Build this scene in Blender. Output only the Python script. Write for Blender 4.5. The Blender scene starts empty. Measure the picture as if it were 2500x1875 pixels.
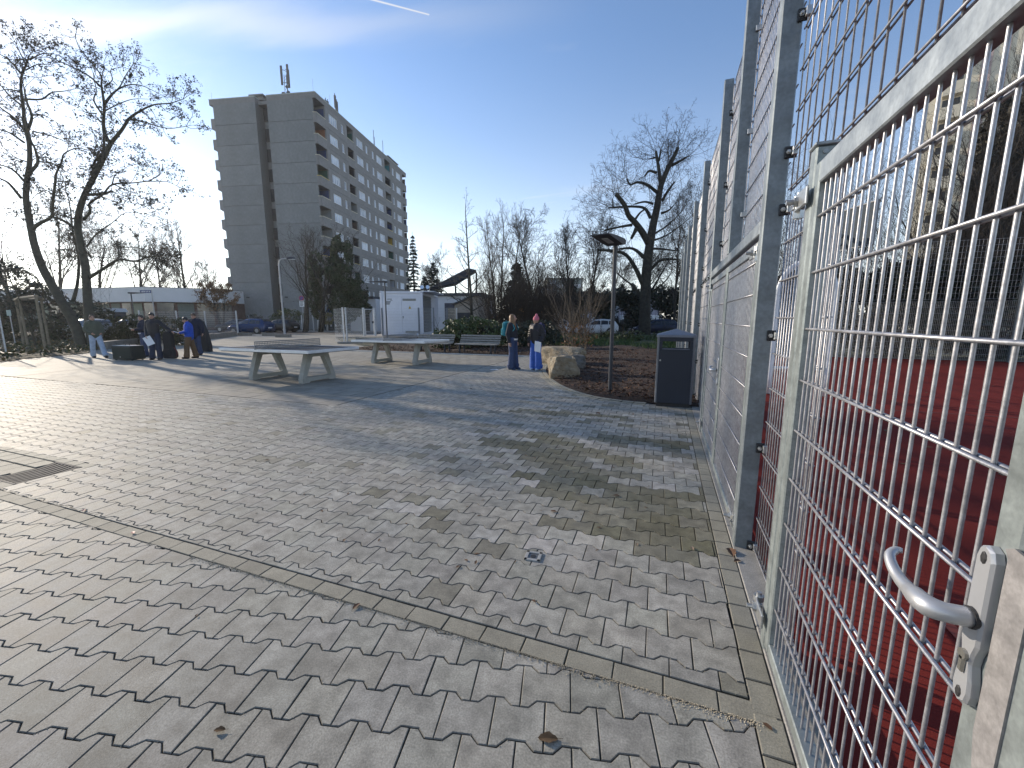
import bpy, bmesh, math, random
from mathutils import Vector, Matrix, noise
random.seed(11)
S = bpy.context.scene
COL = S.collection
R = math.radians
U = random.uniform

# ------------------------------------------------------------------ camera
CAM_H, YAW, PITCH, FPX = 1.411, R(20.31), R(8.95), 1000.34
cam_d = bpy.data.cameras.new('camera')
cam = bpy.data.objects.new('camera', cam_d)
COL.objects.link(cam)
cam.location = (0, 0, CAM_H)
cam.rotation_euler = (R(90) - PITCH, 0, YAW)
cam_d.sensor_width = 36
cam_d.lens = FPX * 36 / 2500
cam_d.clip_start = 0.05
cam_d.clip_end = 3000
S.camera = cam

# ------------------------------------------------------------------ sky, sun, exposure
SUN_AZ, SUN_EL = R(166), R(17.5)
sd = Vector((math.cos(SUN_AZ) * math.cos(SUN_EL), math.sin(SUN_AZ) * math.cos(SUN_EL), math.sin(SUN_EL)))
S.view_settings.view_transform = 'Standard'
S.view_settings.look = 'None'
S.view_settings.gamma = 1
S.view_settings.use_curve_mapping = False
S.view_settings.exposure = 0.82
w = bpy.data.worlds.new('World')
S.world = w
w.use_nodes = True
NT = w.node_tree
NT.nodes.clear()


def nd(nt, typ, **kw):
    n = nt.nodes.new(typ)
    for k, v in kw.items():
        setattr(n, k, v)
    return n


def lk(nt, a, b):
    nt.links.new(a, b)


def mth(nt, op, a, b=None, c=None):
    n = nd(nt, 'ShaderNodeMath', operation=op)
    for i, x in enumerate((a, b, c)):
        if x is None:
            continue
        if isinstance(x, (int, float)):
            n.inputs[i].default_value = x
        else:
            lk(nt, x, n.inputs[i])
    return n.outputs[0]


sky = nd(NT, 'ShaderNodeTexSky', sky_type='NISHITA')
sky.sun_disc = False
sky.sun_elevation = SUN_EL
sky.sun_rotation = math.atan2(sd.x, sd.y)
sky.altitude = 100
sky.air_density = 1.0
sky.dust_density = 0.2
sky.ozone_density = 3.0
out = nd(NT, 'ShaderNodeOutputWorld')
bg = nd(NT, 'ShaderNodeBackground')
bg.inputs['Strength'].default_value = 0.13
tc = nd(NT, 'ShaderNodeTexCoord')
sep = nd(NT, 'ShaderNodeSeparateXYZ')
lk(NT, tc.outputs['Generated'], sep.inputs[0])
zc = mth(NT, 'MAXIMUM', sep.outputs[2], 0.06)
px = mth(NT, 'DIVIDE', sep.outputs[0], zc)
py = mth(NT, 'DIVIDE', sep.outputs[1], zc)
cmb = nd(NT, 'ShaderNodeCombineXYZ')
lk(NT, px, cmb.inputs[0]); lk(NT, py, cmb.inputs[1])
# thin veils of cirrus, stretched along one direction of the high wind
mp = nd(NT, 'ShaderNodeMapping')
mp.inputs['Rotation'].default_value = (0, 0, R(-24))
mp.inputs['Scale'].default_value = (0.22, 0.95, 1)
lk(NT, cmb.outputs[0], mp.inputs[0])
nz = nd(NT, 'ShaderNodeTexNoise')
nz.inputs['Scale'].default_value = 1.1
nz.inputs['Detail'].default_value = 9
nz.inputs['Roughness'].default_value = 0.62
nz.inputs['Distortion'].default_value = 0.5
lk(NT, mp.outputs[0], nz.inputs['Vector'])
rp = nd(NT, 'ShaderNodeValToRGB')
rp.color_ramp.elements[0].position = 0.50
rp.color_ramp.elements[0].color = (0, 0, 0, 1)
rp.color_ramp.elements[1].position = 0.86
rp.color_ramp.elements[1].color = (0.55, 0.55, 0.55, 1)
lk(NT, nz.outputs[0], rp.inputs[0])


def cam_ray(x, y):
    fw = Vector((-math.sin(YAW) * math.cos(PITCH), math.cos(YAW) * math.cos(PITCH), -math.sin(PITCH)))
    rt = Vector((math.cos(YAW), math.sin(YAW), 0))
    up = rt.cross(fw)
    return fw * FPX + rt * (x - 1250) - up * (y - 937.5)


def pt(x, y, d):
    """point of the place seen at photo pixel x, y, at forward distance d"""
    return Vector((0, 0, CAM_H)) + cam_ray(x, y) * (d / FPX)


def gr(x, y, z=0.0):
    r = cam_ray(x, y)
    return Vector((0, 0, CAM_H)) + r * ((z - CAM_H) / r.z)


def band(ax, ay, bx, by, width, end_soft):
    """a straight streak high in the sky between two directions: 1 on its line, 0 away from it"""
    a, b = cam_ray(ax, ay), cam_ray(bx, by)
    A = Vector((a.x / a.z, a.y / a.z)); B = Vector((b.x / b.z, b.y / b.z))
    t = (B - A); L = t.length; t /= L
    n = Vector((-t.y, t.x))
    u = mth(NT, 'ADD', mth(NT, 'MULTIPLY', px, t.x), mth(NT, 'MULTIPLY', py, t.y))
    u = mth(NT, 'DIVIDE', mth(NT, 'SUBTRACT', u, A.dot(t)), L)
    v = mth(NT, 'ADD', mth(NT, 'MULTIPLY', px, n.x), mth(NT, 'MULTIPLY', py, n.y))
    v = mth(NT, 'SUBTRACT', v, A.dot(n))
    return u, v, width


# the long cirrus streak and the contrail
nz2 = nd(NT, 'ShaderNodeTexNoise')
nz2.inputs['Scale'].default_value = 2.6
nz2.inputs['Detail'].default_value = 7
lk(NT, mp.outputs[0], nz2.inputs['Vector'])
u, v, wd = band(60, 70, 1000, 50, 0.16, 0.3)
v = mth(NT, 'ADD', v, mth(NT, 'MULTIPLY', mth(NT, 'SUBTRACT', nz2.outputs[0], 0.5), 0.45))
g1 = mth(NT, 'EXPONENT', mth(NT, 'MULTIPLY', mth(NT, 'MULTIPLY', v, v), -1 / (0.085 ** 2)))
fade = mth(NT, 'SUBTRACT', 1.0, mth(NT, 'SMOOTH_MAX', 0.0, mth(NT, 'SUBTRACT', u, 0.45), 0.2))
fade = mth(NT, 'MAXIMUM', mth(NT, 'MINIMUM', fade, 1.0), 0.0)
streak = mth(NT, 'MULTIPLY', mth(NT, 'MULTIPLY', g1, fade), mth(NT, 'MULTIPLY', nz.outputs[0], 0.85))
u2, v2, wd2 = band(900, -3, 1048, 36, 0.006, 0.1)
g2 = mth(NT, 'EXPONENT', mth(NT, 'MULTIPLY', mth(NT, 'MULTIPLY', v2, v2), -1 / (0.0042 ** 2)))
in2 = mth(NT, 'MULTIPLY', mth(NT, 'GREATER_THAN', u2, -6.0), mth(NT, 'LESS_THAN', u2, 1.0))
trail = mth(NT, 'MULTIPLY', mth(NT, 'MULTIPLY', g2, in2), 0.8)
# thin high haze that whitens the sky towards the horizon
veil = mth(NT, 'MULTIPLY', mth(NT, 'POWER', mth(NT, 'SUBTRACT', 1.0, mth(NT, 'MINIMUM', mth(NT, 'MULTIPLY', mth(NT, 'MAXIMUM', sep.outputs[2], 0.0), 1.9), 1.0)), 1.6), 0.62)
cl = mth(NT, 'MAXIMUM', mth(NT, 'MAXIMUM', rp.outputs[0], veil), mth(NT, 'MAXIMUM', streak, trail))
mxs = nd(NT, 'ShaderNodeMix', data_type='RGBA')
lk(NT, cl, mxs.inputs[0])
lk(NT, sky.outputs[0], mxs.inputs[6])
# clouds carry the sky's own brightness, whitened
bw = nd(NT, 'ShaderNodeRGBToBW')
lk(NT, sky.outputs[0], bw.inputs[0])
cw = nd(NT, 'ShaderNodeMix', data_type='RGBA', blend_type='MULTIPLY')
cw.inputs[0].default_value = 1
cw.inputs[7].default_value = (1.0, 0.985, 0.96, 1)
cbr = mth(NT, 'ADD', mth(NT, 'MULTIPLY', bw.outputs[0], 1.35), 1.6)
lk(NT, cbr, cw.inputs[6])
lk(NT, cw.outputs[2], mxs.inputs[7])
hs = nd(NT, 'ShaderNodeHueSaturation')
hs.inputs['Saturation'].default_value = 0.99
hs.inputs['Hue'].default_value = 0.503
lk(NT, mxs.outputs[2], hs.inputs['Color'])
lk(NT, hs.outputs[0], bg.inputs[0])
lk(NT, bg.outputs[0], out.inputs[0])

sun_d = bpy.data.lights.new('sun', 'SUN')
sun_d.energy = 3.3
sun_d.angle = R(0.53)
sun_d.color = (1.0, 0.87, 0.70)
sun = bpy.data.objects.new('sun', sun_d)
COL.objects.link(sun)
sun.rotation_euler = sd.to_track_quat('Z', 'Y').to_euler()
sun.location = sd * 50


# ------------------------------------------------------------------ materials
MATS = {}


def mat(name, col, rough=0.75, metal=0.0, var=0.12, scale=6.0, bump=0.0, bscale=40.0, tint=False, spec=0.5, col2=None, det=5, **kw):
    if name in MATS:
        return MATS[name]
    m = bpy.data.materials.new(name)
    m.use_nodes = True
    nt = m.node_tree
    b = nt.nodes['Principled BSDF']
    b.inputs['Roughness'].default_value = rough
    b.inputs['Metallic'].default_value = metal
    b.inputs['Specular IOR Level'].default_value = spec
    tcn = nd(nt, 'ShaderNodeTexCoord')
    n1 = nd(nt, 'ShaderNodeTexNoise')
    n1.inputs['Scale'].default_value = scale
    n1.inputs['Detail'].default_value = det
    n1.inputs['Roughness'].default_value = 0.6
    lk(nt, tcn.outputs['Object'], n1.inputs['Vector'])
    mx = nd(nt, 'ShaderNodeMix', data_type='RGBA')
    c1 = [max(0, c * (1 - var)) for c in col]
    c2 = list(col2) if col2 else [min(1, c * (1 + var)) for c in col]
    mx.inputs[6].default_value = (*c1, 1)
    mx.inputs[7].default_value = (*c2, 1)
    rmp = nd(nt, 'ShaderNodeMapRange')
    rmp.inputs[1].default_value = 0.32
    rmp.inputs[2].default_value = 0.68
    lk(nt, n1.outputs[0], rmp.inputs[0])
    lk(nt, rmp.outputs[0], mx.inputs[0])
    colout = mx.outputs[2]
    if tint:
        at = nd(nt, 'ShaderNodeAttribute', attribute_name='tint')
        mm = nd(nt, 'ShaderNodeMix', data_type='RGBA', blend_type='MULTIPLY')
        mm.inputs[0].default_value = 1
        lk(nt, colout, mm.inputs[6])
        lk(nt, at.outputs['Color'], mm.inputs[7])
        colout = mm.outputs[2]
    if kw.get('speck'):
        n3 = nd(nt, 'ShaderNodeTexNoise')
        n3.inputs['Scale'].default_value = kw['speck']
        n3.inputs['Detail'].default_value = 2
        lk(nt, tcn.outputs['Object'], n3.inputs['Vector'])
        r3 = nd(nt, 'ShaderNodeMapRange')
        r3.inputs[1].default_value = 0.3; r3.inputs[2].default_value = 0.7
        r3.inputs[3].default_value = 1 - kw.get('spk', 0.25); r3.inputs[4].default_value = 1 + kw.get('spk', 0.25)
        lk(nt, n3.outputs[0], r3.inputs[0])
        mm = nd(nt, 'ShaderNodeMix', data_type='RGBA', blend_type='MULTIPLY')
        mm.inputs[0].default_value = 1
        lk(nt, colout, mm.inputs[6])
        lk(nt, r3.outputs[0], mm.inputs[7])
        colout = mm.outputs[2]
    if kw.get('orand'):
        oi = nd(nt, 'ShaderNodeObjectInfo')
        r5 = nd(nt, 'ShaderNodeMapRange')
        r5.inputs[3].default_value = 1 - kw['orand']; r5.inputs[4].default_value = 1 + kw['orand']
        lk(nt, oi.outputs['Random'], r5.inputs[0])
        mm = nd(nt, 'ShaderNodeMix', data_type='RGBA', blend_type='MULTIPLY')
        mm.inputs[0].default_value = 1
        lk(nt, colout, mm.inputs[6])
        lk(nt, r5.outputs[0], mm.inputs[7])
        colout = mm.outputs[2]
    if kw.get('blot'):
        n4 = nd(nt, 'ShaderNodeTexNoise')
        n4.inputs['Scale'].default_value = kw['blot']
        n4.inputs['Detail'].default_value = 6
        n4.inputs['Roughness'].default_value = 0.65
        lk(nt, tcn.outputs['Object'], n4.inputs['Vector'])
        r4 = nd(nt, 'ShaderNodeMapRange')
        r4.inputs[1].default_value = 0.52; r4.inputs[2].default_value = 0.72
        r4.inputs[3].default_value = 0.0; r4.inputs[4].default_value = kw.get('blotf', 0.6)
        lk(nt, n4.outputs[0], r4.inputs[0])
        mm = nd(nt, 'ShaderNodeMix', data_type='RGBA')
        lk(nt, r4.outputs[0], mm.inputs[0])
        lk(nt, colout, mm.inputs[6])
        mm.inputs[7].default_value = (*kw['blotc'], 1)
        colout = mm.outputs[2]
    lk(nt, colout, b.inputs['Base Color'])
    if bump:
        n2 = nd(nt, 'ShaderNodeTexNoise')
        n2.inputs['Scale'].default_value = bscale
        n2.inputs['Detail'].default_value = 4
        lk(nt, tcn.outputs['Object'], n2.inputs['Vector'])
        bp = nd(nt, 'ShaderNodeBump')
        bp.inputs['Strength'].default_value = bump
        bp.inputs['Distance'].default_value = kw.get('bdist', 0.01)
        lk(nt, n2.outputs[0], bp.inputs['Height'])
        lk(nt, bp.outputs[0], b.inputs['Normal'])
    if kw.get('alpha') is not None:
        b.inputs['Alpha'].default_value = kw['alpha']
    if kw.get('rvar'):
        rr = nd(nt, 'ShaderNodeMapRange')
        rr.inputs[3].default_value = rough - kw['rvar']; rr.inputs[4].default_value = rough + kw['rvar']
        lk(nt, n1.outputs[0], rr.inputs[0])
        lk(nt, rr.outputs[0], b.inputs['Roughness'])
    MATS[name] = m
    return m


def galv_mat(name, col=(0.30, 0.33, 0.34), rough=0.45, metal=0.6, sc=14):
    m = mat(name, col, rough, metal, 0.20, sc, 0.06, 60, rvar=0.12, det=4, speck=sc * 6, spk=0.10)
    return m


# ------------------------------------------------------------------ mesh builder
WM = {}


class MB:
    def __init__(s):
        s.v = []; s.f = []; s.c = []; s.mi = []

    def add(s, vs, fs, tint=None, mi=0):
        o = len(s.v)
        s.v += [Vector(p) for p in vs]
        for f in fs:
            s.f.append([i + o for i in f]); s.mi.append(mi)
            s.c.append(tint)
        return s

    def box(s, x0, x1, y0, y1, z0, z1, M=None, mi=0, tint=None):
        vs = [Vector((x, y, z)) for z in (z0, z1) for y in (y0, y1) for x in (x0, x1)]
        if M is not None:
            vs = [M @ p for p in vs]
        return s.add(vs, [(0, 2, 3, 1), (4, 5, 7, 6), (0, 1, 5, 4), (2, 6, 7, 3), (0, 4, 6, 2), (1, 3, 7, 5)], tint, mi)

    def bbox(s, x0, x1, y0, y1, z0, z1, b=0.01, M=None, mi=0, tint=None):
        """box with chamfered edges"""
        bm = bmesh.new()
        bmesh.ops.create_cube(bm, size=1)
        for q in bm.verts:
            q.co = Vector(((x0 + x1) / 2 + q.co.x * (x1 - x0), (y0 + y1) / 2 + q.co.y * (y1 - y0), (z0 + z1) / 2 + q.co.z * (z1 - z0)))
        bmesh.ops.bevel(bm, geom=bm.edges[:], offset=b, segments=1, affect='EDGES')
        bm.verts.index_update()
        vs = [q.co.copy() for q in bm.verts]
        if M is not None:
            vs = [M @ p for p in vs]
        s.add(vs, [[q.index for q in f.verts] for f in bm.faces], tint, mi)
        bm.free()
        return s

    def tube(s, pts, rad, n=6, cap=True, mi=0, tint=None):
        pts = [Vector(p) for p in pts]
        k = len(pts)
        if isinstance(rad, (int, float)):
            rad = [rad] * k
        t0 = (pts[1] - pts[0]).normalized()
        a = Vector((0, 0, 1)) if abs(t0.z) < 0.9 else Vector((1, 0, 0))
        nx = t0.cross(a).normalized()
        vs = []
        for i in range(k):
            t = (pts[min(i + 1, k - 1)] - pts[max(i - 1, 0)])
            if t.length < 1e-9:
                t = t0
            t = t.normalized()
            nx = (nx - t * nx.dot(t))
            nx = nx.normalized() if nx.length > 1e-6 else t.orthogonal().normalized()
            by = t.cross(nx)
            for j in range(n):
                an = 2 * math.pi * j / n
                vs.append(pts[i] + (nx * math.cos(an) + by * math.sin(an)) * rad[i])
        fs = []
        for i in range(k - 1):
            for j in range(n):
                q = (j + 1) % n
                fs.append((i * n + j, i * n + q, (i + 1) * n + q, (i + 1) * n + j))
        if cap:
            fs.append(tuple(range(n - 1, -1, -1)))
            fs.append(tuple((k - 1) * n + j for j in range(n)))
        return s.add(vs, fs, tint, mi)

    def prism(s, poly, d0, d1, fr=None, mi=0, tint=None):
        """poly: list of (a,b); fr maps (a,b,d) to a point"""
        fr = fr or (lambda a, b, d: Vector((a, b, d)))
        n = len(poly)
        vs = [fr(a, b, d0) for a, b in poly] + [fr(a, b, d1) for a, b in poly]
        fs = [tuple(range(n - 1, -1, -1)), tuple(range(n, 2 * n))]
        fs += [(i, (i + 1) % n, n + (i + 1) % n, n + i) for i in range(n)]
        return s.add(vs, fs, tint, mi)

    def ell(s, c, r, M=None, nu=10, nv=7, mi=0, tint=None):
        c = Vector(c)
        vs = []
        for i in range(nv + 1):
            th = math.pi * i / nv
            for j in range(nu):
                ph = 2 * math.pi * j / nu
                p = Vector((r[0] * math.sin(th) * math.cos(ph), r[1] * math.sin(th) * math.sin(ph), r[2] * math.cos(th)))
                if M is not None:
                    p = M @ p
                vs.append(c + p)
        fs = []
        for i in range(nv):
            for j in range(nu):
                q = (j + 1) % nu
                fs.append((i * nu + j, (i + 1) * nu + j, (i + 1) * nu + q, i * nu + q))
        return s.add(vs, fs, tint, mi)

    def cap(s, a, b, ra, rb, n=10):
        """capsule between a and b"""
        a, b = Vector(a), Vector(b)
        t = (b - a)
        L = t.length or 1e-6
        t /= L
        pts = []; rad = []
        for k in range(4):
            an = math.pi / 2 * (k / 3.0)
            pts.append(a - t * ra * math.cos(an)); rad.append(max(ra * math.sin(an), 1e-4))
        for k in range(4):
            an = math.pi / 2 * (k / 3.0)
            pts.append(b + t * rb * math.sin(an)); rad.append(max(rb * math.cos(an), 1e-4))
        return s.tube(pts, rad, n)

    def quad(s, c, a, b, mi=0, tint=None):
        return s.add([c - a - b, c + a - b, c + a + b, c - a + b], [(0, 1, 2, 3)], tint, mi)

    def build(s, name, m, parent=None, smooth=False, loc=None, local=False, label=None, cat=None, group=None, kind=None, remesh=None, sm=0):
        me = bpy.data.meshes.new(name)
        if parent is not None:
            Wp = WM[parent]
        else:
            Wp = Matrix.Translation(Vector(loc) if loc is not None else Vector((0, 0, 0)))
        if local:
            vs = s.v
        else:
            I = Wp.inverted()
            vs = [I @ p for p in s.v]
        me.from_pydata([tuple(p) for p in vs], [], s.f)
        ms = m if isinstance(m, (list, tuple)) else [m]
        for q in ms:
            me.materials.append(q)
        if len(ms) > 1:
            me.polygons.foreach_set('material_index', s.mi)
        if any(x is not None for x in s.c):
            at = me.color_attributes.new('tint', 'FLOAT_COLOR', 'CORNER')
            buf = []
            for f, t in zip(s.f, s.c):
                t = t or (1, 1, 1)
                buf += [t[0], t[1], t[2], 1.0] * len(f)
            at.data.foreach_set('color', buf)
        if smooth:
            me.polygons.foreach_set('use_smooth', [True] * len(me.polygons))
        me.update()
        o = bpy.data.objects.new(name, me)
        if remesh:
            COL.objects.link(o)
            md = o.modifiers.new('r', 'REMESH'); md.mode = 'VOXEL'; md.voxel_size = remesh; md.use_smooth_shade = True
            if sm:
                m2 = o.modifiers.new('s', 'SMOOTH'); m2.iterations = sm; m2.factor = 0.5
            dg = bpy.context.evaluated_depsgraph_get()
            ne = bpy.data.meshes.new_from_object(o.evaluated_get(dg))
            o.modifiers.clear()
            o.data = ne
            ne.name = name
            ne.materials.clear()
            for q in ms:
                ne.materials.append(q)
            ne.polygons.foreach_set('use_smooth', [True] * len(ne.polygons))
            COL.objects.unlink(o)
        COL.objects.link(o)
        if parent is not None:
            o.parent = parent
        else:
            o.matrix_world = Wp
            o.location = Wp.translation
        WM[o] = Wp.copy()
        tag(o, label, cat, group, kind)
        return o


def tag(o, label=None, cat=None, group=None, kind=None):
    for k, val in (('label', label), ('category', cat), ('group', group), ('kind', kind)):
        if val:
            o[k] = val
    return o


def thing(name, label, cat, loc=(0, 0, 0), rz=0.0, group=None):
    o = bpy.data.objects.new(name, None)
    o.empty_display_size = 0.2
    COL.objects.link(o)
    o.location = loc
    o.rotation_euler = (0, 0, rz)
    WM[o] = Matrix.Translation(Vector(loc)) @ Matrix.Rotation(rz, 4, 'Z')
    return tag(o, label, cat, group)


KIDS = {}


def copy_tree(o, loc=None, rz=None, sc=None, label=None, parent=None):
    c = o.copy()
    COL.objects.link(c)
    if parent is not None:
        c.parent = parent
        c.matrix_parent_inverse = Matrix.Identity(4)
    if loc is not None:
        c.location = loc
    if rz is not None:
        c.rotation_euler = (0, 0, rz)
    if sc is not None:
        c.scale = (sc, sc, sc)
    if label:
        c['label'] = label
    for ch in list(o.children):
        copy_tree(ch, parent=c)
    return c


def inst(name, src, parent, M):
    """another part that shares src's mesh, placed by M in the parent's frame"""
    o = bpy.data.objects.new(name, src.data)
    COL.objects.link(o)
    o.parent = parent
    o.matrix_local = M
    WM[o] = WM[parent] @ M
    return o

# ------------------------------------------------------------------ ground, paving
FWD = Vector((-math.sin(YAW), math.cos(YAW), 0))
PH = 0.221
EV = Vector((math.cos(PH), math.sin(PH), 0)); NV = Vector((-math.sin(PH), math.cos(PH), 0))


def en(u, v, z=0.0):
    return EV * u + NV * v + Vector((0, 0, z))


def inside(p, poly):
    x, y = p[0], p[1]
    r = False
    j = len(poly) - 1
    for i in range(len(poly)):
        xi, yi = poly[i]; xj, yj = poly[j]
        if (yi > y) != (yj > y) and x < (xj - xi) * (y - yi) / (yj - yi) + xi:
            r = not r
        j = i
    return r


def clip(poly, nx, ny, d):
    """keep nx*x+ny*y<=d"""
    o = []
    n = len(poly)
    for i in range(n):
        a, b = poly[i], poly[(i + 1) % n]
        da, db = nx * a[0] + ny * a[1] - d, nx * b[0] + ny * b[1] - d
        if da <= 0:
            o.append(a)
        if (da < 0 < db) or (db < 0 < da):
            t = da / (da - db)
            o.append((a[0] + t * (b[0] - a[0]), a[1] + t * (b[1] - a[1])))
    return o


def area(p):
    return 0.5 * sum(p[i][0] * p[(i + 1) % len(p)][1] - p[(i + 1) % len(p)][0] * p[i][1] for i in range(len(p)))


def inset(poly, g):
    n = len(poly)
    o = []
    for i in range(n):
        p0, p1, p2 = Vector(poly[i - 1]), Vector(poly[i]), Vector(poly[(i + 1) % n])
        a, b = (p1 - p0), (p2 - p1)
        if a.length < 1e-6 or b.length < 1e-6:
            o.append(tuple(p1)); continue
        a.normalize(); b.normalize()
        na, nb = Vector((-a.y, a.x)), Vector((-b.y, b.x))
        m = na + nb
        if m.length < 0.3:
            o.append(tuple(p1 + na * g)); continue
        m.normalize()
        k = min(g / max(m.dot(na), 0.4), g * 2)
        o.append(tuple(p1 + m * k))
    return o


def catmull(pts, k=6):
    pts = [Vector(p) for p in pts]
    q = [pts[0] * 2 - pts[1]] + pts + [pts[-1] * 2 - pts[-2]]
    o = []
    for i in range(1, len(q) - 2):
        for j in range(k):
            t = j / k
            a, b, c, d = q[i - 1], q[i], q[i + 1], q[i + 2]
            o.append(0.5 * ((2 * b) + (c - a) * t + (2 * a - 5 * b + 4 * c - d) * t * t + (3 * b - a - 3 * c + d) * t ** 3))
    o.append(pts[-1])
    return o


def sheet(name, poly, z, m, sub=0, disp=0.0, fr=0.6, kind='structure', edge=1.0, label=None):
    bm = bmesh.new()
    vs = [bm.verts.new((p[0], p[1], z)) for p in poly]
    f = bm.faces.new(vs)
    if f.normal.z < 0:
        f.normal_flip()
    bm.faces.ensure_lookup_table()
    f.normal_update()
    if f.normal.z < 0:
        bmesh.ops.reverse_faces(bm, faces=[f])
    if sub:
        bmesh.ops.triangulate(bm, faces=bm.faces[:])
        for k in range(sub):
            lim = 0.9 if k < sub - 2 else 0.45
            es = [e for e in bm.edges if e.calc_length() > lim]
            if es:
                bmesh.ops.subdivide_edges(bm, edges=es, cuts=1)
                bmesh.ops.triangulate(bm, faces=bm.faces[:])
        segs = [(Vector(poly[i][:2]), Vector(poly[(i + 1) % len(poly)][:2])) for i in range(len(poly))]
        for q in bm.verts:
            p = Vector(q.co[:2])
            dm = 9
            for a, b in segs:
                ab = b - a
                t = max(0, min(1, (p - a).dot(ab) / max(ab.length_squared, 1e-9)))
                dm = min(dm, (p - a - ab * t).length)
            kf = min(1, dm / edge)
            q.co.z += disp * kf * (0.6 + noise.noise(Vector((p.x * fr, p.y * fr, 3))) + 0.5 * noise.noise(Vector((p.x * fr * 3.3, p.y * fr * 3.3, 7))))
    me = bpy.data.meshes.new(name)
    bm.to_mesh(me); bm.free()
    me.materials.append(m)
    if sub:
        me.polygons.foreach_set('use_smooth', [True] * len(me.polygons))
    o = bpy.data.objects.new(name, me)
    COL.objects.link(o)
    WM[o] = Matrix.Identity(4)
    o['kind'] = kind
    if label:
        o['label'] = label
    return o


M_earth = mat('earth', (0.085, 0.075, 0.05), 0.95, 0, 0.35, 0.8, 0.4, 12, col2=(0.07, 0.085, 0.04))
M_joint = mat('joint_sand', (0.10, 0.09, 0.075), 0.95, 0, 0.3, 9, 0.3, 90)
M_paver = mat('paver_concrete', (0.29, 0.276, 0.240), 0.7, 0, 0.30, 11, 0.5, 260, tint=True, speck=150, spk=0.22, blot=3.1, blotf=0.6, blotc=(0.16, 0.152, 0.128), bdist=0.002, rvar=0.1, spec=0.22, det=8)
M_slab = mat('slab_concrete', (0.28, 0.26, 0.22), 0.72, 0, 0.14, 3, 0.25, 160, tint=True, speck=120, spk=0.12, blot=0.9, blotf=0.35, blotc=(0.20, 0.185, 0.16), bdist=0.002, spec=0.18)
M_kerb = mat('kerb_concrete', (0.25, 0.234, 0.19), 0.8, 0, 0.14, 10, 0.4, 160, tint=True, speck=170, spk=0.2, bdist=0.003)
M_kerbp = mat('kerb_concrete_plain', (0.25, 0.24, 0.22), 0.85, 0, 0.14, 10, 0.4, 160, speck=170, spk=0.2, bdist=0.003)
M_plaza = mat('plaza_paving', (0.295, 0.274, 0.23), 0.72, 0, 0.14, 1.2, 0.2, 60, speck=14, spk=0.1, spec=0.15)
M_asph = mat('asphalt', (0.055, 0.055, 0.056), 0.9, 0, 0.2, 2, 0.3, 120)
M_mulch = mat('mulch', (0.028, 0.017, 0.011), 0.95, 0, 0.45, 14, 0.9, 45, col2=(0.065, 0.034, 0.02), bdist=0.03)
M_litter = mat('leaf_litter', (0.075, 0.06, 0.035), 0.95, 0, 0.45, 5, 0.8, 30, col2=(0.10, 0.085, 0.045), bdist=0.03)
M_grass = mat('grass', (0.045, 0.085, 0.02), 0.8, 0, 0.4, 3)
M_red = mat('red_court_rubber', (0.155, 0.022, 0.017), 0.92, 0, 0.12, 1.2, 0.35, 320, speck=260, spk=0.25, bdist=0.003, spec=0.1, blot=0.7, blotf=0.35, blotc=(0.115, 0.025, 0.02))

sheet('ground', [(-420, -60), (420, -60), (420, 560), (-420, 560)], -0.07, M_earth)
sheet('paving_bed', [(-21, -3), (0.6, -3), (0.6, 16), (-14, 16), (-23, 10)], -0.045, M_joint)

SX, SY = -5.05, 5.2          # corner of the slab terrace under the tables
bed_curve = [(-4.62, 14.92), (-4.0, 13.6), (-3.35, 12.3), (-3.05, 10.95), (-2.58, 9.7), (-1.95, 8.45), (-1.25, 7.6), (-0.69, 7.3), (-0.1, 7.2)]
bcv = catmull(bed_curve, 6)
mulch_poly = [(-14.2, 15.2), (-11.9, 15.08)] + [(p.x, p.y) for p in bcv] + [(0.62, 7.17), (0.62, 26.5), (-16.5, 25.4)]
M_paver_far = mat('paver_far', (0.345, 0.335, 0.31), 0.65, 0, 0.1, 2, 0.2, 60, speck=16, spk=0.14)

WETL = [((-0.95, 3.13), (-0.24, 2.90), 0.13), ((-0.3, 2.95), (0.33, 2.75), 0.17), ((-0.25, 2.6), (0.3, 2.68), 0.12), ((-1.25, 3.95), (-0.5, 3.45), 0.16), ((-1.3, 4.6), (-0.4, 4.1), 0.12)]
WET = [(-0.15, 3.02, 0.62, 0.20, 0.13), (0.1, 3.4, 0.42, 0.14, 0.2), (-0.75, 3.42, 0.5, 0.13, 0.0), (-1.3, 4.2, 0.75, 0.16, -0.1), (0.05, 2.68, 0.4, 0.1, 0.1), (-0.2, 4.9, 0.7, 0.14, 0.0), (-1.35, 6.0, 0.8, 0.15, 0.1)]


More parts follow.
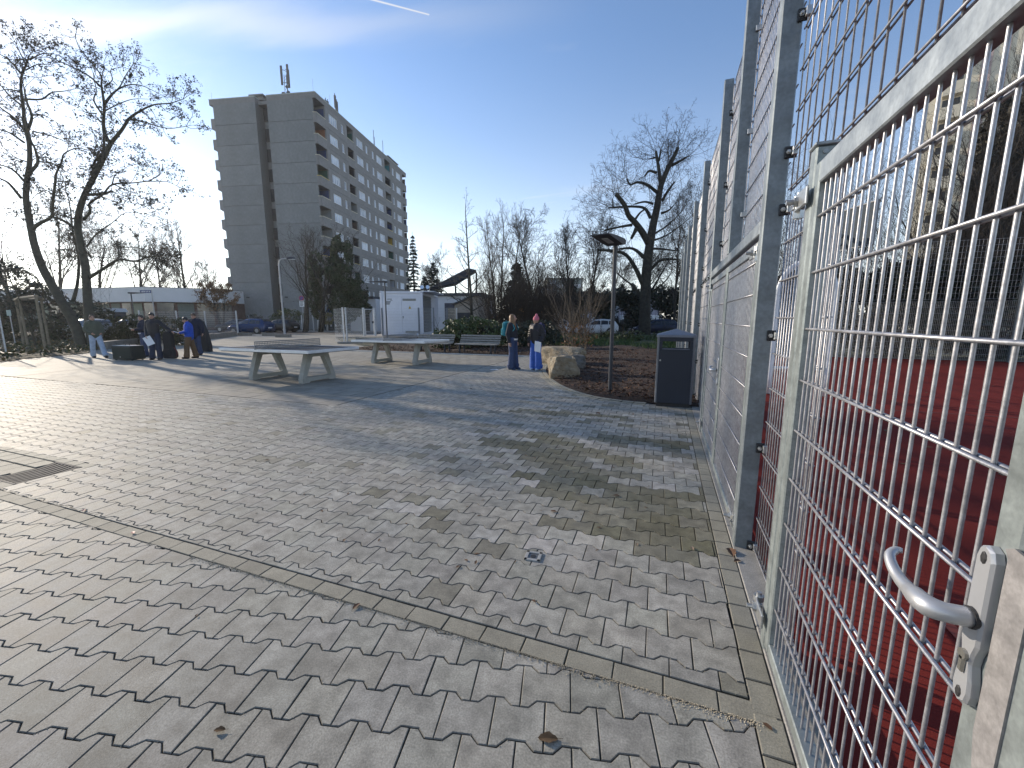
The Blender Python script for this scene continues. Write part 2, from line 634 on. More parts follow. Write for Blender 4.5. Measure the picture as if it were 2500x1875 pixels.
def paver_tint(x, y):
    t = 1 + random.gauss(0, 0.06)
    c = [t * (1 + U(-0.015, 0.02)), t, t * (1 + U(-0.03, 0.02))]
    n = noise.noise(Vector((x * 0.5, y * 0.8, 1)))
    c = [k * (1 + 0.07 * n) for k in c]
    wet = 0
    for cx, cy, rx, ry, sl in WET:
        q = ((x - cx) / rx) ** 2 + ((y - cy - sl * (x - cx)) / ry) ** 2
        if q < 1 + U(-0.3, 0.35):
            wet = 1
    for (ax, ay), (bx_, by_), wd_ in WETL:
        t_ = max(0, min(1, ((x - ax) * (bx_ - ax) + (y - ay) * (by_ - ay)) / ((bx_ - ax) ** 2 + (by_ - ay) ** 2)))
        dd = math.hypot(x - ax - t_ * (bx_ - ax), y - ay - t_ * (by_ - ay))
        if dd < wd_ * U(0.75, 1.15):
            wet = 1
        elif dd < wd_ * 2 and random.random() < 0.25:
            wet = 0.85
    if x > -2.2 and y > 2.4 and random.random() < 0.10:
        wet = 0.8
    if y > 1.6 and random.random() < 0.03:
        wet = 0.6
    if wet:
        k = U(0.8, 1.0) * wet
        c = [c[0] * (1 - 0.56 * k), c[1] * (1 - 0.57 * k), c[2] * (1 - 0.68 * k)]
    elif x > -2.5 and y > 1.9 and random.random() < 0.2:
        k = U(1.1, 1.28)
        c = [c[0] * k, c[1] * k, c[2] * k * 1.03]
    return c


def paver_geo(mb, poly, tint, z=0.0, depth=0.046, ch=0.0028, gap=0.0015):
    if len(poly) < 3 or area(poly) < 0.00025:
        return False
    a = inset(poly, gap)
    a = [(p[0] + random.gauss(0, 0.0005), p[1] + random.gauss(0, 0.0005)) for p in a]
    b = inset(a, ch)
    if area(b) < 0.00008 or area(b) > area(a):
        return False
    cx = sum(p[0] for p in a) / len(a); cy = sum(p[1] for p in a) / len(a)
    tx, ty, dz = random.gauss(0, 0.004), random.gauss(0, 0.004), random.gauss(0, 0.0006)
    zf = lambda p: z + dz + tx * (p[0] - cx) + ty * (p[1] - cy)
    n = len(a)
    vs = [Vector((p[0], p[1], z - depth)) for p in a] + [Vector((p[0], p[1], zf(p) - 0.0035)) for p in a] + [Vector((p[0], p[1], zf(p))) for p in b]
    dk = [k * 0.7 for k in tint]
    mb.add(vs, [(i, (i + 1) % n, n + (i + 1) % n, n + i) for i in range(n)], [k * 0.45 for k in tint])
    mb.add([], [], None)
    o = len(mb.v) - 3 * n
    for i in range(n):
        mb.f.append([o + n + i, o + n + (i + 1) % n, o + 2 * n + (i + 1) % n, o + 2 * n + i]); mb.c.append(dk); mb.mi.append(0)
    mb.f.append([o + 2 * n + i for i in range(n)]); mb.c.append(tint); mb.mi.append(0)
    return True


def see(p, z=0):
    fwx = Vector((-math.sin(YAW) * math.cos(PITCH), math.cos(YAW) * math.cos(PITCH), -math.sin(PITCH)))
    rt = Vector((math.cos(YAW), math.sin(YAW), 0)); up = rt.cross(fwx)
    d = Vector((p[0], p[1], z - CAM_H))
    f = d.dot(fwx)
    if f < 0.1:
        return None
    return (1250 + FPX * d.dot(rt) / f, 937.5 - FPX * d.dot(up) / f, f)


LP, PP, AM, SL = 0.187, 0.154, 0.0145, 0.03


def hpoly():
    h = PP / 2
    q = [(-LP / 2, -(h + AM)), (-LP / 4 - SL / 2, -(h + AM)), (-LP / 4 + SL / 2, -(h - AM)), (LP / 4 - SL / 2, -(h - AM)), (LP / 4 + SL / 2, -(h + AM)), (LP / 2, -(h + AM))]
    return q + [(-x, -y) for x, y in q]


HP = hpoly()
pavs = []


def field(ang, ox, oy, x0, x1, y0, y1, fn):
    ca, sa = math.cos(ang), math.sin(ang)
    j0, j1 = int(y0 / PP) - 2, int(y1 / PP) + 2
    i0, i1 = int(x0 / LP) - 2, int(x1 / LP) + 2
    for j in range(j0, j1):
        for i in range(i0, i1):
            cx = i * LP + (LP / 2 if j % 2 else 0)
            cy = j * PP
            pl = [((cx + a) * ca - (cy + b) * sa + ox, (cx + a) * sa + (cy + b) * ca + oy) for a, b in HP]
            pl = fn(pl, (cx * ca - cy * sa + ox, cx * sa + cy * ca + oy))
            if pl and len(pl) > 2 and area(pl) > 0.0003:
                mx = sum(p[0] for p in pl) / len(pl); my = sum(p[1] for p in pl) / len(pl)
                s = see((mx, my))
                if s is None or s[0] < -120 or s[0] > 2620 or s[1] > 2080:
                    continue
                pavs.append((s[2], pl, (mx, my)))


def f_up(pl, c):
    if c[1] < 1.45 or c[0] < -3.35 * c[1] - 1 or c[1] > 15.2:
        return None
    pl = clip(pl, 0, -1, -1.568)
    pl = clip(pl, 1, 0, 0.372)
    if c[1] < SY:
        if c[0] < SX - 0.1:
            pl = clip(pl, 0, 1, SY)
    else:
        pl = clip(pl, -1, 0, -SX)
    if c[1] < 2.2 and c[0] < -5.0:
        if c[0] > -5.35:
            pl = clip(pl, -1, 0, 5.205) if c[1] < 2.12 else clip(pl, 0, -1, -2.2)
        else:
            pl = clip(pl, 0, -1, -2.2)
    if len(pl) > 2 and inside(c, mulch_poly):
        return None
    if c[1] > 14.95:
        return None
    return pl


def f_low(pl, c):
    if c[1] > 1.6 or c[1] < -1.5:
        return None
    pl = clip(pl, 0, 1, 1.468)
    pl = clip(pl, 1, 0, 0.372)
    return pl


field(R(0.8), 0.02, 0.03, -20, 1, 0, 16, f_up)
field(R(13.2), 0.05, 0.02, -8, 2, -3, 5, f_low)
pavs.sort(key=lambda q: q[0])
paving = thing('pavement', None, None)
paving['kind'] = 'structure'
rest = MB()
k = 0
for d, pl, c in pavs:
    t = paver_tint(*c)
    if k < 300:
        m = MB()
        if paver_geo(m, pl, t):
            m.build('paver', M_paver, paving)
            k += 1
    else:
        paver_geo(rest, pl, t, ch=0.0028)
rest.build('paver', M_paver, paving, kind='stuff')

# kerb band across the foreground, edge strip along the fence, gutter stones
kb = thing('kerb', None, None)
kb['kind'] = 'structure'
x = 0.455
while x > -5.3:
    m = MB()
    t = 1 + random.gauss(0, 0.06)
    x2 = x - 0.193
    if paver_geo(m, [(x2, 1.47), (x, 1.469), (x, 1.565), (x2, 1.565)], (t, t * 0.99, t * 0.95), z=-0.001, ch=0.003, gap=0.0018):
        m.build('kerb_stone', M_kerb, kb)
    x = x2
y = -0.35
i = 0
while y < 7.1:
    m = MB()
    t = 0.95 + random.gauss(0, 0.06)
    L = 0.155
    if True:
        if paver_geo(m, [(0.3735, y), (0.47, y), (0.47, y + L), (0.3735, y + L)], (t, t, t * 0.98), ch=0.004):
            m.build('edge_stone', M_kerb, kb)
    y += L
for r, (y0, y1, zz) in enumerate(((1.67, 1.80, -0.006), (1.80, 1.96, -0.016), (1.96, 2.11, -0.006), (2.11, 2.195, 0))):
    x = -5.66 if r < 3 else -5.15
    while x > -7.4:
        t = 1.08 + random.gauss(0, 0.05)
        m = MB()
        if paver_geo(m, [(x - 0.193, y0), (x, y0), (x, y1), (x - 0.193, y1)], (t, t, t * 0.96), z=zz, ch=0.004, depth=0.05):
            m.build('gutter_stone', M_kerb, kb)
        x -= 0.193
for y0, y1 in ((1.566, 1.665),):
    x = -5.205
    while x > -6.2:
        m = MB()
        t = 1.03 + random.gauss(0, 0.05)
        if paver_geo(m, [(x - 0.193, y0), (x, y0), (x, y1), (x - 0.193, y1)], (t, t, t * 0.96), ch=0.004):
            m.build('gutter_stone', M_kerb, kb)
        x -= 0.193
# spilled jointing sand beside the kerb
sm_ = MB()
for q in range(2600):
    xx = U(-2.6, 0.4)
    w_ = 0.012 + 0.02 * max(0, noise.noise(Vector((xx * 3, 0, 5))))
    yy = 1.462 - abs(random.gauss(0, w_)) + 0.012
    r_ = U(0.0012, 0.003)
    c = Vector((xx, yy, 0.0012))
    sm_.add([c + Vector((r_, 0, 0)), c + Vector((-r_ * .6, r_, 0)), c + Vector((-r_ * .6, -r_, 0)), c + Vector((0, 0, r_ * 1.3))], [(0, 1, 3), (1, 2, 3), (2, 0, 3)])
for d_, pl_, c_ in pavs[:420]:
    for q in range(5):
        i_ = random.randrange(len(pl_))
        a_, b_ = pl_[i_ - 1], pl_[i_]
        t_ = random.random()
        r_ = U(0.0008, 0.0022)
        c = Vector((a_[0] + (b_[0] - a_[0]) * t_ + random.gauss(0, .003), a_[1] + (b_[1] - a_[1]) * t_ + random.gauss(0, .003), 0.0008))
        sm_.add([c + Vector((r_, 0, 0)), c + Vector((-r_ * .6, r_, 0)), c + Vector((-r_ * .6, -r_, 0)), c + Vector((0, 0, r_ * 1.3))], [(0, 1, 3), (1, 2, 3), (2, 0, 3)])
sm_.build('jointing_sand', mat('jointing_sand', (0.46, 0.40, 0.30), 0.95, 0, 0.2, 30), kind='stuff')

# slab terrace under the table tennis tables
ter = thing('slab_terrace', None, None)
ter['kind'] = 'structure'
sl = []
row = 0
yy = SY + 0.02
while yy < 14.9:
    x = SX - 0.022 - (0.0 if row % 2 == 0 else 0.2)
    if row % 2:
        sl.append((x, SX - 0.022, yy))
    while x > -11.9:
        sl.append((max(x - 0.4, -11.9), x, yy))
        x -= 0.4
    yy += 0.4
    row += 1
sl.sort(key=lambda q: (q[0] ** 2 + q[2] ** 2))
rest = MB()
k = 0
for x0, x1, y0 in sl:
    if x1 - x0 < 0.05:
        continue
    t = 1 + random.gauss(0, 0.05)
    tt = (t, t * 0.995, t * U(0.95, 1.0))
    if k < 298:
        m = MB()
        if paver_geo(m, [(x0, y0), (x1, y0), (x1, y0 + 0.4), (x0, y0 + 0.4)], tt, ch=0.004, gap=0.0045):
            m.build('slab', M_slab, ter); k += 1
    else:
        paver_geo(rest, [(x0, y0), (x1, y0), (x1, y0 + 0.4), (x0, y0 + 0.4)], tt, ch=0.004, gap=0.003)
rest.build('slab', M_slab, ter, kind='stuff')

# far part of the square: too far off to tell its stones apart, only its bands of joints
sheet('plaza', [(-11.905, 5.205), (-11.905, 15.02), (-13.0, 15.15), (-15.2, 18.0), (-19.0, 20.6)] + [tuple(en(-18.2, 30.5)[:2]), tuple(en(-16, 36.2)[:2]), tuple(en(-33, 36.2)[:2]), (-36.6, 26.4), (-30.6, 19.55), (-27.4, 13.75), (-25.2, 11.45), (-22.8, 9.85), (-21.7, 7.7), (-21.0, 7.2), (-21.0, 2.2), (-16.5, 5.205)], -0.006, M_plaza)
sheet('plaza_edge', [(-21, 2.2), (-21, 1.0), (-7, 1.0), (-7.1, 2.2), (-16.5, 5.2)], -0.011, M_plaza)
M_line = mat('drain_slot', (0.03, 0.03, 0.03), 0.8)
ln = MB()
for a, b in (((-11.92, 5.3), (-11.92, 15.0)), ((-11.9, 5.2), (-16.4, 4.97)), ((-16.3, 7.8), (-11.95, 8.95)), ((-15.2, 5.0), (-16.5, 8.8))):
    A, B = Vector((*a, -0.0035)), Vector((*b, -0.0035))
    n_ = (B - A).normalized().cross(Vector((0, 0, 1))) * 0.012
    ln.add([A - n_, B - n_, B + n_, A + n_], [(0, 1, 2, 3)])
ln.build('paving_joint', M_line, kind='structure')

# road in front of the tower, its kerb and the far pavement
rs = lambda u0, u1, v0, v1, z: [tuple(en(u, v)[:2]) for u, v in ((u0, v0), (u1, v0), (u1, v1), (u0, v1))]
sheet('road', rs(-120, 90, 36.35, 44.3, 0), -0.03, M_asph)
kbm = MB()
for v0 in (36.2, 44.3):
    u_ = -75
    while u_ < 45:
        kbm.box(u_ + 0.006, u_ + 0.994, v0, v0 + 0.15, -0.06, 0.075 if v0 > 40 else 0.02, Matrix.Rotation(PH, 4, 'Z'))
        u_ += 1
kbm.build('road_kerb', mat('road_kerb', (0.3, 0.29, 0.27), 0.85, 0, 0.15, 2), kind='structure')
sheet('pavement_strip', rs(-120, 90, 44.45, 47.0, 0), 0.06, mat('far_pavement', (0.22, 0.21, 0.2), 0.85, 0, 0.15, 1))

# planting beds
mulch = sheet('mulch_bed', mulch_poly, 0.012, M_mulch, 8, 0.10, 0.55, edge=1.2)
left_poly = [(-21.15, 7.35), (-21.8, 7.75), (-22.3, 8.85), (-22.85, 9.95), (-25.2, 11.5), (-27.4, 13.8), (-30.6, 19.6), (-36.5, 26.5), tuple(en(-36, 36.1)[:2]), tuple(en(-75, 36.1)[:2]), (-62, -10), (-24, -10)]
sheet('leaf_bed', left_poly, 0.01, M_litter, 6, 0.10, 0.3, edge=2)
sheet('verge', [(0.62, 21.5), (0.62, 38)] + [tuple(en(9, 36.1)[:2]), tuple(en(-12, 36.1)[:2]), (-13.5, 25.5), (-8, 23)], 0.05, mat('verge_soil', (0.05, 0.06, 0.025), 0.95, 0, 0.4, 2), 6, 0.15, 0.3, edge=1.5)

# kerb stones round the curved bed: two rings of small stones
bk = MB()
for ring, (o0, o1, zz) in enumerate(((0.0, 0.10, 0.012), (0.104, 0.204, 0.002))):
    acc = 0
    prev = None
    L = 0
    dense = catmull(bed_curve, 24)
    last = 0
    pts = [dense[0]]
    for i in range(1, len(dense)):
        L += (dense[i] - dense[i - 1]).length
        if L - last > 0.19:
            pts.append(dense[i]); last = L
    for i in range(len(pts) - 1):
        a, b = pts[i], pts[i + 1]
        if a.y < 8.0 and ring == 0:
            pass
        t = (b - a).normalized()
        n_ = Vector((-t.y, t.x)) * -1
        tt = 1.12 + random.gauss(0, 0.05)
        m = MB()
        quad = [tuple(a + n_ * o1), tuple(b + n_ * o1), tuple(b + n_ * o0), tuple(a + n_ * o0)]
        if area(quad) < 0:
            quad = quad[::-1]
        if paver_geo(m, quad, (tt, tt, tt * 0.96), z=zz + 0.004, depth=0.03, ch=0.005):
            m.build('kerb_stone', M_kerb, kb)
m = MB()
x = -14.2
while x < -4.7:
    m.bbox(x + 0.004, x + 0.996, 14.93, 15.01, -0.05, 0.035, 0.008)
    x += 1
m.build('edging', mat('edging_concrete', (0.5, 0.48, 0.44), 0.8, 0, 0.12, 4), kb)

m = MB()
y = -1.0
while y < 7.1:
    m.bbox(0.4725, 0.6, y + 0.003, y + 0.997, -0.06, 0.004, 0.004)
    y += 1
m.build('edging', M_kerbp, kb)
# red court
sheet('sports_court', [(0.60, -3), (16, -3), (16, 18.9), (0.60, 18.9)], -0.008, M_red)
cm = MB()
for x0, x1, y0, y1 in ((1.3, 1.35, -2, 17.8), (1.35, 13.4, 17.75, 17.8), (1.35, 13.4, 8.0, 8.05), (3.2, 3.25, 13, 17.75)):
    cm.add([(x0, y0, -0.004), (x1, y0, -0.004), (x1, y1, -0.004), (x0, y1, -0.004)], [(0, 1, 2, 3)])
cm.build('court_marking', mat('court_line', (0.12, 0.02, 0.016), 0.9, 0, 0.15, 5), kind='structure')

# ------------------------------------------------------------------ court fence and gates
G1 = galv_mat('galvanised_steel', (0.30, 0.33, 0.35), 0.48, 0.55)
G2 = galv_mat('galvanised_wire', (0.36, 0.36, 0.38), 0.42, 0.6, 30)
G3 = galv_mat('galvanised_post', (0.20, 0.225, 0.24), 0.5, 0.5, 9)
G4 = galv_mat('galvanised_gate', (0.25, 0.28, 0.28), 0.45, 0.5, 20)
M_black = mat('black_rubber', (0.018, 0.018, 0.02), 0.6, 0, 0.1)
M_bolt = mat('zinc_bolt', (0.45, 0.46, 0.46), 0.35, 0.8, 0.15, 60)
M_alu = mat('silver_aluminium', (0.45, 0.46, 0.48), 0.42, 0.6, 0.06, 8)

MATX = 0.592
fence = thing('court_fence', 'tall galvanised steel mesh fence along the red sports court', 'fence', (0.52, 8, 0))


def post(mb, x0, x1, y0, y1, z0, z1):
    mb.bbox(x0, x1, y0, y1, z0, z1, 0.006)


def wires(par, y0, y1, z0, z1, x=MATX, sp=0.0478, hs=0.191, single=False, rv=0.0036, rh=0.0042, n=5, z_off=0.0, axis='y'):
    mp_ = (lambda a, b, z: Vector((b, a, z))) if axis == 'y' else (lambda a, b, z: Vector((a, b, z)))
    vm, hm = MB(), MB()
    k = int((y1 - y0) / sp)
    for i in range(k + 1):
        yy = y0 + (y1 - y0) * i / k
        m = MB() if single else vm
        m.tube([mp_(yy, x, z0 - 0.012), mp_(yy, x, z1 + 0.012)], rv, n, cap=single)
        if single:
            m.build('wire', G2, par, smooth=True)
    k = max(1, round((z1 - z0) / hs))
    for i in range(k + 1):
        zz = z0 + (z1 - z0) * i / k
        for s_ in (-1, 1):
            m = MB() if single else hm
            o = s_ * (rv + rh)
            m.tube([mp_(y0 - 0.012, x + o, zz), mp_(y1 + 0.012, x + o, zz)], rh, n, cap=single)
            if single:
                m.build('crosswire', G2, par, smooth=True)
    if not single:
        vm.build('wires', G2, par, smooth=True)
        hm.build('crosswires', G2, par, smooth=True)


def empty_part(name, par):
    o = bpy.data.objects.new(name, None)
    COL.objects.link(o)
    o.parent = par
    WM[o] = WM[par].copy()
    return o


PY = [2.72, 5.56, 8.10, 10.66, 13.22, 15.80, 18.42]
CL = (0.03, 0.655, 1.32, 2.0, 2.29, 2.94, 3.7)


def clamps(y0, big=False):
    for z in CL:
        for side in ((-1, 1) if not big else (-1,)):
            m = MB()
            yy = y0 if side < 0 else y0 + 0.08
            m.bbox(0.548, 0.606, min(yy, yy + side * 0.012), max(yy, yy + side * 0.012), z - 0.03, z + 0.03, 0.004, mi=0)
            m.tube([(0.565, yy + side * 0.010, z), (0.565, yy + side * 0.034, z)], 0.007, 6, mi=1)
            m.tube([(0.565, yy + side * 0.012, z), (0.565, yy + side * 0.020, z)], 0.012, 6, mi=1)
            m.bbox(0.578, 0.604, min(yy + side * .013, yy + side * 0.04), max(yy + side * .013, yy + side * 0.04), z - 0.022, z + 0.022, 0.003, mi=1)
            m.build('clamp', [M_black, M_bolt], fence)


for i, y in enumerate(PY):
    m = MB()
    post(m, 0.478, 0.575, y, y + (0.08 if i == 0 else 0.07), -0.05, 4.06)
    m.build('post', G3, fence)
    clamps(y, i == 0)
# post above the lintel of the double gate, lintel itself
m = MB(); post(m, 0.478, 0.575, 4.12, 4.19, 1.972, 4.06); m.build('post', G3, fence)
for z in (2.29, 2.94, 3.7):
    m = MB(); m.bbox(0.55, 0.6, 4.10, 4.118, z - 0.02, z + 0.02, 0.003); m.build('clamp', M_bolt, fence)
m = MB(); m.bbox(0.478, 0.56, 2.803, 5.557, 1.895, 1.97, 0.005); m.build('lintel', G1, fence)
# near gate: hinge post with cap, lock post
m = MB(); post(m, 0.472, 0.537, 1.852, 1.916, -0.05, 2.022); hp = m.build('hinge_post', G4, fence)
m = MB(); m.bbox(0.466, 0.543, 1.846, 1.922, 2.022, 2.034, 0.003)
m.tube([(0.500, 1.846, 2.0), (0.500, 1.850, 2.0)], 0.008, 8); m.build('post_cap', G1, hp)
m = MB(); post(m, 0.470, 0.57, 0.585, 0.70, -0.05, 4.06); m.build('lock_post', G4, fence)
m = MB(); m.bbox(0.50, 0.58, -2.0, -1.92, -0.05, 4.06); m.build('post', G3, fence)
# mats
p_ = empty_part('mesh_mat', fence); wires(p_, 1.94, 2.70, 0.02, 2.02, single=True, n=6, sp=0.0478)
p_ = empty_part('mesh_mat', fence); wires(p_, 0.45, 2.70, 2.10, 4.03, single=True, n=6, sp=0.0956)
p_ = empty_part('mesh_mat', fence); wires(p_, -1.9, 0.58, 0.02, 2.02)
p_ = empty_part('mesh_mat', fence); wires(p_, -1.9, 0.41, 2.10, 4.03, sp=0.0956)
p_ = empty_part('mesh_mat', fence); wires(p_, 2.82, 4.11, 2.07, 4.03)
p_ = empty_part('mesh_mat', fence); wires(p_, 4.20, 5.55, 2.07, 4.03)
for a, b in zip(PY[1:-1], PY[2:]):
    for z0, z1 in ((0.03, 2.02), (2.10, 4.03)):
        p_ = empty_part('mesh_mat', fence)
        wires(p_, a + 0.09, b - 0.02, z0, z1, n=4)


def hinge(par, yc, z, side=1, x=0.47):
    """strap, eye and bolt of a gate hinge; side +1: strap runs towards +y from the stile"""
    m = MB()
    m.bbox(x - 0.022, x - 0.012, yc - side * 0.135 if side > 0 else yc, yc if side > 0 else yc + 0.135, z - 0.032, z + 0.032, 0.003)
    m.tube([(x - 0.058, yc - side * 0.032, z), (x - 0.012, yc - side * 0.032, z)], 0.010, 8)
    m.tube([(x - 0.034, yc - side * 0.032, z), (x - 0.022, yc - side * 0.032, z)], 0.018, 6)
    m.tube([(x - 0.002, yc + side * 0.016, z - 0.055), (x - 0.002, yc + side * 0.016, z + 0.045)], 0.011, 8)
    m.tube([(x - 0.002, yc + side * 0.016, z - 0.052), (x - 0.002, yc + side * 0.016, z - 0.022)], 0.019, 6)
    m.tube([(x - 0.002, yc + side * 0.016, z + 0.006), (x - 0.002, yc + side * 0.016, z + 0.03)], 0.022, 10)
    m.bbox(x - 0.026, x + 0.014, yc - 0.004, yc + side * 0.02 + 0.004, z - 0.02, z - 0.008, 0.002)
    return m.build('hinge', M_bolt, par)


def lever(par, y, z, x, tip):
    """door lever on a shaped back plate facing -x; tip = +1 points towards +y"""
    m = MB()
    prof = [(-0.017, 0.098), (-0.012, 0.112), (0.0, 0.118), (0.012, 0.112), (0.017, 0.098), (0.0175, 0.02), (0.0175, -0.045), (0.012, -0.065), (0.010, -0.085), (0.016, -0.115), (0.018, -0.14), (0.014, -0.158), (0.0, -0.166), (-0.014, -0.158), (-0.018, -0.14), (-0.016, -0.115), (-0.010, -0.085), (-0.012, -0.065), (-0.0175, -0.045), (-0.0175, 0.02)]
    ins = [(a * 0.8, b * 0.975) for a, b in prof]
    n = len(prof)
    prof = [(a, b * (0.86 if b < 0 else 1)) for a, b in prof]
    ins = [(a, b * (0.86 if b < 0 else 1)) for a, b in ins]
    vs = [Vector((x, y + a, z + b)) for a, b in prof] + [Vector((x - 0.010, y + a, z + b)) for a, b in prof] + [Vector((x - 0.014, y + a, z + b)) for a, b in ins]
    fs = [(i, (i + 1) % n, n + (i + 1) % n, n + i) for i in range(n)] + [(n + i, n + (i + 1) % n, 2 * n + (i + 1) % n, 2 * n + i) for i in range(n)] + [tuple(range(2 * n, 3 * n))]
    m.add(vs, fs)
    pl = m.build('lock_plate', M_alu, par)
    m = MB()
    for zz in (0.098, -0.126):
        m.ell((x - 0.0145, y, z + zz), (0.002, 0.006, 0.010), nu=8, nv=4)
    m.build('screw_hole', M_black, pl, kind='stuff')
    m = MB()
    m.tube([(x - 0.013, y, z - 0.062), (x - 0.019, y, z - 0.062)], 0.0085, 10)
    m.bbox(x - 0.019, x - 0.013, y - 0.005, y + 0.005, z - 0.091, z - 0.064, 0.002)
    m.build('lock_cylinder', mat('nickel', (0.32, 0.31, 0.28), 0.35, 0.8, 0.1), pl)
    m = MB()
    m.tube([(x - 0.012, y, z), (x - 0.018, y, z)], 0.0165, 14)
    m.build('collar', M_black, pl)
    m = MB()
    t = tip
    pts = [(x - 0.018, y, z), (x - 0.045, y + t * 0.001, z), (x - 0.060, y + t * 0.014, z - 0.002), (x - 0.062, y + t * 0.040, z - 0.004), (x - 0.060, y + t * 0.065, z - 0.008), (x - 0.060, y + t * 0.098, z - 0.007), (x - 0.060, y + t * 0.125, z + 0.002), (x - 0.056, y + t * 0.143, z + 0.012), (x - 0.044, y + t * 0.152, z + 0.018), (x - 0.036, y + t * 0.149, z + 0.02)]
    cv = catmull(pts, 4)
    rr = [0.0145, 0.0145, 0.0165, 0.015, 0.0115, 0.0098, 0.009, 0.0082, 0.007, 0.0045]
    rads = []
    for i in range(len(cv)):
        f = i / (len(cv) - 1) * (len(rr) - 1)
        a = int(f); b = min(a + 1, len(rr) - 1)
        rads.append(rr[a] + (rr[b] - rr[a]) * (f - a))
    m.tube(cv, rads, 12)
    m.build('lever', M_alu, pl, smooth=True)


def gate(name, label, x0, x1, y0, y1, z0, z1, single, sy=0.05, far=False, rails=9, toprail=0.06, botrail=0.045, zl=None):
    g = thing(name, label, 'gate', ((x0 + x1) / 2, y0, 0))
    fm = MB(); fm.bbox(x0, x1, y0, y0 + sy, z0, z1, 0.005); fm.build('stile', G4, g)
    fm = MB(); fm.bbox(x0, x1, y1 - sy, y1, z0, z1, 0.005); fm.build('stile', G4, g)
    fm = MB(); fm.bbox(x0 + 0.001, x1 - 0.001, y0 + sy, y1 - sy, z1 - toprail, z1 - 0.001, 0.004); fm.build('top_rail', G1, g)
    fm = MB(); fm.bbox(x0 + 0.001, x1 - 0.001, y0 + sy, y1 - sy, z0 + 0.001, z0 + botrail, 0.004); fm.build('bottom_rail', G4, g)
    ya, yb = y0 + sy - 0.008, y1 - sy + 0.008
    xm = (x0 + x1) / 2 - 0.004
    n = int(round((yb - ya) / 0.0478))
    rv, rh = (0.0038, 0.0043) if single else (0.0036, 0.004)
    vm = MB()
    for i in range(n + 1):
        yy = ya + (yb - ya) * (i + 0.5) / (n + 1)
        m = MB() if single else vm
        m.tube([(xm, yy, z0 + botrail - 0.02), (xm, yy, z1 - toprail + 0.01)], rv, 8 if single else 5, cap=False)
        if single:
            m.build('bar', G2, g, smooth=True)
    if not single:
        vm.build('bars', G2, g, smooth=True)
    zl = zl or [z0 + 0.19 * (i + 1) for i in range(rails)]
    for zz in zl:
        for s_ in (-1, 1):
            m = MB()
            o = s_ * (rv + rh)
            m.tube([(xm + o, ya - 0.012, zz), (xm + o, yb + 0.012, zz)], rh, 8 if single else 5)
            m.build('crossbar', G2, g, smooth=True)
    return g


# the near gate, closed
g1 = gate('mesh_gate', 'near galvanised mesh gate with a silver lever handle, in the foreground', 0.472, 0.522, 0.725, 1.842, 0.03, 1.955, True, 0.052, toprail=0.075, botrail=0.05, zl=[0.238, 0.427, 0.617, 0.802, 0.995, 1.187, 1.377, 1.577, 1.77])
hinge(g1, 1.965, 1.855)
hinge(g1, 1.965, 0.14)
lever(g1, 0.760, 0.968, 0.471, 1)
m = MB()
prof = [(0.735, 1.08), (0.742, 1.092), (0.728, 1.10), (0.690, 1.095), (0.690, 0.74), (0.715, 0.70), (0.728, 0.76), (0.735, 0.80)]
m.prism(prof, 0.4665, 0.471, lambda a, b, d: Vector((d, a, b)))
m.build('strike_plate', galv_mat('weathered_zinc', (0.27, 0.26, 0.26), 0.6, 0.4, 30), g1)
# the double gate leaves
g2 = gate('mesh_gate', 'mesh gate leaf next to the tall post, second gate from the camera', 0.486, 0.526, 2.828, 4.145, 0.04, 1.868, False)
hinge(g2, 2.83, 1.80, -1, 0.486); hinge(g2, 2.83, 0.14, -1, 0.486)
g3 = gate('mesh_gate', 'far mesh gate leaf with a small lever handle, just in front of the litter bin', 0.486, 0.526, 4.160, 5.49, 0.04, 1.868, False)
hinge(g3, 5.53, 1.80, 1, 0.486); hinge(g3, 5.53, 0.14, 1, 0.486)
lever(g3, 4.19, 0.95, 0.485, 1)
for g_ in (g1, g2, g3):
    g_['group'] = 'gates into the sports court'

# fence at the far side of the court
ff = thing('court_fence', 'mesh fence closing the far end of the red court before dark trees', 'fence', (8, 18.6, 0))
for i in range(7):
    x = 0.62 + i * 2.55
    m = MB(); m.bbox(x, x + 0.07, 18.55, 18.64, -0.05, 4.06, 0.005); m.build('post', G3, ff)
    if i < 6:
        for z0, z1 in ((0.03, 2.02), (2.10, 4.03)):
            p_ = empty_part('mesh_mat', ff)
            wires(p_, x + 0.08, x + 2.54, z0, z1, x=18.66, axis='x', n=4, sp=0.0478 if z0 < 1 else 0.0956)

# ------------------------------------------------------------------ buildings
def rn(x, y, v):
    """point seen at photo pixel x, y on the upright plane v metres out, square to the tower"""
    r = cam_ray(x, y)
    return Vector((0, 0, CAM_H)) + r * (v / r.dot(NV))


M_conc = mat('precast_concrete', (0.200, 0.210, 0.210), 0.85, 0, 0.08, 0.5, 0.25, 14, speck=3, spk=0.08, blot=0.35, blotf=0.5, orand=0.05, blotc=(0.158, 0.166, 0.166), bdist=0.02)
M_conc2 = mat('facade_concrete', (0.225, 0.223, 0.218), 0.85, 0, 0.08, 0.6, 0.25, 14, speck=3, spk=0.08, blot=0.5, blotf=0.45, orand=0.05, blotc=(0.18, 0.178, 0.172), bdist=0.02)
M_white = mat('white_frame', (0.78, 0.79, 0.80), 0.5, 0, 0.04, 3)
M_pane = mat('window_pane', (0.42, 0.48, 0.57), 0.12, 0, 0.35, 0.35, spec=0.9, orand=0.25, col2=(0.68, 0.75, 0.85))
M_dark = mat('dark_recess', (0.03, 0.033, 0.037), 0.6, 0, 0.2, 2)
M_cream = mat('cream_paint', (0.55, 0.51, 0.38), 0.7, 0, 0.08, 3)
M_yell = mat('yellow_paint', (0.50, 0.40, 0.14), 0.7, 0, 0.08, 3)
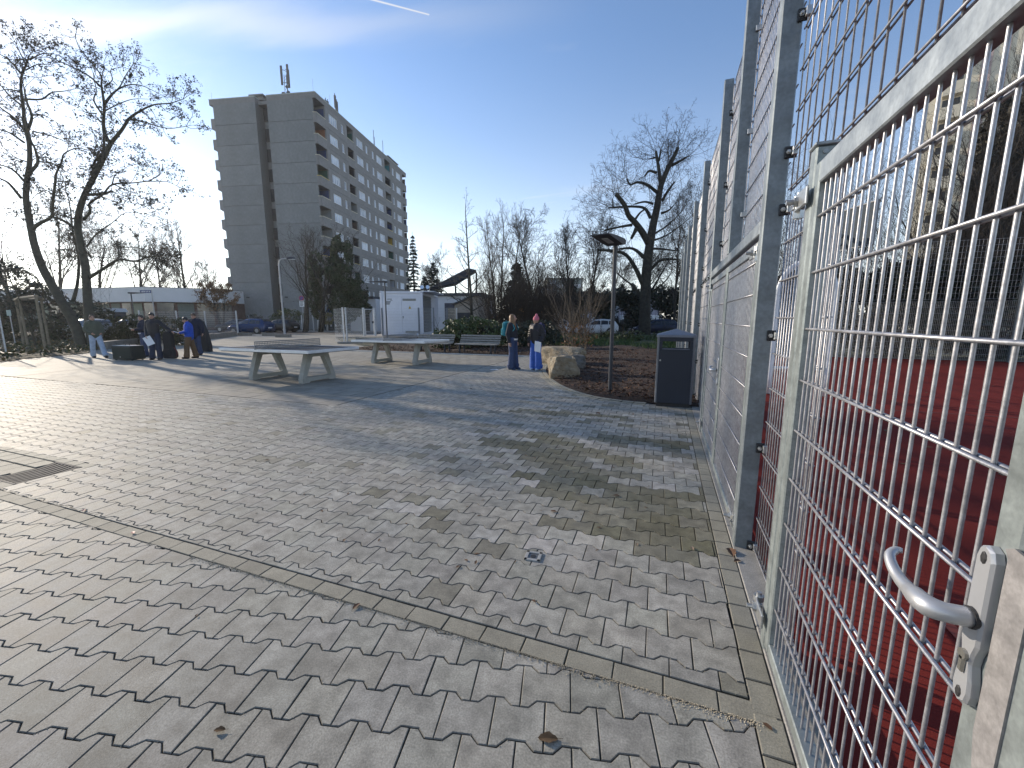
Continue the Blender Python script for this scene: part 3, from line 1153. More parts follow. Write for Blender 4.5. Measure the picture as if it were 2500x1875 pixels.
M_coping = mat('roof_coping', (0.38, 0.42, 0.38), 0.6, 0, 0.1, 3)
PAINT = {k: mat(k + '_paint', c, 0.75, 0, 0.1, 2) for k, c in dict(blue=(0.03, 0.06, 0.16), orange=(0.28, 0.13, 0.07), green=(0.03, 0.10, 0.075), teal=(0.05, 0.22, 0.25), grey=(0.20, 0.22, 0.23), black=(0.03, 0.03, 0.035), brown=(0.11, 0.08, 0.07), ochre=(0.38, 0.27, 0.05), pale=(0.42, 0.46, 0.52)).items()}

TC = en(-34.907, 57.32)
tw = thing('apartment_tower', 'twelve storey grey concrete slab block with white windows and coloured balconies', 'building', TC, PH)
J0, FH = 28.75, 2.73
m = MB()
m.box(-15.5, -9.05, 0.12, 32.1, -0.1, 31.4)
m.box(-9.05, -7.24, 1.7, 32.1, -0.1, 31.3)
m.box(-7.24, -1.7, 0.12, 32.1, -0.1, 31.4)
for v0, v1 in ((2.25, 8.2), (10.1, 21.65), (24.1, 30.2)):
    m.box(-1.7, -0.14, v0, v1, -0.1, 31.4)
m.box(-1.7, -0.45, 0.12, 0.24, -0.1, 31.4)
m.box(-0.14, -0.02, 2.25, 30.2, -0.1, J0 - 10 * FH - 0.03)
m.build('wall', M_conc, tw, local=True)
m = MB()
m.box(-16.15, -9.05, 0.0, 32.2, 31.42, 32.1); m.box(-7.24, 0.02, 0.0, 32.2, 31.42, 32.1); m.box(-9.05, -7.24, 0.6, 32.2, 31.32, 31.75)
m.build('roof_edge', M_conc2, tw, local=True)
m = MB()
m.box(-16.18, -9.03, -0.03, 32.23, 32.1, 32.2); m.box(-7.26, 0.05, -0.03, 32.23, 32.1, 32.2)
m.build('coping', M_coping, tw, local=True)
# gable panels, floor by floor
proto = {}


def floor_parts(key, name, mk, mt, k, sub=None):
    M = Matrix.Translation(Vector((0, 0, J0 - k * FH)))
    if key not in proto:
        mm_ = MB(); mk(mm_)
        o = mm_.build(name, mt, tw, local=True)
        o.location = M.translation
        proto[key] = o
        WM[o] = WM[tw] @ M
        return o
    return inst(name, proto[key], tw, M)


def hole_panel(mm, v0, v1, holes, z0=0.0, z1=2.70):
    mm.box(-0.14, 0, v0 + 0.015, v1 - 0.015, z0, 0.90)
    mm.box(-0.14, 0, v0 + 0.015, v1 - 0.015, 2.12, z1)
    p = v0 + 0.015
    for a, b in holes:
        mm.box(-0.14, 0, p, a, 0.90, 2.12)
        p = b
    mm.box(-0.14, 0, p, v1 - 0.015, 0.90, 2.12)


def win(mm, a, b, n):
    f = 0.06
    mm.box(-0.13, -0.05, a, b, 0.90, 0.90 + f); mm.box(-0.13, -0.05, a, b, 2.12 - f, 2.12)
    for i in range(n + 1):
        c = a + (b - a) * i / n
        w_ = f / 2 if 0 < i < n else f
        c0 = a if i == 0 else (b - f if i == n else c - w_)
        mm.box(-0.13, -0.045, c0, c0 + (f if i in (0, n) else 2 * w_), 0.90 + f, 2.12 - f)
    mm.box(-0.05, 0.035, a - 0.04, b + 0.04, 0.85, 0.90)


SEG = [(2.25, 8.2, [(3.2, 5.35, 4), (6.5, 7.14, 1)]), (10.1, 21.65, [(11.08, 13.22, 4), (14.27, 14.93, 1), (16.6, 17.28, 1), (18.33, 20.5, 4)]), (24.1, 30.2, [(25.06, 25.77, 1), (26.9, 29.07, 4)])]
BAL = [(0.06, 2.25), (8.2, 10.1), (21.65, 24.1), (30.2, 32.15)]
random.seed(5)
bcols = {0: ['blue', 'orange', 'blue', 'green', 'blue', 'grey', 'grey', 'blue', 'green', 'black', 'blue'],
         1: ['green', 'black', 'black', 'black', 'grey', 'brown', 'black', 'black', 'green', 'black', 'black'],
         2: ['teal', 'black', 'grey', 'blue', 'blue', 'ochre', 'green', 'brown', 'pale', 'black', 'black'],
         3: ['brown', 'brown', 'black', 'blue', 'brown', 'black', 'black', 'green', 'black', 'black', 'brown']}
caps = {0: [0, 0, 0, 1, 0, 0, 0, 1, 0, 0, 0], 1: [0] * 7 + [1, 1, 0, 0], 2: [2, 0, 0, 0, 1, 1, 0, 0, 2, 0, 0], 3: [2, 2, 2, 2, 2, 2, 0, 0, 2, 2, 2]}
capm = [M_cream, M_yell, M_conc2]
for k in range(11):
    floor_parts('gr', 'panel', lambda q: q.box(-7.24, -0.45, 0.0, 0.118, 0, 2.69), M_conc, k)
    floor_parts('gl', 'panel', lambda q: (q.box(-15.6, -9.17, 0.0, 0.118, 0, 2.69), q.box(-9.17, -9.05, 0, 1.6, 0, 2.69)), M_conc, k)
    floor_parts('rc', 'recess_window', lambda q: (q.box(-9.0, -7.3, 1.55, 1.69, 0.85, 2.55),), M_dark, k)
    floor_parts('lb', 'balcony', lambda q: (q.box(-16.15, -15.6, 0.0, 2.2, -0.45, 0.9), q.prism([(-16.15, -0.45), (-15.6, -0.75), (-15.6, -0.45)], 0.0, 2.2, lambda a, b, d: Vector((a, d, b)))), M_conc2, k)
    for si, (v0, v1, hs) in enumerate(SEG):
        floor_parts(('p', si), 'panel', lambda q: hole_panel(q, v0, v1, [(a, b) for a, b, n in hs]), M_conc2, k)
        for wi, (a, b, n) in enumerate(hs):
            o = floor_parts(('w', si, wi), 'window', lambda q: win(q, a, b, n), M_white, k)
            kk = ('g', si, wi)
            if kk not in proto:
                q = MB(); q.box(-0.118, -0.10, a + 0.03, b - 0.03, 0.93, 2.09)
                proto[kk] = q.build('pane', M_pane, o, local=True)
            else:
                inst('pane', proto[kk], o, Matrix.Identity(4))
    for bi, (v0, v1) in enumerate(BAL):
        q = MB()
        z = J0 - k * FH
        x1 = 0.0 if bi < 3 else 0.0
        q.box(-1.7, x1, v0, v1, z - 0.42, z - 0.02)
        q.box(-0.14, x1, v0, v1, z - 0.02, z + 0.84)
        if bi == 0:
            q.box(-0.46, -0.14, 0.0, 0.12, z - 0.42, z + 0.84)
        if bi == 3:
            q.box(-1.7, -0.14, v1 - 0.12, v1, z - 0.02, z + 0.84)
        o = q.build('balcony', M_conc2, tw, local=True)
        q = MB()
        q.box(-0.19, x1 + 0.04, v0, v1, z + 0.845, z + 0.93)
        if bi == 0:
            q.box(-0.48, -0.19, -0.04, 0.14, z + 0.845, z + 0.93)
        q.build('rail', capm[caps[bi][k]], o, local=True)
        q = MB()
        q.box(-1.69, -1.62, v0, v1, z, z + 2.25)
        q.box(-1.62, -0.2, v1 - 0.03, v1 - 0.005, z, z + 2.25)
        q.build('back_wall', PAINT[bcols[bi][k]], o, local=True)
# roof things
m = MB()
m.box(-10.1, -8.5, 0.9, 2.8, 32.1, 32.55); m.box(-10.4, -8.2, 0.6, 3.1, 32.56, 32.75)
m.build('roof_vent', M_conc2, tw, local=True)
m = MB(); m.box(-9, -2.2, 6.2, 13.0, 32.15, 33.1); m.box(-9.2, -2.0, 6.0, 13.2, 33.1, 33.22); m.box(-9, -1.4, 26.6, 31.2, 32.15, 33.6); m.box(-9.2, -1.2, 26.4, 31.4, 33.6, 33.75)
m.build('penthouse', M_conc2, tw, local=True)
M_ant = mat('antenna_grey', (0.12, 0.12, 0.125), 0.8, 0, 0.1)
m = MB()
bx, by = -5.4, 2.0
for dx, dy in ((-0.2, -0.2), (0.2, -0.2), (0.0, 0.22)):
    m.tube([(bx + dx, by + dy, 32), (bx + dx * .8, by + dy * .8, 35.6)], 0.04, 5)
for i in range(8):
    z = 32.3 + i * 0.4
    m.tube([(bx - 0.2, by - 0.2, z), (bx + 0.2, by - 0.2, z + 0.4)], 0.02, 4); m.tube([(bx + 0.2, by - 0.2, z), (bx, by + 0.22, z + 0.4)], 0.02, 4)
for dx, dy, z0, z1 in ((-0.45, -0.3, 34.2, 36.7), (0.5, -0.3, 34.3, 36.8), (0.05, 0.5, 34.2, 36.6)):
    m.bbox(bx + dx - 0.16, bx + dx + 0.16, by + dy - 0.08, by + dy + 0.08, z0, z1, 0.04)
    m.tube([(bx, by, z0 + 0.4), (bx + dx, by + dy, z0 + 0.4)], 0.04, 4); m.tube([(bx, by, z1 - 0.5), (bx + dx, by + dy, z1 - 0.5)], 0.04, 4)
m.ell((bx + 0.45, by - 0.4, 33.1), (0.3, 0.14, 0.3)); m.ell((bx + 0.3, by - 0.4, 33.9), (0.22, 0.12, 0.22)); m.bbox(bx - 0.6, bx - 0.2, by - 0.4, by - 0.1, 32.6, 33.3, 0.03)
m.build('antenna_mast', M_ant, tw, local=True)
m = MB()
for v_, h_ in ((9.5, 36.2), (10.1, 36.3), (12.4, 38.3), (12.9, 37.6)):
    m.tube([(-4, v_, 33), (-4, v_, h_)], 0.06, 5); m.bbox(-4.15, -3.85, v_ - 0.14, v_ + 0.14, h_ - 2.2, h_ - 0.3, 0.04)
for v_, h_ in ((24.0, 37.5), (24.3, 36.4), (28.0, 37.2)):
    m.tube([(-3, v_, 32.5), (-3, v_, h_)], 0.05, 5)
for v_ in (0.2, 4.3):
    m.tube([(-0.3, v_, 32.1), (-0.3, v_, 33.9)], 0.015, 4)
m.tube([(-15.9, 0.3, 32.1), (-15.9, 0.3, 33.2)], 0.015, 4)
m.build('antenna_mast', M_ant, tw, local=True)
m = MB(); m.bbox(-13.2, -12.8, -0.16, -0.002, 4.6, 4.78, 0.02); m.bbox(-6.9, -6.5, -0.16, -0.002, 4.6, 4.78, 0.02)
m.build('wall_lamp', M_dark, tw, local=True)
m = MB(); m.box(-5.6, -3.0, -0.25, -0.002, 1.95, 2.1)
m.build('ledge', M_conc2, tw, local=True)
q = MB(); q.box(-0.02, 0.03, 4.2, 6.4, -0.05, 1.4); q.build('door', mat('blue_door', (0.03, 0.06, 0.10), 0.5), tw, local=True)

# pavilion with the white fascia at the left
pv = thing('school_pavilion', 'low flat roofed pavilion with a broad white fascia behind the bare left trees', 'building', pt(361, 780, 54).to_2d().to_3d())
A, B, Cc = [pt(*q).to_2d() for q in ((-260, 780, 66), (361, 780, 54), (556, 780, 58.5))]
ztop, zbot = pt(361, 702, 54).z, pt(361, 736.5, 54).z
back = (B - FWD.to_2d() * 0) + FWD.to_2d() * 22
A2, C2 = A + FWD.to_2d() * 20, Cc + FWD.to_2d() * 14
m = MB(); m.prism([tuple(p) for p in (A, B, Cc, C2, back, A2)], zbot, ztop)
m.build('fascia', mat('white_render', (0.62, 0.62, 0.62), 0.8, 0, 0.06, 0.4, blot=0.3, blotf=0.2, blotc=(0.5, 0.5, 0.5)), pv)
m = MB(); m.prism([tuple(p + FWD.to_2d() * 0.0) for p in (A, B, Cc, C2, back, A2)], ztop + 0.002, ztop + 0.08)
m.build('roof', mat('roof_felt', (0.13, 0.13, 0.13), 0.9), pv)
ins = FWD.to_2d() * 1.3
m = MB(); m.prism([tuple(p + ins) for p in (A, B, Cc, C2, back, A2)], -0.1, zbot - 0.002)
m.build('wall', mat('dark_brick', (0.10, 0.06, 0.05), 0.9, 0, 0.2, 2), pv)
wcol = [mat('pavilion_glass', (0.035, 0.05, 0.06), 0.15, 0, 0.3, 0.5, spec=0.8), mat('pavilion_panel', (0.12, 0.15, 0.13), 0.6), mat('pavilion_blue', (0.05, 0.08, 0.13), 0.5), mat('pavilion_green', (0.10, 0.15, 0.11), 0.5)]
random.seed(3)
for P0, P1 in ((A, B), (B, Cc)):
    d = (P1 - P0); L = d.length; d /= L
    nrm = Vector((d.y, -d.x))
    k = int(L / 1.9)
    for i in range(k):
        a = P0 + ins + d * (i * L / k + 0.25) + nrm * 0.06
        b = P0 + ins + d * ((i + 1) * L / k - 0.12) + nrm * 0.06
        hi = zbot - 0.12
        m = MB()
        t = nrm * 0.05
        vs = [Vector((*(a), 0.3)), Vector((*(b), 0.3)), Vector((*(b), hi)), Vector((*(a), hi))]
        vs += [p - Vector((*t, 0)) for p in vs]
        m.add(vs, [(0, 1, 2, 3), (7, 6, 5, 4), (0, 4, 5, 1), (3, 2, 6, 7), (1, 5, 6, 2), (0, 3, 7, 4)])
        m.build('window', random.choice(wcol + wcol[:1]), pv)

# white flat roofed building beyond the container
M_wrend = mat('white_wall', (0.66, 0.66, 0.68), 0.8, 0, 0.05, 0.5)
VB = 50.0
a, b = rn(936, 720, VB), rn(1176, 720, VB)
zt = rn(1050, 716, VB).z
wb = thing('garage_building', 'low white building with a dark flat roof edge behind the white container', 'building', (a.x, a.y, 0), PH)
Lw = (b - a).length
m = MB(); m.box(0, Lw, 0, 9, -0.1, zt - 0.35); m.box(-3.4, 0, -2.2, 6, -0.1, zt - 0.75); m.build('wall', M_wrend, wb, local=True)
m = MB(); m.box(-0.2, Lw + 0.2, -0.25, 9.2, zt - 0.35, zt); m.box(-3.6, -0.2, -2.4, 6.2, zt - 0.75, zt - 0.45); m.build('roof', mat('dark_roof_edge', (0.06, 0.065, 0.075), 0.7), wb, local=True)
ua = lambda x: (rn(x, 760, VB) - a).dot(EV)
m = MB(); m.box(ua(1086), ua(1141), -0.05, 0.3, 0, rn(1090, 740, VB).z); m.build('door', mat('dark_blue_door', (0.02, 0.03, 0.06), 0.4), wb, local=True)
m = MB(); m.box(ua(1086) + 0.25, ua(1141) - 0.25, -0.09, -0.055, 0.2, rn(1090, 752, VB).z)
m.build('window', wcol[0], wb, local=True)
m = MB(); m.box(-1.9, -0.9, -2.25, -2.0, 0, rn(1090, 742, VB).z); m.build('door', M_dark, wb, local=True)
for x in (1031, 1045):
    p = rn(x, 714, VB + 1.5)
    u_ = (p - a).dot(EV)
    m = MB()
    m.tube([(u_, 1.5, zt), (u_, 1.5, zt + 0.55)], 0.19, 10); m.tube([(u_, 1.5, zt + 0.5), (u_ + 0.05, 1.35, zt + 0.8), (u_ + 0.1, 1.1, zt + 0.85)], [0.2, 0.27, 0.24], 10)
    m.build('vent_pipe', mat('chrome', (0.7, 0.72, 0.74), 0.2, 0.9), wb, local=True)
# beige house end beside it
a, b = rn(1110, 760, 46), rn(1168, 760, 46)
bh = thing('beige_house', 'small beige gabled house end half hidden by brown shrubs', 'building', (a.x, a.y, 0), PH)
L = (b - a).length; z0, z1 = rn(1110, 745, 46).z, rn(1164, 723, 46).z
m = MB(); m.prism([(0, -0.1), (L, -0.1), (L, z1), (L * .85, z1), (0, z0)], 0, 7, lambda p, q, d: Vector((p, d, q)))
m.build('wall', mat('beige_render', (0.36, 0.31, 0.25), 0.85, 0, 0.08, 1), bh, local=True)
m = MB(); m.box(L * 0.12, L * 0.72, -0.06, -0.002, 0.2, z0 * 0.72); m.build('window', M_dark, bh, local=True)
m = MB(); m.prism([(-0.2, z0 + 0.01), (L * .85, z1 + 0.01), (L + .1, z1 + 0.01), (L + .1, z1 + 0.16), (L * .85, z1 + 0.16), (-0.2, z0 + 0.16)], -0.3, 7.2, lambda p, q, d: Vector((p, d, q)))
m.build('roof', mat('dark_roof_edge', (0.06, 0.065, 0.075), 0.7), bh, local=True)
# tilted roof
cr = thing('canopy_roof', 'dark tilted canopy roof rising above the low white building', 'roof', pt(1110, 780, 56).to_2d().to_3d())
q4 = [pt(1050, 709, 55), pt(1112, 698, 52), pt(1163, 665, 60), pt(1143, 660, 64)]
m = MB(); m.add(q4 + [p + Vector((0, 0, 0.35)) for p in q4], [(3, 2, 1, 0), (4, 5, 6, 7), (0, 1, 5, 4), (1, 2, 6, 5), (2, 3, 7, 6), (3, 0, 4, 7)])
m.build('roof', mat('slate_roof', (0.030, 0.031, 0.033), 0.95, 0, 0.2, 4, spec=0.1), cr)
m = MB()
for p in q4:
    m.tube([(p.x, p.y, 0), tuple(p)], 0.12, 6)
m.build('post', M_dark, cr)

# terrace with the equipment container
TZ = 0.30
LATV = Vector((math.cos(YAW), math.sin(YAW), 0))


def lf(l, f, z=0.0):
    return LATV * l + FWD * f + Vector((0, 0, z))


sheet('gravel_terrace', [tuple(lf(*q)[:2]) for q in ((-9.9, 26.6), (-1.2, 26.6), (-1.0, 33), (-1, 37.5), (-10.5, 37.5))], TZ, mat('gravel', (0.22, 0.21, 0.19), 0.95, 0, 0.3, 20, 0.6, 60))
M_tim = mat('brown_timber', (0.075, 0.045, 0.03), 0.85, 0, 0.2, 6)
q = thing('retaining_edge', 'long grey concrete kerb beam in front of the container platform', 'kerb', lf(-8.9, 26.5))
m = MB()
for i in range(4):
    m.bbox(-10.0 + i * 0.62 - 0 * i, -10.0 + (i + 1) * 0.62 - 0.01, 26.3, 26.56, 0.0, 0.27, 0.012, Matrix.Rotation(YAW, 4, 'Z'))
m.build('beam', M_kerbp, q)
q = thing('retaining_edge', 'dark brown timber edging board beside the dark green bush', 'edging', lf(-4.5, 26.5))
for i in range(4):
    m = MB(); m.bbox(-6.6 + i * 1.35, -6.6 + (i + 1) * 1.35 - 0.015, 26.36, 26.5, 0.0, TZ + 0.01, 0.01, Matrix.Rotation(YAW, 4, 'Z')); m.build('board', M_tim, q)

CW, CD, CH = 2.95, 6.0, 3.06
cp_ = lf(-9.16, 29.0, TZ)
ct = thing('container', 'white steel equipment container with grey vents and a yellow warning triangle', 'container', cp_, YAW)
M_cw = mat('white_container_paint', (0.66, 0.68, 0.74), 0.45, 0, 0.05, 1.5, blot=0.8, blotf=0.12, blotc=(0.5, 0.5, 0.5))
M_cg = mat('grey_louvre', (0.24, 0.25, 0.24), 0.6)
m = MB(); m.box(0.06, CW - 0.06, 0.07, CD - 0.06, 0.1, CH - 0.06); m.build('body', M_cw, ct, local=True)
m = MB()
for x in (0, CW - 0.14):
    for y in (0, CD - 0.14):
        m.bbox(x, x + 0.14, y, y + 0.14, 0.0, CH, 0.012)
for z0, z1 in ((0.0, 0.14), (CH - 0.16, CH - 0.02)):
    m.bbox(0.14, CW - 0.14, 0.01, 0.12, z0, z1, 0.01); m.bbox(0.01, 0.12, 0.14, CD - 0.14, z0, z1, 0.01); m.bbox(CW - 0.12, CW - 0.01, 0.14, CD - 0.14, z0, z1, 0.01)
m.bbox(0.14, CW - 0.14, 0.03, 0.1, CH - 0.40, CH - 0.36, 0.008)
m.build('frame', M_cw, ct, local=True)
m = MB()
for x in (0.03, CW - 0.11):
    m.bbox(x, x + 0.08, -0.008, 0.03, CH - 0.11, CH - 0.04, 0.02)
m.build('corner_casting', M_black, ct, local=True)
for x0, x1 in ((0.15, CW / 2 - 0.004), (CW / 2 + 0.004, CW - 0.15)):
    m = MB(); m.bbox(x0, x1, 0.035, 0.068, 0.16, CH - 0.42, 0.008); m.build('door', M_cw, ct, local=True)
fx = lambda px_: CW * (px_ - 965) / (1590 - 965)
fz = lambda py_: CH * (1000 - py_) / (1000 - 345)
for x0, x1, y0, y1 in ((1295, 1492, 455, 488), (1320, 1517, 930, 962)):
    m = MB()
    for i in range(6):
        za, zb = fz(y1), fz(y0)
        m.bbox(fx(x0), fx(x1), 0.015, 0.034, za + (zb - za) * i / 6, za + (zb - za) * (i + 0.75) / 6, 0.003)
    m.build('vent', M_cg, ct, local=True)
m = MB(); m.bbox(fx(1288), fx(1300), -0.01, 0.033, fz(745), fz(712), 0.005); m.build('handle', M_cg, ct, local=True)
fr = lambda p, q, d: Vector((p, d, q))
tri = [(fx(1378), fz(606)), (fx(1418), fz(606)), (fx(1398), fz(560))]
m = MB(); m.prism(tri, 0.026, 0.034, fr); o = m.build('warning_sign', mat('warning_yellow', (0.75, 0.50, 0.03), 0.5), ct, local=True)
ct_ = (sum(p[0] for p in tri) / 3, sum(p[1] for p in tri) / 3)
m = MB()
for i in range(3):
    a, b = Vector(tri[i]), Vector(tri[(i + 1) % 3])
    ia, ib = a + (Vector(ct_) - a) * 0.16, b + (Vector(ct_) - b) * 0.16
    m.prism([tuple(a), tuple(b), tuple(ib), tuple(ia)], 0.022, 0.0255, fr)
m.prism([(ct_[0] - 0.012, ct_[1] - 0.035), (ct_[0] + 0.014, ct_[1] - 0.01), (ct_[0] + 0.0, ct_[1] + 0.0), (ct_[0] + 0.012, ct_[1] + 0.05), (ct_[0] - 0.016, ct_[1] + 0.008), (ct_[0] - 0.002, ct_[1] - 0.005)], 0.022, 0.0255, fr)
m.build('pictogram', M_black, o, local=True)
# slanted grey emblem
m = MB()
P = lambda x, y: (fx(x), fz(y))
m.prism([P(1045, 545), P(1090, 545), P(1122, 490), P(1045, 490)][::-1], 0.026, 0.034, fr)
m.prism([P(1090, 545), P(1098, 545), P(1138, 458), P(1128, 458)][::-1], 0.0255, 0.0335, fr)
m.prism([P(1062, 470), P(1130, 470), P(1136, 457), P(1075, 457)][::-1], 0.0262, 0.0342, fr)
m.prism([P(1120, 490), P(1152, 490), P(1142, 482), P(1124, 482)][::-1], 0.0258, 0.0338, fr)
m.build('emblem', mat('emblem_grey', (0.28, 0.29, 0.31), 0.5), ct, local=True)
m = MB()
for i in range(22):
    z = 0.25 + i * 0.115
    m.add([(CW - 0.055, 0.5, z), (CW - 0.055, 3.1, z), (CW + 0.02, 3.1, z + 0.05), (CW + 0.02, 0.5, z + 0.05), (CW - 0.055, 0.5, z + 0.10), (CW - 0.055, 3.1, z + 0.10)], [(0, 1, 2, 3), (3, 2, 5, 4)])
m.box(CW - 0.06, CW - 0.05, 0.45, 3.15, 0.2, CH - 0.25)
m.build('louvre', M_cg, ct, local=True)
m = MB()
for i in range(14):
    m.box(CW - 0.06, CW - 0.03, 3.3 + i * 0.19, 3.39 + i * 0.19, 0.15, CH - 0.18)
m.build('corrugation', M_cw, ct, local=True)
m = MB(); m.box(CW - 0.3, CW + 0.75, 0.3, 4.5, CH - 0.03, CH + 0.02); m.build('canopy', M_cw, ct, local=True)

# distant buildings
def slab_block(name, label, px0, px1, ytop, d, depth, floors, colr, bw=1.0):
    a, b = pt(px0, 780, d), pt(px1, 780, d)
    L = (b - a).length
    t = thing(name, label, 'building', (a.x, a.y, 0), math.atan2((b - a).y, (b - a).x))
    zt = pt(px0, ytop, d).z
    m = MB(); m.box(0, L, 0, depth, -0.1, zt); m.build('wall', colr, t, local=True)
    m = MB(); m.box(-0.3, L + 0.3, -0.3, depth + 0.3, zt, zt + 0.3); m.build('roof', M_conc2, t, local=True)
    fh = zt / floors
    n = max(2, int(L / 4))
    wm = None; bm_ = None
    for k in range(floors):
        for i in range(n):
            M = Matrix.Translation(Vector(((i + 0.15) * L / n, 0, k * fh)))
            if wm is None:
                q = MB(); q.box(0, 1.6, -0.05, 0.1, fh * 0.35, fh * 0.85); wm = q.build('window', M_pane, t, local=True); wm.location = M.translation
                q = MB(); q.box(1.9, 3.6, -1.1, 0.1, fh * 0.02, fh * 0.42); bm_ = q.build('balcony', M_white if bw else M_conc, t, local=True); bm_.location = M.translation
            else:
                inst('window', wm, t, M); inst('balcony', bm_, t, M)
    return t


slab_block('apartment_house', 'distant pale green apartment house with white balconies above the shrubs', 1335, 1420, 683, 118, 14, 5, mat('pale_green_render', (0.30, 0.33, 0.30), 0.85))
slab_block('apartment_house', 'distant low grey apartment house left of the pale green one', 1312, 1352, 703, 100, 12, 4, mat('grey_render', (0.33, 0.34, 0.34), 0.85))

slab_block('low_building', 'pale lilac low building showing between the dark ivy hedges', 1400, 1610, 722, 60, 10, 1, mat('pale_lilac_render', (0.34, 0.32, 0.36), 0.85))

# white tower seen through the near gate
TD = 62
a = pt(2190, 780, TD); b = pt(2310, 780, TD)
wt = thing('residential_tower', 'tall cream white tower with stacked balconies seen through the near gate', 'building', (a.x, a.y, 0), YAW - R(43.5))
M_cr = mat('cream_render', (0.62, 0.56, 0.44), 0.85, 0, 0.05, 0.3)
M_pk = mat('rose_stripe', (0.45, 0.35, 0.33), 0.85)
m = MB(); m.box(0, 13, 0, 14, -0.1, 38.5); m.build('wall', M_cr, wt, local=True)
m = MB(); m.box(4.6, 5.5, -0.08, -0.003, 0, 38.3); m.box(6.6, 6.9, -0.08, -0.003, 0, 38.3); m.build('stripe', M_pk, wt, local=True)
for k in range(12):
    z = 1.5 + k * 3.0
    o = MB(); o.box(1.3, 3.2, -1.2, -0.003, z, z + 1.35); o.box(1.3, 3.2, -1.2, -0.003, z - 0.2, z - 0.003)
    bo = o.build('balcony', M_cr, wt, local=True)
    o = MB(); o.box(1.4, 3.1, -0.05, -0.004, z + 1.36, z + 2.6); o.build('window', M_dark, bo, local=True)
    o = MB(); o.box(-0.05, -0.003, 2, 3.2, z + 1.0, z + 2.3); o.box(-0.05, -0.003, 6, 7.5, z + 1.0, z + 2.3); o.build('window', M_dark, wt, local=True)

# ------------------------------------------------------------------ trees and plants
M_bark = mat('bark_dark', (0.022, 0.019, 0.016), 0.9, 0, 0.35, 5, 0.8, 26, bdist=0.04, col2=(0.05, 0.047, 0.034))
M_bark2 = mat('bark_grey', (0.062, 0.056, 0.047), 0.9, 0, 0.3, 6, 0.7, 30, bdist=0.03, col2=(0.075, 0.075, 0.05))
M_twig = mat('twigs', (0.042, 0.033, 0.026), 0.9, 0, 0.25, 3)
M_twigl = mat('pale_twigs', (0.12, 0.095, 0.07), 0.9, 0, 0.25, 3)
M_alder = mat('alder_leaves', (0.05, 0.045, 0.028), 0.8, 0, 0.3, 3)
M_ivy = mat('ivy_leaves', (0.025, 0.042, 0.018), 0.6, 0, 0.4, 2, col2=(0.045, 0.07, 0.025))
M_ivyb = mat('brown_ivy', (0.030, 0.030, 0.018), 0.7, 0, 0.4, 2, col2=(0.055, 0.045, 0.026))
M_conif = mat('conifer_needles', (0.02, 0.032, 0.02), 0.7, 0, 0.35, 2)
M_green = mat('shrub_leaves', (0.045, 0.075, 0.025), 0.6, 0, 0.4, 2.5, col2=(0.085, 0.12, 0.035))
M_brown = mat('dry_leaves', (0.16, 0.085, 0.035), 0.85, 0, 0.4, 4)
M_beech = mat('beech_hedge', (0.075, 0.06, 0.03), 0.85, 0, 0.4, 2.2, col2=(0.05, 0.065, 0.028))
M_dkleaf = mat('dark_laurel', (0.02, 0.032, 0.018), 0.45, 0, 0.4, 2)


def rv():
    while True:
        p = Vector((U(-1, 1), U(-1, 1), U(-1, 1)))
        if 0.05 < p.length < 1:
            return p.normalized()


def leafcloud(mb, c, r, n, s, thr=-0.15, fr=1.3, shell=0.35, sv=0.5, flat=False):
    c = Vector(c)
    k = 0
    tries = 0
    while k < n and tries < n * 6:
        tries += 1
        d = rv()
        q = (shell + (1 - shell) * random.random() ** 0.6)
        p = c + Vector((d.x * r[0] * q, d.y * r[1] * q, d.z * r[2] * q))
        if noise.noise(p * fr) < thr - 0.25 * (q - 0.8):
            continue
        a = rv(); b = a.cross(rv())
        if b.length < 0.1:
            continue
        b.normalize()
        ss = s * (1 + U(-sv, sv))
        mb.add([p - a * ss, p + b * ss * 0.45, p + a * ss, p - b * ss * 0.45], [(0, 1, 2, 3)])
        k += 1


def grow(tr, cr, p, d, L, r, lev, P):
    ns = P['segs'][lev]
    pts = [p.copy()]; ds = []
    for i in range(ns):
        d = (d + rv() * P['wan'][lev] + Vector((0, 0, P['up'][lev]))).normalized()
        p = p + d * (L / ns)
        pts.append(p.copy()); ds.append(d.copy())
    rad = [r * (1 - (1 - P['tap'][lev]) * i / ns) for i in range(ns + 1)]
    (tr if lev <= P.get('trl', 1) else cr).tube(pts, rad, P['sides'][lev], cap=False)
    if lev + 1 < len(P['segs']):
        n = P['n'][lev]
        n = max(1, int(n * (0.75 + 0.5 * random.random())))
        for k in range(n):
            t = P['t0'][lev] + (1 - P['t0'][lev]) * ((k + random.random()) / n)
            f = t * ns
            i = min(int(f), ns - 1)
            q = pts[i].lerp(pts[i + 1], f - i)
            dd = ds[i]
            ax = dd.cross(rv())
            if ax.length < 1e-3:
                continue
            ax.normalize()
            ang = R(P['ang'][lev] * U(0.75, 1.25))
            nd_ = Matrix.Rotation(ang, 3, ax) @ dd
            ll = L * P['lr'][lev] * U(0.7, 1.25) * (1.15 - P.get('cone', 0.55) * t)
            grow(tr, cr, q, nd_, ll, max(rad[min(i + 1, ns)] * P['rr'][lev], P['rmin']), lev + 1, P)
        if lev <= 1 and rad[-1] > P['rmin'] * 1.2:
            grow(tr, cr, pts[-1], ds[-1], L * 0.26, rad[-1], lev + 1, P)
    elif P.get('leaf') is not None:
        P['leaf'](pts)


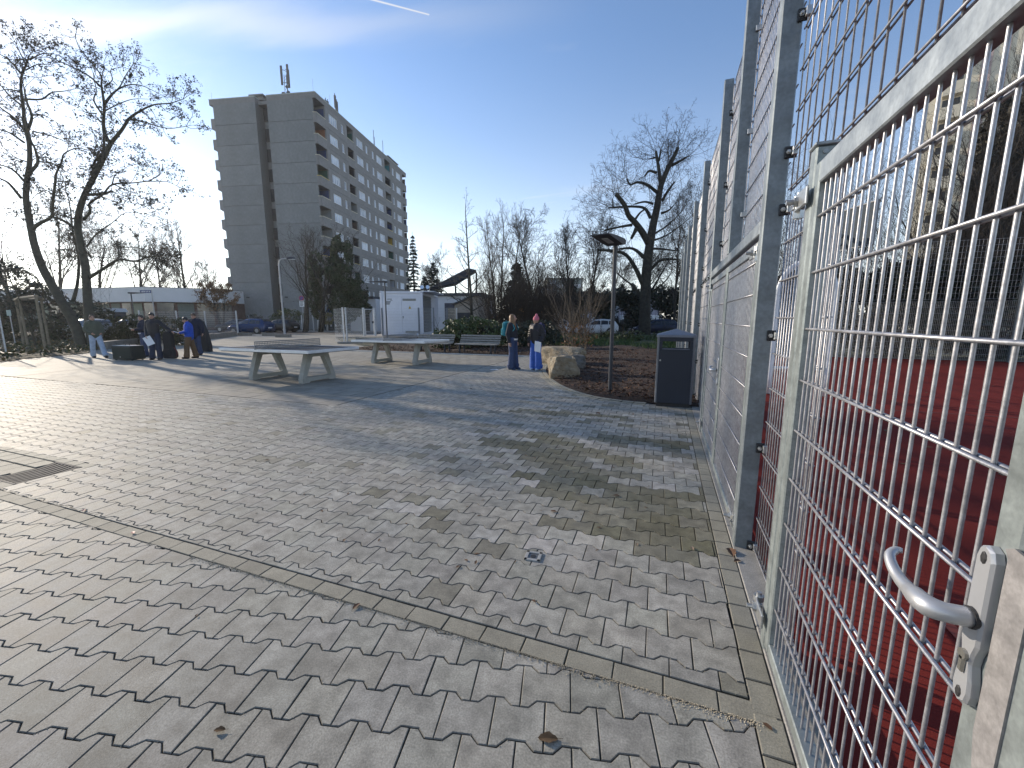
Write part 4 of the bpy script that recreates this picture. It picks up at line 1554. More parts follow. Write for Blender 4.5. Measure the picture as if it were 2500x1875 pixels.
BASEP = dict(segs=[6, 5, 4, 3, 2], wan=[0.10, 0.22, 0.28, 0.30, 0.35], up=[0.06, 0.12, 0.08, 0.05, 0.02], tap=[0.3, 0.25, 0.35, 0.4, 0.5], sides=[8, 5, 4, 3, 3],
             n=[13, 9, 7, 5], t0=[0.25, 0.22, 0.2, 0.15], ang=[48, 45, 42, 42], lr=[0.52, 0.5, 0.5, 0.55], rr=[0.5, 0.5, 0.55, 0.6], rmin=0.006)


def tree(name, label, base, H, r, seed, group=None, P=None, bark=None, twig=None, lean=(0, 0), stems=1, cat='tree', leaf=None, leafm=None, leafname='foliage'):
    random.seed(seed)
    Q = dict(BASEP)
    if P:
        Q.update(P)
    t = thing(name, label, cat, (base[0], base[1], base[2] if len(base) > 2 else 0), U(0, 6.28), group)
    tr, cr, lf_ = MB(), MB(), MB()
    if leaf:
        Q['leaf'] = lambda pts: leaf(lf_, pts)
    for s_ in range(stems):
        an = U(0, 6.28)
        off = Vector((math.cos(an), math.sin(an), 0)) * (0.0 if stems == 1 else r * 1.6)
        d = Vector((lean[0], lean[1], 1)) + (off.normalized() * U(0.1, 0.28) if stems > 1 else Vector())
        grow(tr, cr, off - Vector((0, 0, 0.15)), d.normalized(), 0.70 * H * (1 if stems == 1 else U(0.85, 1)), r * (1 if stems == 1 else 0.75), 0, Q)
    tr.build('trunk', bark or M_bark, t, smooth=True, local=True)
    cr.build('crown', twig or M_twig, t, local=True)
    if leaf:
        lf_.build(leafname, leafm, t, local=True)
    return t


def trace_tree(name, label, D, branches, bark, twig, seed, thick, tw, leaf=None, leafm=None, zx=None, group=None):
    """branches: (list of photo pixels, start radius px, end radius px, depth drift). Limbs get real depth: every one leaves its parent towards or away from the viewer."""
    random.seed(seed)
    known = []
    tr, cr, lf_ = MB(), MB(), MB()
    base = None
    limbs = []
    for bi, (pix, r0, r1, drift) in enumerate(branches):
        px_ = [zx(*q) for q in pix]
        d0 = D
        if known:
            best = min(known, key=lambda q: (q[0] - px_[0][0]) ** 2 + (q[1] - px_[0][1]) ** 2)
            d0 = best[2]
        L = 0
        cum = [0]
        for i in range(1, len(px_)):
            L += math.dist(px_[i], px_[i - 1]); cum.append(L)
        dr = drift if drift is not None else U(-0.55, 0.55) * L * D / FPX
        P3 = []
        for q, c in zip(px_, cum):
            dd = d0 + dr * (c / L)
            known.append((q[0], q[1], dd))
            P3.append(pt(q[0], q[1], dd))
        cv = catmull(P3, 4)
        # densify the record of what stands where
        for i in range(len(px_) - 1):
            for t in (0.25, 0.5, 0.75):
                known.append((px_[i][0] * (1 - t) + px_[i + 1][0] * t, px_[i][1] * (1 - t) + px_[i + 1][1] * t, d0 + dr * (cum[i] * (1 - t) + cum[i + 1] * t) / L))
        if base is None:
            base = Vector((cv[0].x, cv[0].y, 0))
            cv = [Vector((cv[0].x, cv[0].y, -0.2))] + cv
        n = len(cv)
        k = D / FPX
        rad = [(r0 + (r1 - r0) * (i / (n - 1)) ** 0.8) * k * thick for i in range(n)]
        tr.tube(cv, rad, 10 if r0 > 5 else 6)
        limbs.append((cv, rad, bi))
    base.z = 0
    tw_P = tw['P']
    for cv, rad, bi in limbs:
        L = sum((cv[i + 1] - cv[i]).length for i in range(len(cv) - 1))
        if bi in tw.get('skip', ()):
            continue
        f0 = 0.45 if rad[0] > 0.12 else 0.12
        n = int(L * tw['dens'])
        for k in range(n):
            t = f0 + (1 - f0) * (k + random.random()) / n
            f = t * (len(cv) - 1)
            i = min(int(f), len(cv) - 2)
            q = cv[i].lerp(cv[i + 1], f - i)
            dd = (cv[i + 1] - cv[i]).normalized()
            ax = dd.cross(rv())
            if ax.length < 1e-3:
                continue
            nd_ = Matrix.Rotation(R(U(30, 75)), 3, ax.normalized()) @ dd
            QP = dict(tw_P)
            if leaf:
                QP['leaf'] = lambda pts: leaf(lf_, pts)
            grow(cr, cr, q, nd_, tw['L'] * U(0.5, 1.3), min(0.02, rad[i] * 0.5), 0, QP)
        # the limb's own end
        for k in range(3):
            QP = dict(tw_P)
            if leaf:
                QP['leaf'] = lambda pts: leaf(lf_, pts)
            if rad[-1] < 0.09 or tw.get('ends'):
                grow(cr, cr, cv[-1], ((cv[-1] - cv[-2]).normalized() + rv() * 0.6).normalized(), tw['L'] * U(0.7, 1.2), 0.014, 0, QP)
    t = thing(name, label, 'tree', base, 0, group)
    tr.build('trunk', bark, t, smooth=True)
    cr.build('crown', twig, t)
    if leaf:
        lf_.build('foliage', leafm, t)
    return t


def clusters(mb, pts):
    for q in (pts[-1], pts[len(pts) // 2]):
        for k in range(random.choice((1, 2, 3))):
            c = q + rv() * 0.07
            a = rv(); b = a.cross(rv())
            if b.length < 0.2:
                continue
            b.normalize()
            s = U(0.03, 0.06)
            mb.add([c - a * s, c + b * s * 0.6, c + a * s, c - b * s * 0.6], [(0, 1, 2, 3)])


zl = lambda x, y: (x * 0.39185, 50 + y * 0.39185)
TWA = dict(P=dict(segs=[4, 3, 2], wan=[0.30, 0.35, 0.4], up=[0.06, 0.05, 0.0], tap=[0.5, 0.5, 0.5], sides=[3, 3, 3], n=[5, 3], t0=[0.2, 0.2], ang=[50, 50], lr=[0.55, 0.6], rr=[0.6, 0.7], rmin=0.0045, trl=-1), dens=1.6, L=1.0, skip=())
alderA = [
    ([(515, 2050), (470, 1900), (400, 1780), (330, 1660), (265, 1540), (215, 1400), (188, 1270), (163, 1120), (168, 1000), (185, 880), (180, 760), (155, 660), (145, 540), (130, 420), (137, 340), (165, 270), (182, 215)], 15, 1.6, 0.5),
    ([(200, 1300), (245, 1265), (290, 1243), (325, 1215), (328, 1150), (345, 1000), (352, 950), (385, 880), (400, 830), (480, 795), (560, 812)], 6, 1, -1.2),
    ([(135, 1110), (60, 1020), (12, 990), (-50, 960), (-110, 900)], 4.5, 1, None), ([(150, 1000), (80, 930), (0, 900), (-70, 890)], 4, 1, None),
    ([(160, 690), (80, 600), (0, 540), (-60, 450)], 4.5, 1, None), ([(150, 760), (60, 700), (0, 680), (-60, 640)], 3.5, 1, None),
    ([(185, 950), (235, 885), (218, 800), (190, 740), (170, 640)], 5, 2, 0.4), ([(170, 690), (198, 600), (165, 500), (150, 420)], 5, 2, -0.5),
    ([(135, 530), (60, 470), (10, 410), (-40, 380)], 3.5, 1, None), ([(150, 490), (260, 490), (320, 450), (400, 440), (470, 425)], 3.2, 0.7, None),
    ([(195, 590), (270, 590), (350, 632)], 2.6, 0.7, None), ([(130, 330), (60, 250), (0, 210), (-50, 180)], 3, 0.8, None),
    ([(165, 280), (120, 190), (100, 140)], 2.5, 0.7, None), ([(185, 245), (270, 205), (360, 212)], 2.2, 0.6, None), ([(160, 310), (230, 275), (310, 272)], 2, 0.6, None),
    ([(235, 880), (330, 890), (430, 950), (520, 960)], 2.6, 0.7, None), ([(205, 690), (330, 722), (420, 760), (540, 790)], 2.4, 0.7, None),
    ([(345, 1000), (420, 1010), (500, 1040)], 2.2, 0.6, None), ([(340, 1100), (290, 1060), (220, 1090), (190, 1130)], 2.2, 0.6, None), ([(230, 1200), (235, 1150), (200, 1090)], 2, 0.6, None),
    ([(120, 440), (40, 430), (-30, 440)], 2.4, 0.6, None), ([(165, 880), (90, 850), (20, 790)], 2.4, 0.6, None)]
trace_tree('alder_tree', 'leaning bare alder at the left edge of the picture with dark cone clusters', 19.8, alderA, M_bark2, M_twig, 21, 0.78, TWA, clusters, M_alder, zl, 'the two big alders')
alderB = [
    ([(585, 2070), (560, 1900), (548, 1760), (540, 1640), (530, 1520), (505, 1400), (485, 1290), (492, 1200), (522, 1100), (572, 1000), (622, 905), (662, 825), (690, 765)], 13.5, 6.0, 0.6),
    ([(690, 765), (655, 720), (645, 640), (650, 540), (640, 460), (632, 400), (628, 340), (560, 250), (500, 180), (470, 110)], 6, 0.8, 0.8),
    ([(655, 510), (700, 455), (745, 415), (785, 340), (830, 270)], 3.2, 0.8, None), ([(628, 415), (560, 350), (440, 285), (340, 240), (280, 190)], 3.4, 0.7, None),
    ([(640, 590), (585, 500), (600, 440), (585, 360)], 3, 1, None), ([(650, 525), (720, 440), (800, 402), (880, 405), (960, 440), (1020, 470)], 3.2, 0.7, None),
    ([(690, 765), (760, 680), (805, 612), (880, 560), (960, 525), (1060, 515), (1140, 490)], 5.5, 0.8, -1.5), ([(810, 612), (900, 632), (980, 658), (1060, 672), (1160, 660)], 2.8, 0.7, None),
    ([(590, 930), (640, 830), (648, 735), (640, 640)], 4.5, 3, 0.5), ([(575, 960), (590, 880), (640, 825)], 4, 3, 0.2),
    ([(520, 1240), (562, 1190), (558, 1140), (640, 1085), (700, 1022), (830, 1012), (930, 1002), (1040, 1005), (1100, 1030)], 4.5, 0.7, -1.0),
    ([(545, 1085), (650, 1080), (695, 1060)], 5, 2.5, None), ([(475, 1300), (400, 1250), (330, 1225), (215, 1205)], 5.5, 1.2, None),
    ([(700, 1020), (720, 960), (780, 920)], 2, 0.6, None), ([(930, 1000), (1000, 950), (940, 910)], 1.8, 0.6, None), ([(730, 1030), (790, 1060), (850, 1075), (900, 1105)], 2, 0.6, None),
    ([(560, 1600), (640, 1550), (740, 1490), (840, 1500), (920, 1475), (1000, 1470)], 5.5, 1.2, -1.4), ([(740, 1490), (732, 1410), (700, 1360)], 2.5, 1, None), ([(732, 1412), (850, 1415), (930, 1430)], 2, 0.7, None),
    ([(455, 1750), (482, 1640), (490, 1480), (455, 1330), (442, 1200), (420, 1080)], 5.5, 1.2, 1.0), ([(540, 1410), (600, 1330), (700, 1260), (780, 1200), (900, 1200)], 2.6, 0.7, None),
    ([(650, 565), (740, 520), (830, 490), (930, 490)], 2.4, 0.6, None), ([(640, 1100), (740, 1140), (830, 1180)], 2, 0.6, None), ([(650, 410), (700, 370), (690, 310), (760, 290)], 2.2, 0.6, None),
    ([(600, 580), (530, 570), (490, 530)], 2, 0.6, None), ([(470, 1440), (400, 1425), (340, 1440)], 3, 1, None)]
trace_tree('alder_tree', 'upright bare alder behind the standing group, second from the left edge', 19.9, alderB, M_bark2, M_twig, 22, 0.78, TWA, clusters, M_alder, zl, 'the two big alders')

zr = lambda x, y: (1400 + x * 0.28933, 280 + y * 0.28933)
TWC = dict(P=dict(segs=[5, 4, 3, 2], wan=[0.22, 0.3, 0.35, 0.4], up=[0.10, 0.06, 0.02, 0.0], tap=[0.5, 0.5, 0.5, 0.5], sides=[4, 3, 3, 3], n=[5, 4, 3], t0=[0.2, 0.2, 0.2], ang=[42, 45, 45], lr=[0.6, 0.6, 0.6], rr=[0.6, 0.65, 0.7], rmin=0.008, trl=-1), dens=1.4, L=2.4, ends=True, skip=())
oakC = [
    ([(600, 1810), (604, 1659), (612, 1400), (630, 1200), (650, 1060), (672, 930), (702, 800), (722, 680), (742, 590), (790, 470), (840, 370), (882, 280)], 13.5, 3.6, 0.5),
    ([(735, 580), (720, 460), (706, 370), (696, 310)], 4.5, 2.8, 0.4), ([(722, 390), (738, 295)], 2.5, 2, 0), ([(786, 490), (788, 430)], 3, 2.5, 0), ([(828, 430), (900, 390), (956, 358)], 3.4, 2, -0.8),
    ([(705, 655), (620, 590), (540, 570), (480, 590), (450, 540)], 3.6, 1.8, -1.2), ([(702, 490), (640, 475), (600, 520)], 3.2, 1.8, 0.6), ([(695, 360), (635, 375)], 2.4, 1.2, 0.3),
    ([(672, 752), (600, 735), (515, 755)], 3, 1.5, 0.8), ([(640, 1095), (580, 990), (520, 910), (465, 850), (430, 760), (360, 668)], 8, 4, -1.6), ([(650, 870), (600, 790), (500, 775), (380, 780), (300, 785)], 3.8, 1.8, 1.4),
    ([(335, 780), (330, 712)], 2, 1.4, 0), ([(492, 930), (400, 945), (265, 975)], 3.4, 1.6, -0.6), ([(530, 960), (512, 1000), (488, 1045)], 4.5, 3, 0), ([(605, 1210), (500, 1130), (370, 1135)], 5, 1.8, 1),
    ([(590, 1440), (520, 1290), (440, 1180), (330, 1150), (200, 1140)], 5.5, 2, -1.5), ([(580, 1560), (520, 1460), (430, 1390), (360, 1330)], 3, 1, 0.6), ([(650, 1310), (720, 1240), (790, 1220), (900, 1225)], 4, 1.6, -0.8),
    ([(655, 1130), (760, 1135), (880, 1150)], 3, 1.4, 0.9), ([(645, 1510), (720, 1380), (800, 1240)], 3, 1, 1.2), ([(752, 720), (800, 640), (850, 572)], 3.2, 2, 0.8), ([(740, 832), (800, 810), (852, 760)], 3, 1, -0.7), ([(655, 1500), (760, 1420), (830, 1330)], 2.6, 0.9, -0.9), ([(520, 885), (560, 830), (600, 800)], 2.6, 1.5, 0.3),
    ([(690, 1000), (800, 930), (930, 800)], 2.4, 0.8, 1.5), ([(680, 1060), (800, 1010), (950, 900)], 2.2, 0.8, -1)]
trace_tree('oak_tree', 'large dark pollarded tree with cut stub limbs on the lawn behind the lamp', 33, oakC, M_bark, M_twig, 23, 1.15, TWC, None, None, zr)


# background trees: a few builds, then copies
def base_at(px_, d):
    p = pt(px_, 780, d)
    return Vector((p.x, p.y, 0))


FASTIG = dict(ang=[26, 26, 30, 32], up=[0.05, 0.16, 0.12, 0.08, 0.04], lr=[0.42, 0.5, 0.5, 0.55], n=[18, 9, 7, 4], t0=[0.15, 0.2, 0.2, 0.2], wan=[0.05, 0.14, 0.2, 0.25, 0.3])
SPREAD = dict(ang=[38, 36, 38, 40], up=[0.02, 0.1, 0.06, 0.03, 0], n=[12, 10, 7, 5], t0=[0.28, 0.2, 0.2, 0.15], lr=[0.62, 0.52, 0.5, 0.55])
GB = 'bare trees behind the square'
tree('birch_tree', 'tall thin bare tree with pale fine twigs left of the rounder ones', base_at(1152, 32), 12.4, 0.14, 31, GB, dict(ang=[58, 40, 40, 40], lr=[0.36, 0.5, 0.5, 0.5], n=[20, 7, 4, 3], t0=[0.18, .2, .2, .2], up=[0.05, 0.05, 0.03, 0, 0], wan=[0.03, 0.12, 0.2, 0.25, 0.3], cone=0.85, rmin=0.008), M_bark2, M_twigl)
tree('bare_tree', 'round crowned bare tree right of the thin pale birch, many upright stems', base_at(1222, 35), 13.0, 0.15, 32, GB, dict(FASTIG, rmin=0.006, n=[15, 8, 6, 3], ang=[42, 34, 34, 36]), M_bark2, M_twigl, stems=3)
tree('bare_tree', 'bare tree above the boy and girl pair, over the dark conical evergreen', base_at(1312, 37), 11.5, 0.17, 33, GB, dict(SPREAD, rmin=0.01), M_bark, M_twig)
tree('bare_tree', 'bare tree directly left of the black lamp head, forked low', base_at(1412, 39), 13.2, 0.2, 34, GB, dict(FASTIG, ang=[34, 30, 34, 36], rmin=0.01), M_bark, M_twig, stems=2)
tree('bare_tree', 'dense twiggy bare tree right of the pollarded tree beside the fence', base_at(1650, 41), 15.0, 0.22, 35, GB, dict(SPREAD, ang=[32, 34, 36, 40]), M_bark, M_twig, stems=2)
tree('bare_tree', 'bare tree rising in front of the concrete gable beside the tall street lamp', base_at(735, 47), 13.6, 0.30, 36, GB, dict(SPREAD, n=[10, 8, 6, 3], t0=[0.3, .2, .2, .2]), M_bark, M_twig, stems=2)
tA = tree('bare_tree', 'slender round topped bare tree above the pavilion roof, just left of the tower', base_at(462, 72), 20, 0.28, 37, GB, dict(FASTIG, n=[15, 9, 7, 4], ang=[36, 32, 34, 36], rmin=0.02), M_bark, M_twig)
tB = tree('bare_tree', 'wide bare tree above the white pavilion fascia, behind the right alder', base_at(345, 75), 20, 0.3, 38, GB, dict(SPREAD, rmin=0.02), M_bark, M_twig)
copy_tree(tB, base_at(255, 70), 2.0, 0.95, 'spreading bare tree seen between the two alder trunks')
copy_tree(tA, base_at(398, 80), 1.0, 0.95, 'smaller bare tree behind the pavilion, left of the slender round topped one')
copy_tree(tB, base_at(150, 60), 4.0, 1.0, 'bare tree behind the leaning alder trunk')
copy_tree(tB, base_at(40, 52), 0.7, 0.92, 'bare tree at the left picture edge behind the dark evergreens')
copy_tree(tA, base_at(520, 80), 3.0, 0.72, 'low bare tree touching the left edge of the tower')
copy_tree(tB, base_at(1085, 95), 5.0, 0.9, 'hazy bare tree right of the conifers beyond the white building')
copy_tree(tB, base_at(1490, 70), 1.3, 0.7, 'pale far bare tree seen behind the lamp pole')
copy_tree(tB, base_at(1560, 62), 2.6, 0.75, 'far bare tree behind the pollarded trunk')
copy_tree(tA, base_at(1690, 60), 0.4, 0.8, 'far bare tree by the end of the fence')


def small_leaves(mb, pts):
    for q in pts[1:]:
        for k in range(2):
            c = q + rv() * 0.12
            a = rv(); b = a.cross(rv())
            if b.length < .2:
                continue
            b.normalize(); s = U(0.05, 0.1)
            mb.add([c - a * s, c + b * s * .6, c + a * s, c - b * s * .6], [(0, 1, 2, 3)])


tree('hornbeam_tree', 'small tree still holding brown leaves at the foot of the tower gable', base_at(545, 48), 7.2, 0.16, 39, None, dict(SPREAD, n=[8, 7, 5, 3]), M_bark, M_twig, leaf=small_leaves, leafm=M_brown, stems=2)

# ivy covered trees by the tower
for px_, d, H, sd_, lab, cl in ((838, 46, 13.2, 41, 'dark tree cloaked in ivy in front of the tower facade', [(0.2, 0, 3.0, 1.6, 1.6, 2.2), (0.6, 0, 5.8, 1.5, 1.5, 2.2), (0.3, 0, 8.6, 1.2, 1.2, 2.0), (1.5, 0, 4.2, 1.5, 1.2, 1.8), (-0.8, 0, 6.8, 1.0, 1, 1.6), (1.9, 0.2, 2.6, 1.3, 1.2, 0.9)]),
                                (775, 47, 11.0, 42, 'thin ivy clad tree left of the dense ivy tree', [(0, 0, 4.0, 0.8, 0.8, 2.6), (0.3, 0, 7.2, 0.9, 0.9, 1.8)])):
    t = tree('ivy_tree', lab, base_at(px_, d), H, 0.24, sd_, None, dict(SPREAD, n=[8, 7, 5, 3]), M_bark, M_twig, stems=2)
    lm = MB()
    for x, y, z, a, b, c in cl:
        leafcloud(lm, (x, y, z), (a, b, c), int(1100 * a * c), 0.15, thr=-0.1, fr=0.9)
    t.rotation_euler = (0, 0, YAW); WM[t] = Matrix.Translation(t.location) @ Matrix.Rotation(YAW, 4, 'Z')
    lm.build('foliage', M_ivy, t, local=True)


def conifer(name, label, base, H, w_, seed, m=None, n=26, group=None, top=0.0):
    random.seed(seed)
    t = thing(name, label, 'tree', base, U(0, 6), group)
    m1, m2 = MB(), MB()
    m1.tube([(0, 0, -0.1), (0, 0, H)], [H * 0.016, 0.02], 7)
    for i in range(n):
        f = i / n
        z = H * (0.10 + 0.88 * f)
        rr = w_ * (1 - f) ** 0.8 * U(0.75, 1.15) + 0.15
        k = int(7 + 6 * (1 - f))
        for j in range(k):
            an = U(0, 6.28)
            d = Vector((math.cos(an), math.sin(an), U(-0.25, 0.1))).normalized()
            L = rr * U(0.7, 1.1)
            m1.tube([Vector((0, 0, z)), Vector((0, 0, z)) + d * L], [0.03, 0.008], 3, cap=False)
            q = int(8 + 16 * L)
            for s_ in range(q):
                u_ = U(0.2, 1.0)
                c = Vector((0, 0, z)) + d * L * u_ + rv() * 0.16 + Vector((0, 0, -0.12 * u_))
                a = (d + rv() * 0.8).normalized(); b = a.cross(rv())
                if b.length < .1:
                    continue
                b.normalize(); ss = U(0.10, 0.24)
                m2.add([c - a * ss, c + b * ss * .35, c + a * ss, c - b * ss * .35], [(0, 1, 2, 3)])
    m1.build('trunk', M_bark, t, local=True)
    m2.build('crown', m or M_conif, t, local=True)
    return t


GC = 'dark conifers'
conifer('spruce_tree', 'tall dark spruce standing just right of the tower', base_at(1014, 76), 17.0, 2.4, 51, group=GC)
conifer('pine_tree', 'rounder dark pine right of the tall spruce', base_at(1062, 72), 11.6, 3.2, 52, group=GC)
conifer('pine_tree', 'low dark pine between the spruce and the round pine', base_at(1040, 80), 10.0, 3.0, 53, group=GC)
conifer('yew_tree', 'dark conical evergreen behind the brown shrubs and the two standing girls', base_at(1262, 40), 7.0, 2.6, 54, group=GC)
conifer('yew_tree', 'small dark evergreen in front of the pale green apartment house', base_at(1392, 48), 6.2, 1.9, 55, group=GC)
conifer('yew_tree', 'slim dark evergreen left of the pollarded trunk', base_at(1545, 52), 5.6, 1.6, 56, group=GC)


def bush(name, label, base, lobes, m, n, s, seed, twigs=0, th=1.5, cat='shrub', group=None, twm=None, thr=-0.15, rz=YAW, tl=None):
    random.seed(seed)
    t = thing(name, label, cat, base, rz, group)
    lm, tm = MB(), MB()
    tot = sum(q[3] * q[4] * q[5] for q in lobes)
    for x, y, z, a, b, c in lobes:
        leafcloud(lm, (x, y, z), (a, b, c), int(n * a * b * c / tot), s, thr=thr, fr=1.1 / max(0.4, min(a, c)))
    if n:
        lm.build('foliage', m, t, local=True)
    for k in range(twigs):
        x, y, z, a, b, c = random.choice(lobes)
        p = Vector((x + U(-.5, .5) * a, y + U(-.5, .5) * b, 0.02))
        d = Vector((U(-.35, .35), U(-.35, .35), 1)).normalized()
        grow(tm, tm, p, d, th * U(0.6, 1.15), 0.012, 0, tl or dict(segs=[4, 3, 2], wan=[0.18, 0.25, 0.3], up=[0.05, 0.05, 0], tap=[0.5, .5, .5], sides=[4, 3, 3], n=[6, 3], t0=[0.25, .2], ang=[32, 35], lr=[0.45, 0.5], rr=[0.6, 0.7], rmin=0.004, trl=-1))
    if twigs:
        tm.build('stems', twm or M_twig, t, local=True)
    return t


bush('evergreen_bush', 'rounded dark green bush behind the left bench with a lighter top', base_at(1112, 19.5), [(0, 0, 0.7, 1.1, 1.0, 0.75), (0.7, 0.3, 0.85, 1.2, 1, 0.75), (-0.7, 0, 0.45, 0.7, .7, .5), (1.6, 0.4, 0.7, 1, 1, 0.7)], M_green, 5200, 0.075, 61, 10, 1.2)
bush('hedge', 'dark clipped hedge behind the right bench', base_at(1185, 20.5), [(0, 0, 0.6, 1.4, 0.7, 0.65), (1.4, 0, 0.65, 1.3, 0.7, 0.7), (2.6, 0.2, 0.7, 1.2, .8, .75)], M_dkleaf, 5200, 0.07, 62, 12, 1.3, 'hedge')
bush('twiggy_shrub', 'big tangle of brown leafless shrubs behind the two girls', base_at(1215, 26), [(0, 0, 1.4, 1.3, 1, 1.3), (1.6, 0, 1.6, 1.4, 1, 1.4), (3.0, 0, 1.3, 1.2, 1, 1.2)], M_brown, 260, 0.05, 63, 330, 3.7)
bush('twiggy_shrub', 'brown leafless shrub mass under the dark conical evergreen', base_at(1290, 31), [(0, 0, 1.6, 1.5, 1, 1.5), (1.8, 0, 1.3, 1.5, 1, 1.2)], M_brown, 240, 0.05, 64, 260, 4.2)
bush('bare_bush', 'bare pale stemmed bush with rusty leaves at its foot behind the boulders', Vector((-2.95, 14.6, 0)), [(0, 0, 0.8, 0.75, 0.6, 0.55)], M_brown, 330, 0.05, 65, 26, 2.3, twm=M_twigl, tl=dict(segs=[5, 4, 2], wan=[0.14, 0.22, 0.3], up=[0.02, 0.04, 0], tap=[0.5, .5, .5], sides=[5, 4, 3], n=[5, 4], t0=[0.25, .2], ang=[30, 35], lr=[0.45, 0.5], rr=[0.65, 0.7], rmin=0.004, trl=-1))
for i, (px_, d, a, h, lab) in enumerate(((1345, 44, 2.8, 3.4, 'dark ivy hedge under the pale green apartment house'), (1425, 45, 2.8, 4.0, 'dark ivy hedge behind the white car'), (1500, 45, 2.6, 4.2, 'dark ivy hedge right of the lamp pole'), (1585, 46, 3.0, 4.4, 'dark ivy hedge behind the pollarded trunk'), (1665, 46, 2.8, 4.4, 'dark ivy hedge near the end of the fence'))):
    bush('ivy_hedge', lab, base_at(px_, d), [(0, 0, h * 0.55, a, 1.0, h * 0.6), (a * 0.5, 0, h * 0.9, a * 0.6, 0.8, h * 0.4)], M_dkleaf, 4200, 0.17, 70 + i, 20, 5.0, 'hedge', 'ivy hedge along the road')
for i, (px_, d, lab) in enumerate(((1340, 22, 'low green shrub right of the girl in the pink hat'), (1478, 26, 'low leafy shrub left of the lamp pole'), (1530, 25, 'low leafy shrub right of the lamp pole'), (1620, 27, 'low leafy shrub behind the litter bin'))):
    bush('low_shrub', lab, base_at(px_, d), [(0, 0, 0.3, 0.9, 0.6, 0.4), (0.6, 0.2, 0.35, 0.7, .5, .4)], M_green if i else M_dkleaf, 900, 0.07, 80 + i, 10, 1.0, group='low shrubs in the bed')
bush('beech_hedge', 'brown and green clipped hedge behind the standing group', base_at(335, 22.5), [(-1.2, 0, 0.75, 1.1, 0.7, 0.85), (0, 0, 0.8, 1.1, .7, .9), (1.2, 0, 0.75, 1.1, .7, .85), (2.3, .2, 0.7, 1, .7, .8)], M_beech, 5600, 0.07, 66, 20, 1.4, 'hedge')
bush('evergreen_mass', 'dark evergreen mass at the left picture edge behind the alders', base_at(25, 33), [(-3, 0, 2.6, 2.6, 2, 2.6), (0, 0, 3.2, 2.4, 2, 3.0), (2.6, 0, 2.2, 2.0, 2, 2.2), (5.2, 1, 1.6, 2, 1.5, 1.6)], M_conif, 6500, 0.16, 67, 30, 5.0)
bush('dark_shrub', 'dark shrub beside the leaning alder trunk', base_at(60, 26), [(-2, 0, 0.8, 2, 1, 0.9), (1.2, 0, .7, 1.6, 1, .8)], M_beech, 2600, 0.1, 68, 30, 2.2)
bush('garden_bush', 'dark green bush behind the no parking sign', base_at(706, 52), [(0, 0, 1.4, 2.2, 1.2, 1.4), (-1.5, 0, 1.1, 1.3, 1, 1.1)], M_green, 1800, 0.15, 69, 8, 2.0)
bush('garden_bush', 'small yellowish bush behind the dark wheelie bins', base_at(800, 49), [(0, 0, 1.5, .8, .6, .8)], mat('yellow_grass', (0.22, 0.19, 0.07), .9), 500, 0.1, 77, 6, 1.8)
bush('garden_bush', 'dark bush at the foot of the gable, left of the street lamp', base_at(622, 53), [(0, 0, 1.0, 1.3, 1, 1.1)], M_dkleaf, 700, 0.14, 78, 12, 2.4)

# dark growth beyond the court
random.seed(90)
xs = 1.2
i = 0
labs = ['dark thicket behind the far court fence, nearest the goal', 'dark thicket behind the far court fence under the hoop', 'dark thicket behind the far court fence left of the poplar', 'dark thicket behind the far court fence under the poplar', 'dark thicket behind the far court fence at the right picture edge']
for i, x in enumerate((2.6, 5.6, 8.6, 11.6, 14.8)):
    bush('thicket', labs[i], Vector((x, 21.2, 0)), [(0, 0, 1.2, 2.0, 1.2, 1.3), (0.6, 0.3, 2.5, 1.8, 1.2, 1.3)], M_dkleaf, 9000, 0.12, 91 + i, 90, 6.5, 'hedge', 'thickets behind the court', rz=0)
tree('bent_tree', 'black crooked lopped tree beyond the court, seen through the near gate', base_at(2168, 25), 6.4, 0.24, 97, None, dict(segs=[7, 4, 3, 2], wan=[0.28, 0.35, 0.35, .4], n=[8, 5, 3], t0=[0.5, .3, .2], ang=[70, 45, 40], lr=[0.22, 0.5, 0.5], rr=[0.55, 0.5, .5], tap=[0.55, .5, .5, .5], sides=[8, 5, 3, 3]), M_bark, M_twig, lean=(-0.1, 0))
POP = dict(ang=[16, 18, 22, 26], up=[0.05, 0.25, 0.22, 0.15, 0.05], lr=[0.30, 0.5, 0.5, 0.5], n=[34, 8, 5, 3], t0=[0.06, 0.15, 0.2, 0.2], wan=[0.03, 0.1, 0.16, 0.2, 0.25], cone=0.2)
GP = 'columnar poplars beyond the court'
tP = tree('poplar_tree', 'tall columnar poplar beyond the court at the right picture edge', base_at(2440, 27), 21, 0.36, 98, GP, POP, M_bark, M_twig)
copy_tree(tP, base_at(2350, 38), 2.0, 0.72, 'smaller columnar poplar just right of the cream tower')
copy_tree(tP, base_at(2560, 30), 4.0, 0.95, 'columnar poplar cut by the right picture edge')
tree('bare_tree', 'bare tree in front of the cream tower beyond the court', base_at(2268, 29), 9, 0.15, 99, None, dict(SPREAD), M_bark, M_twig)

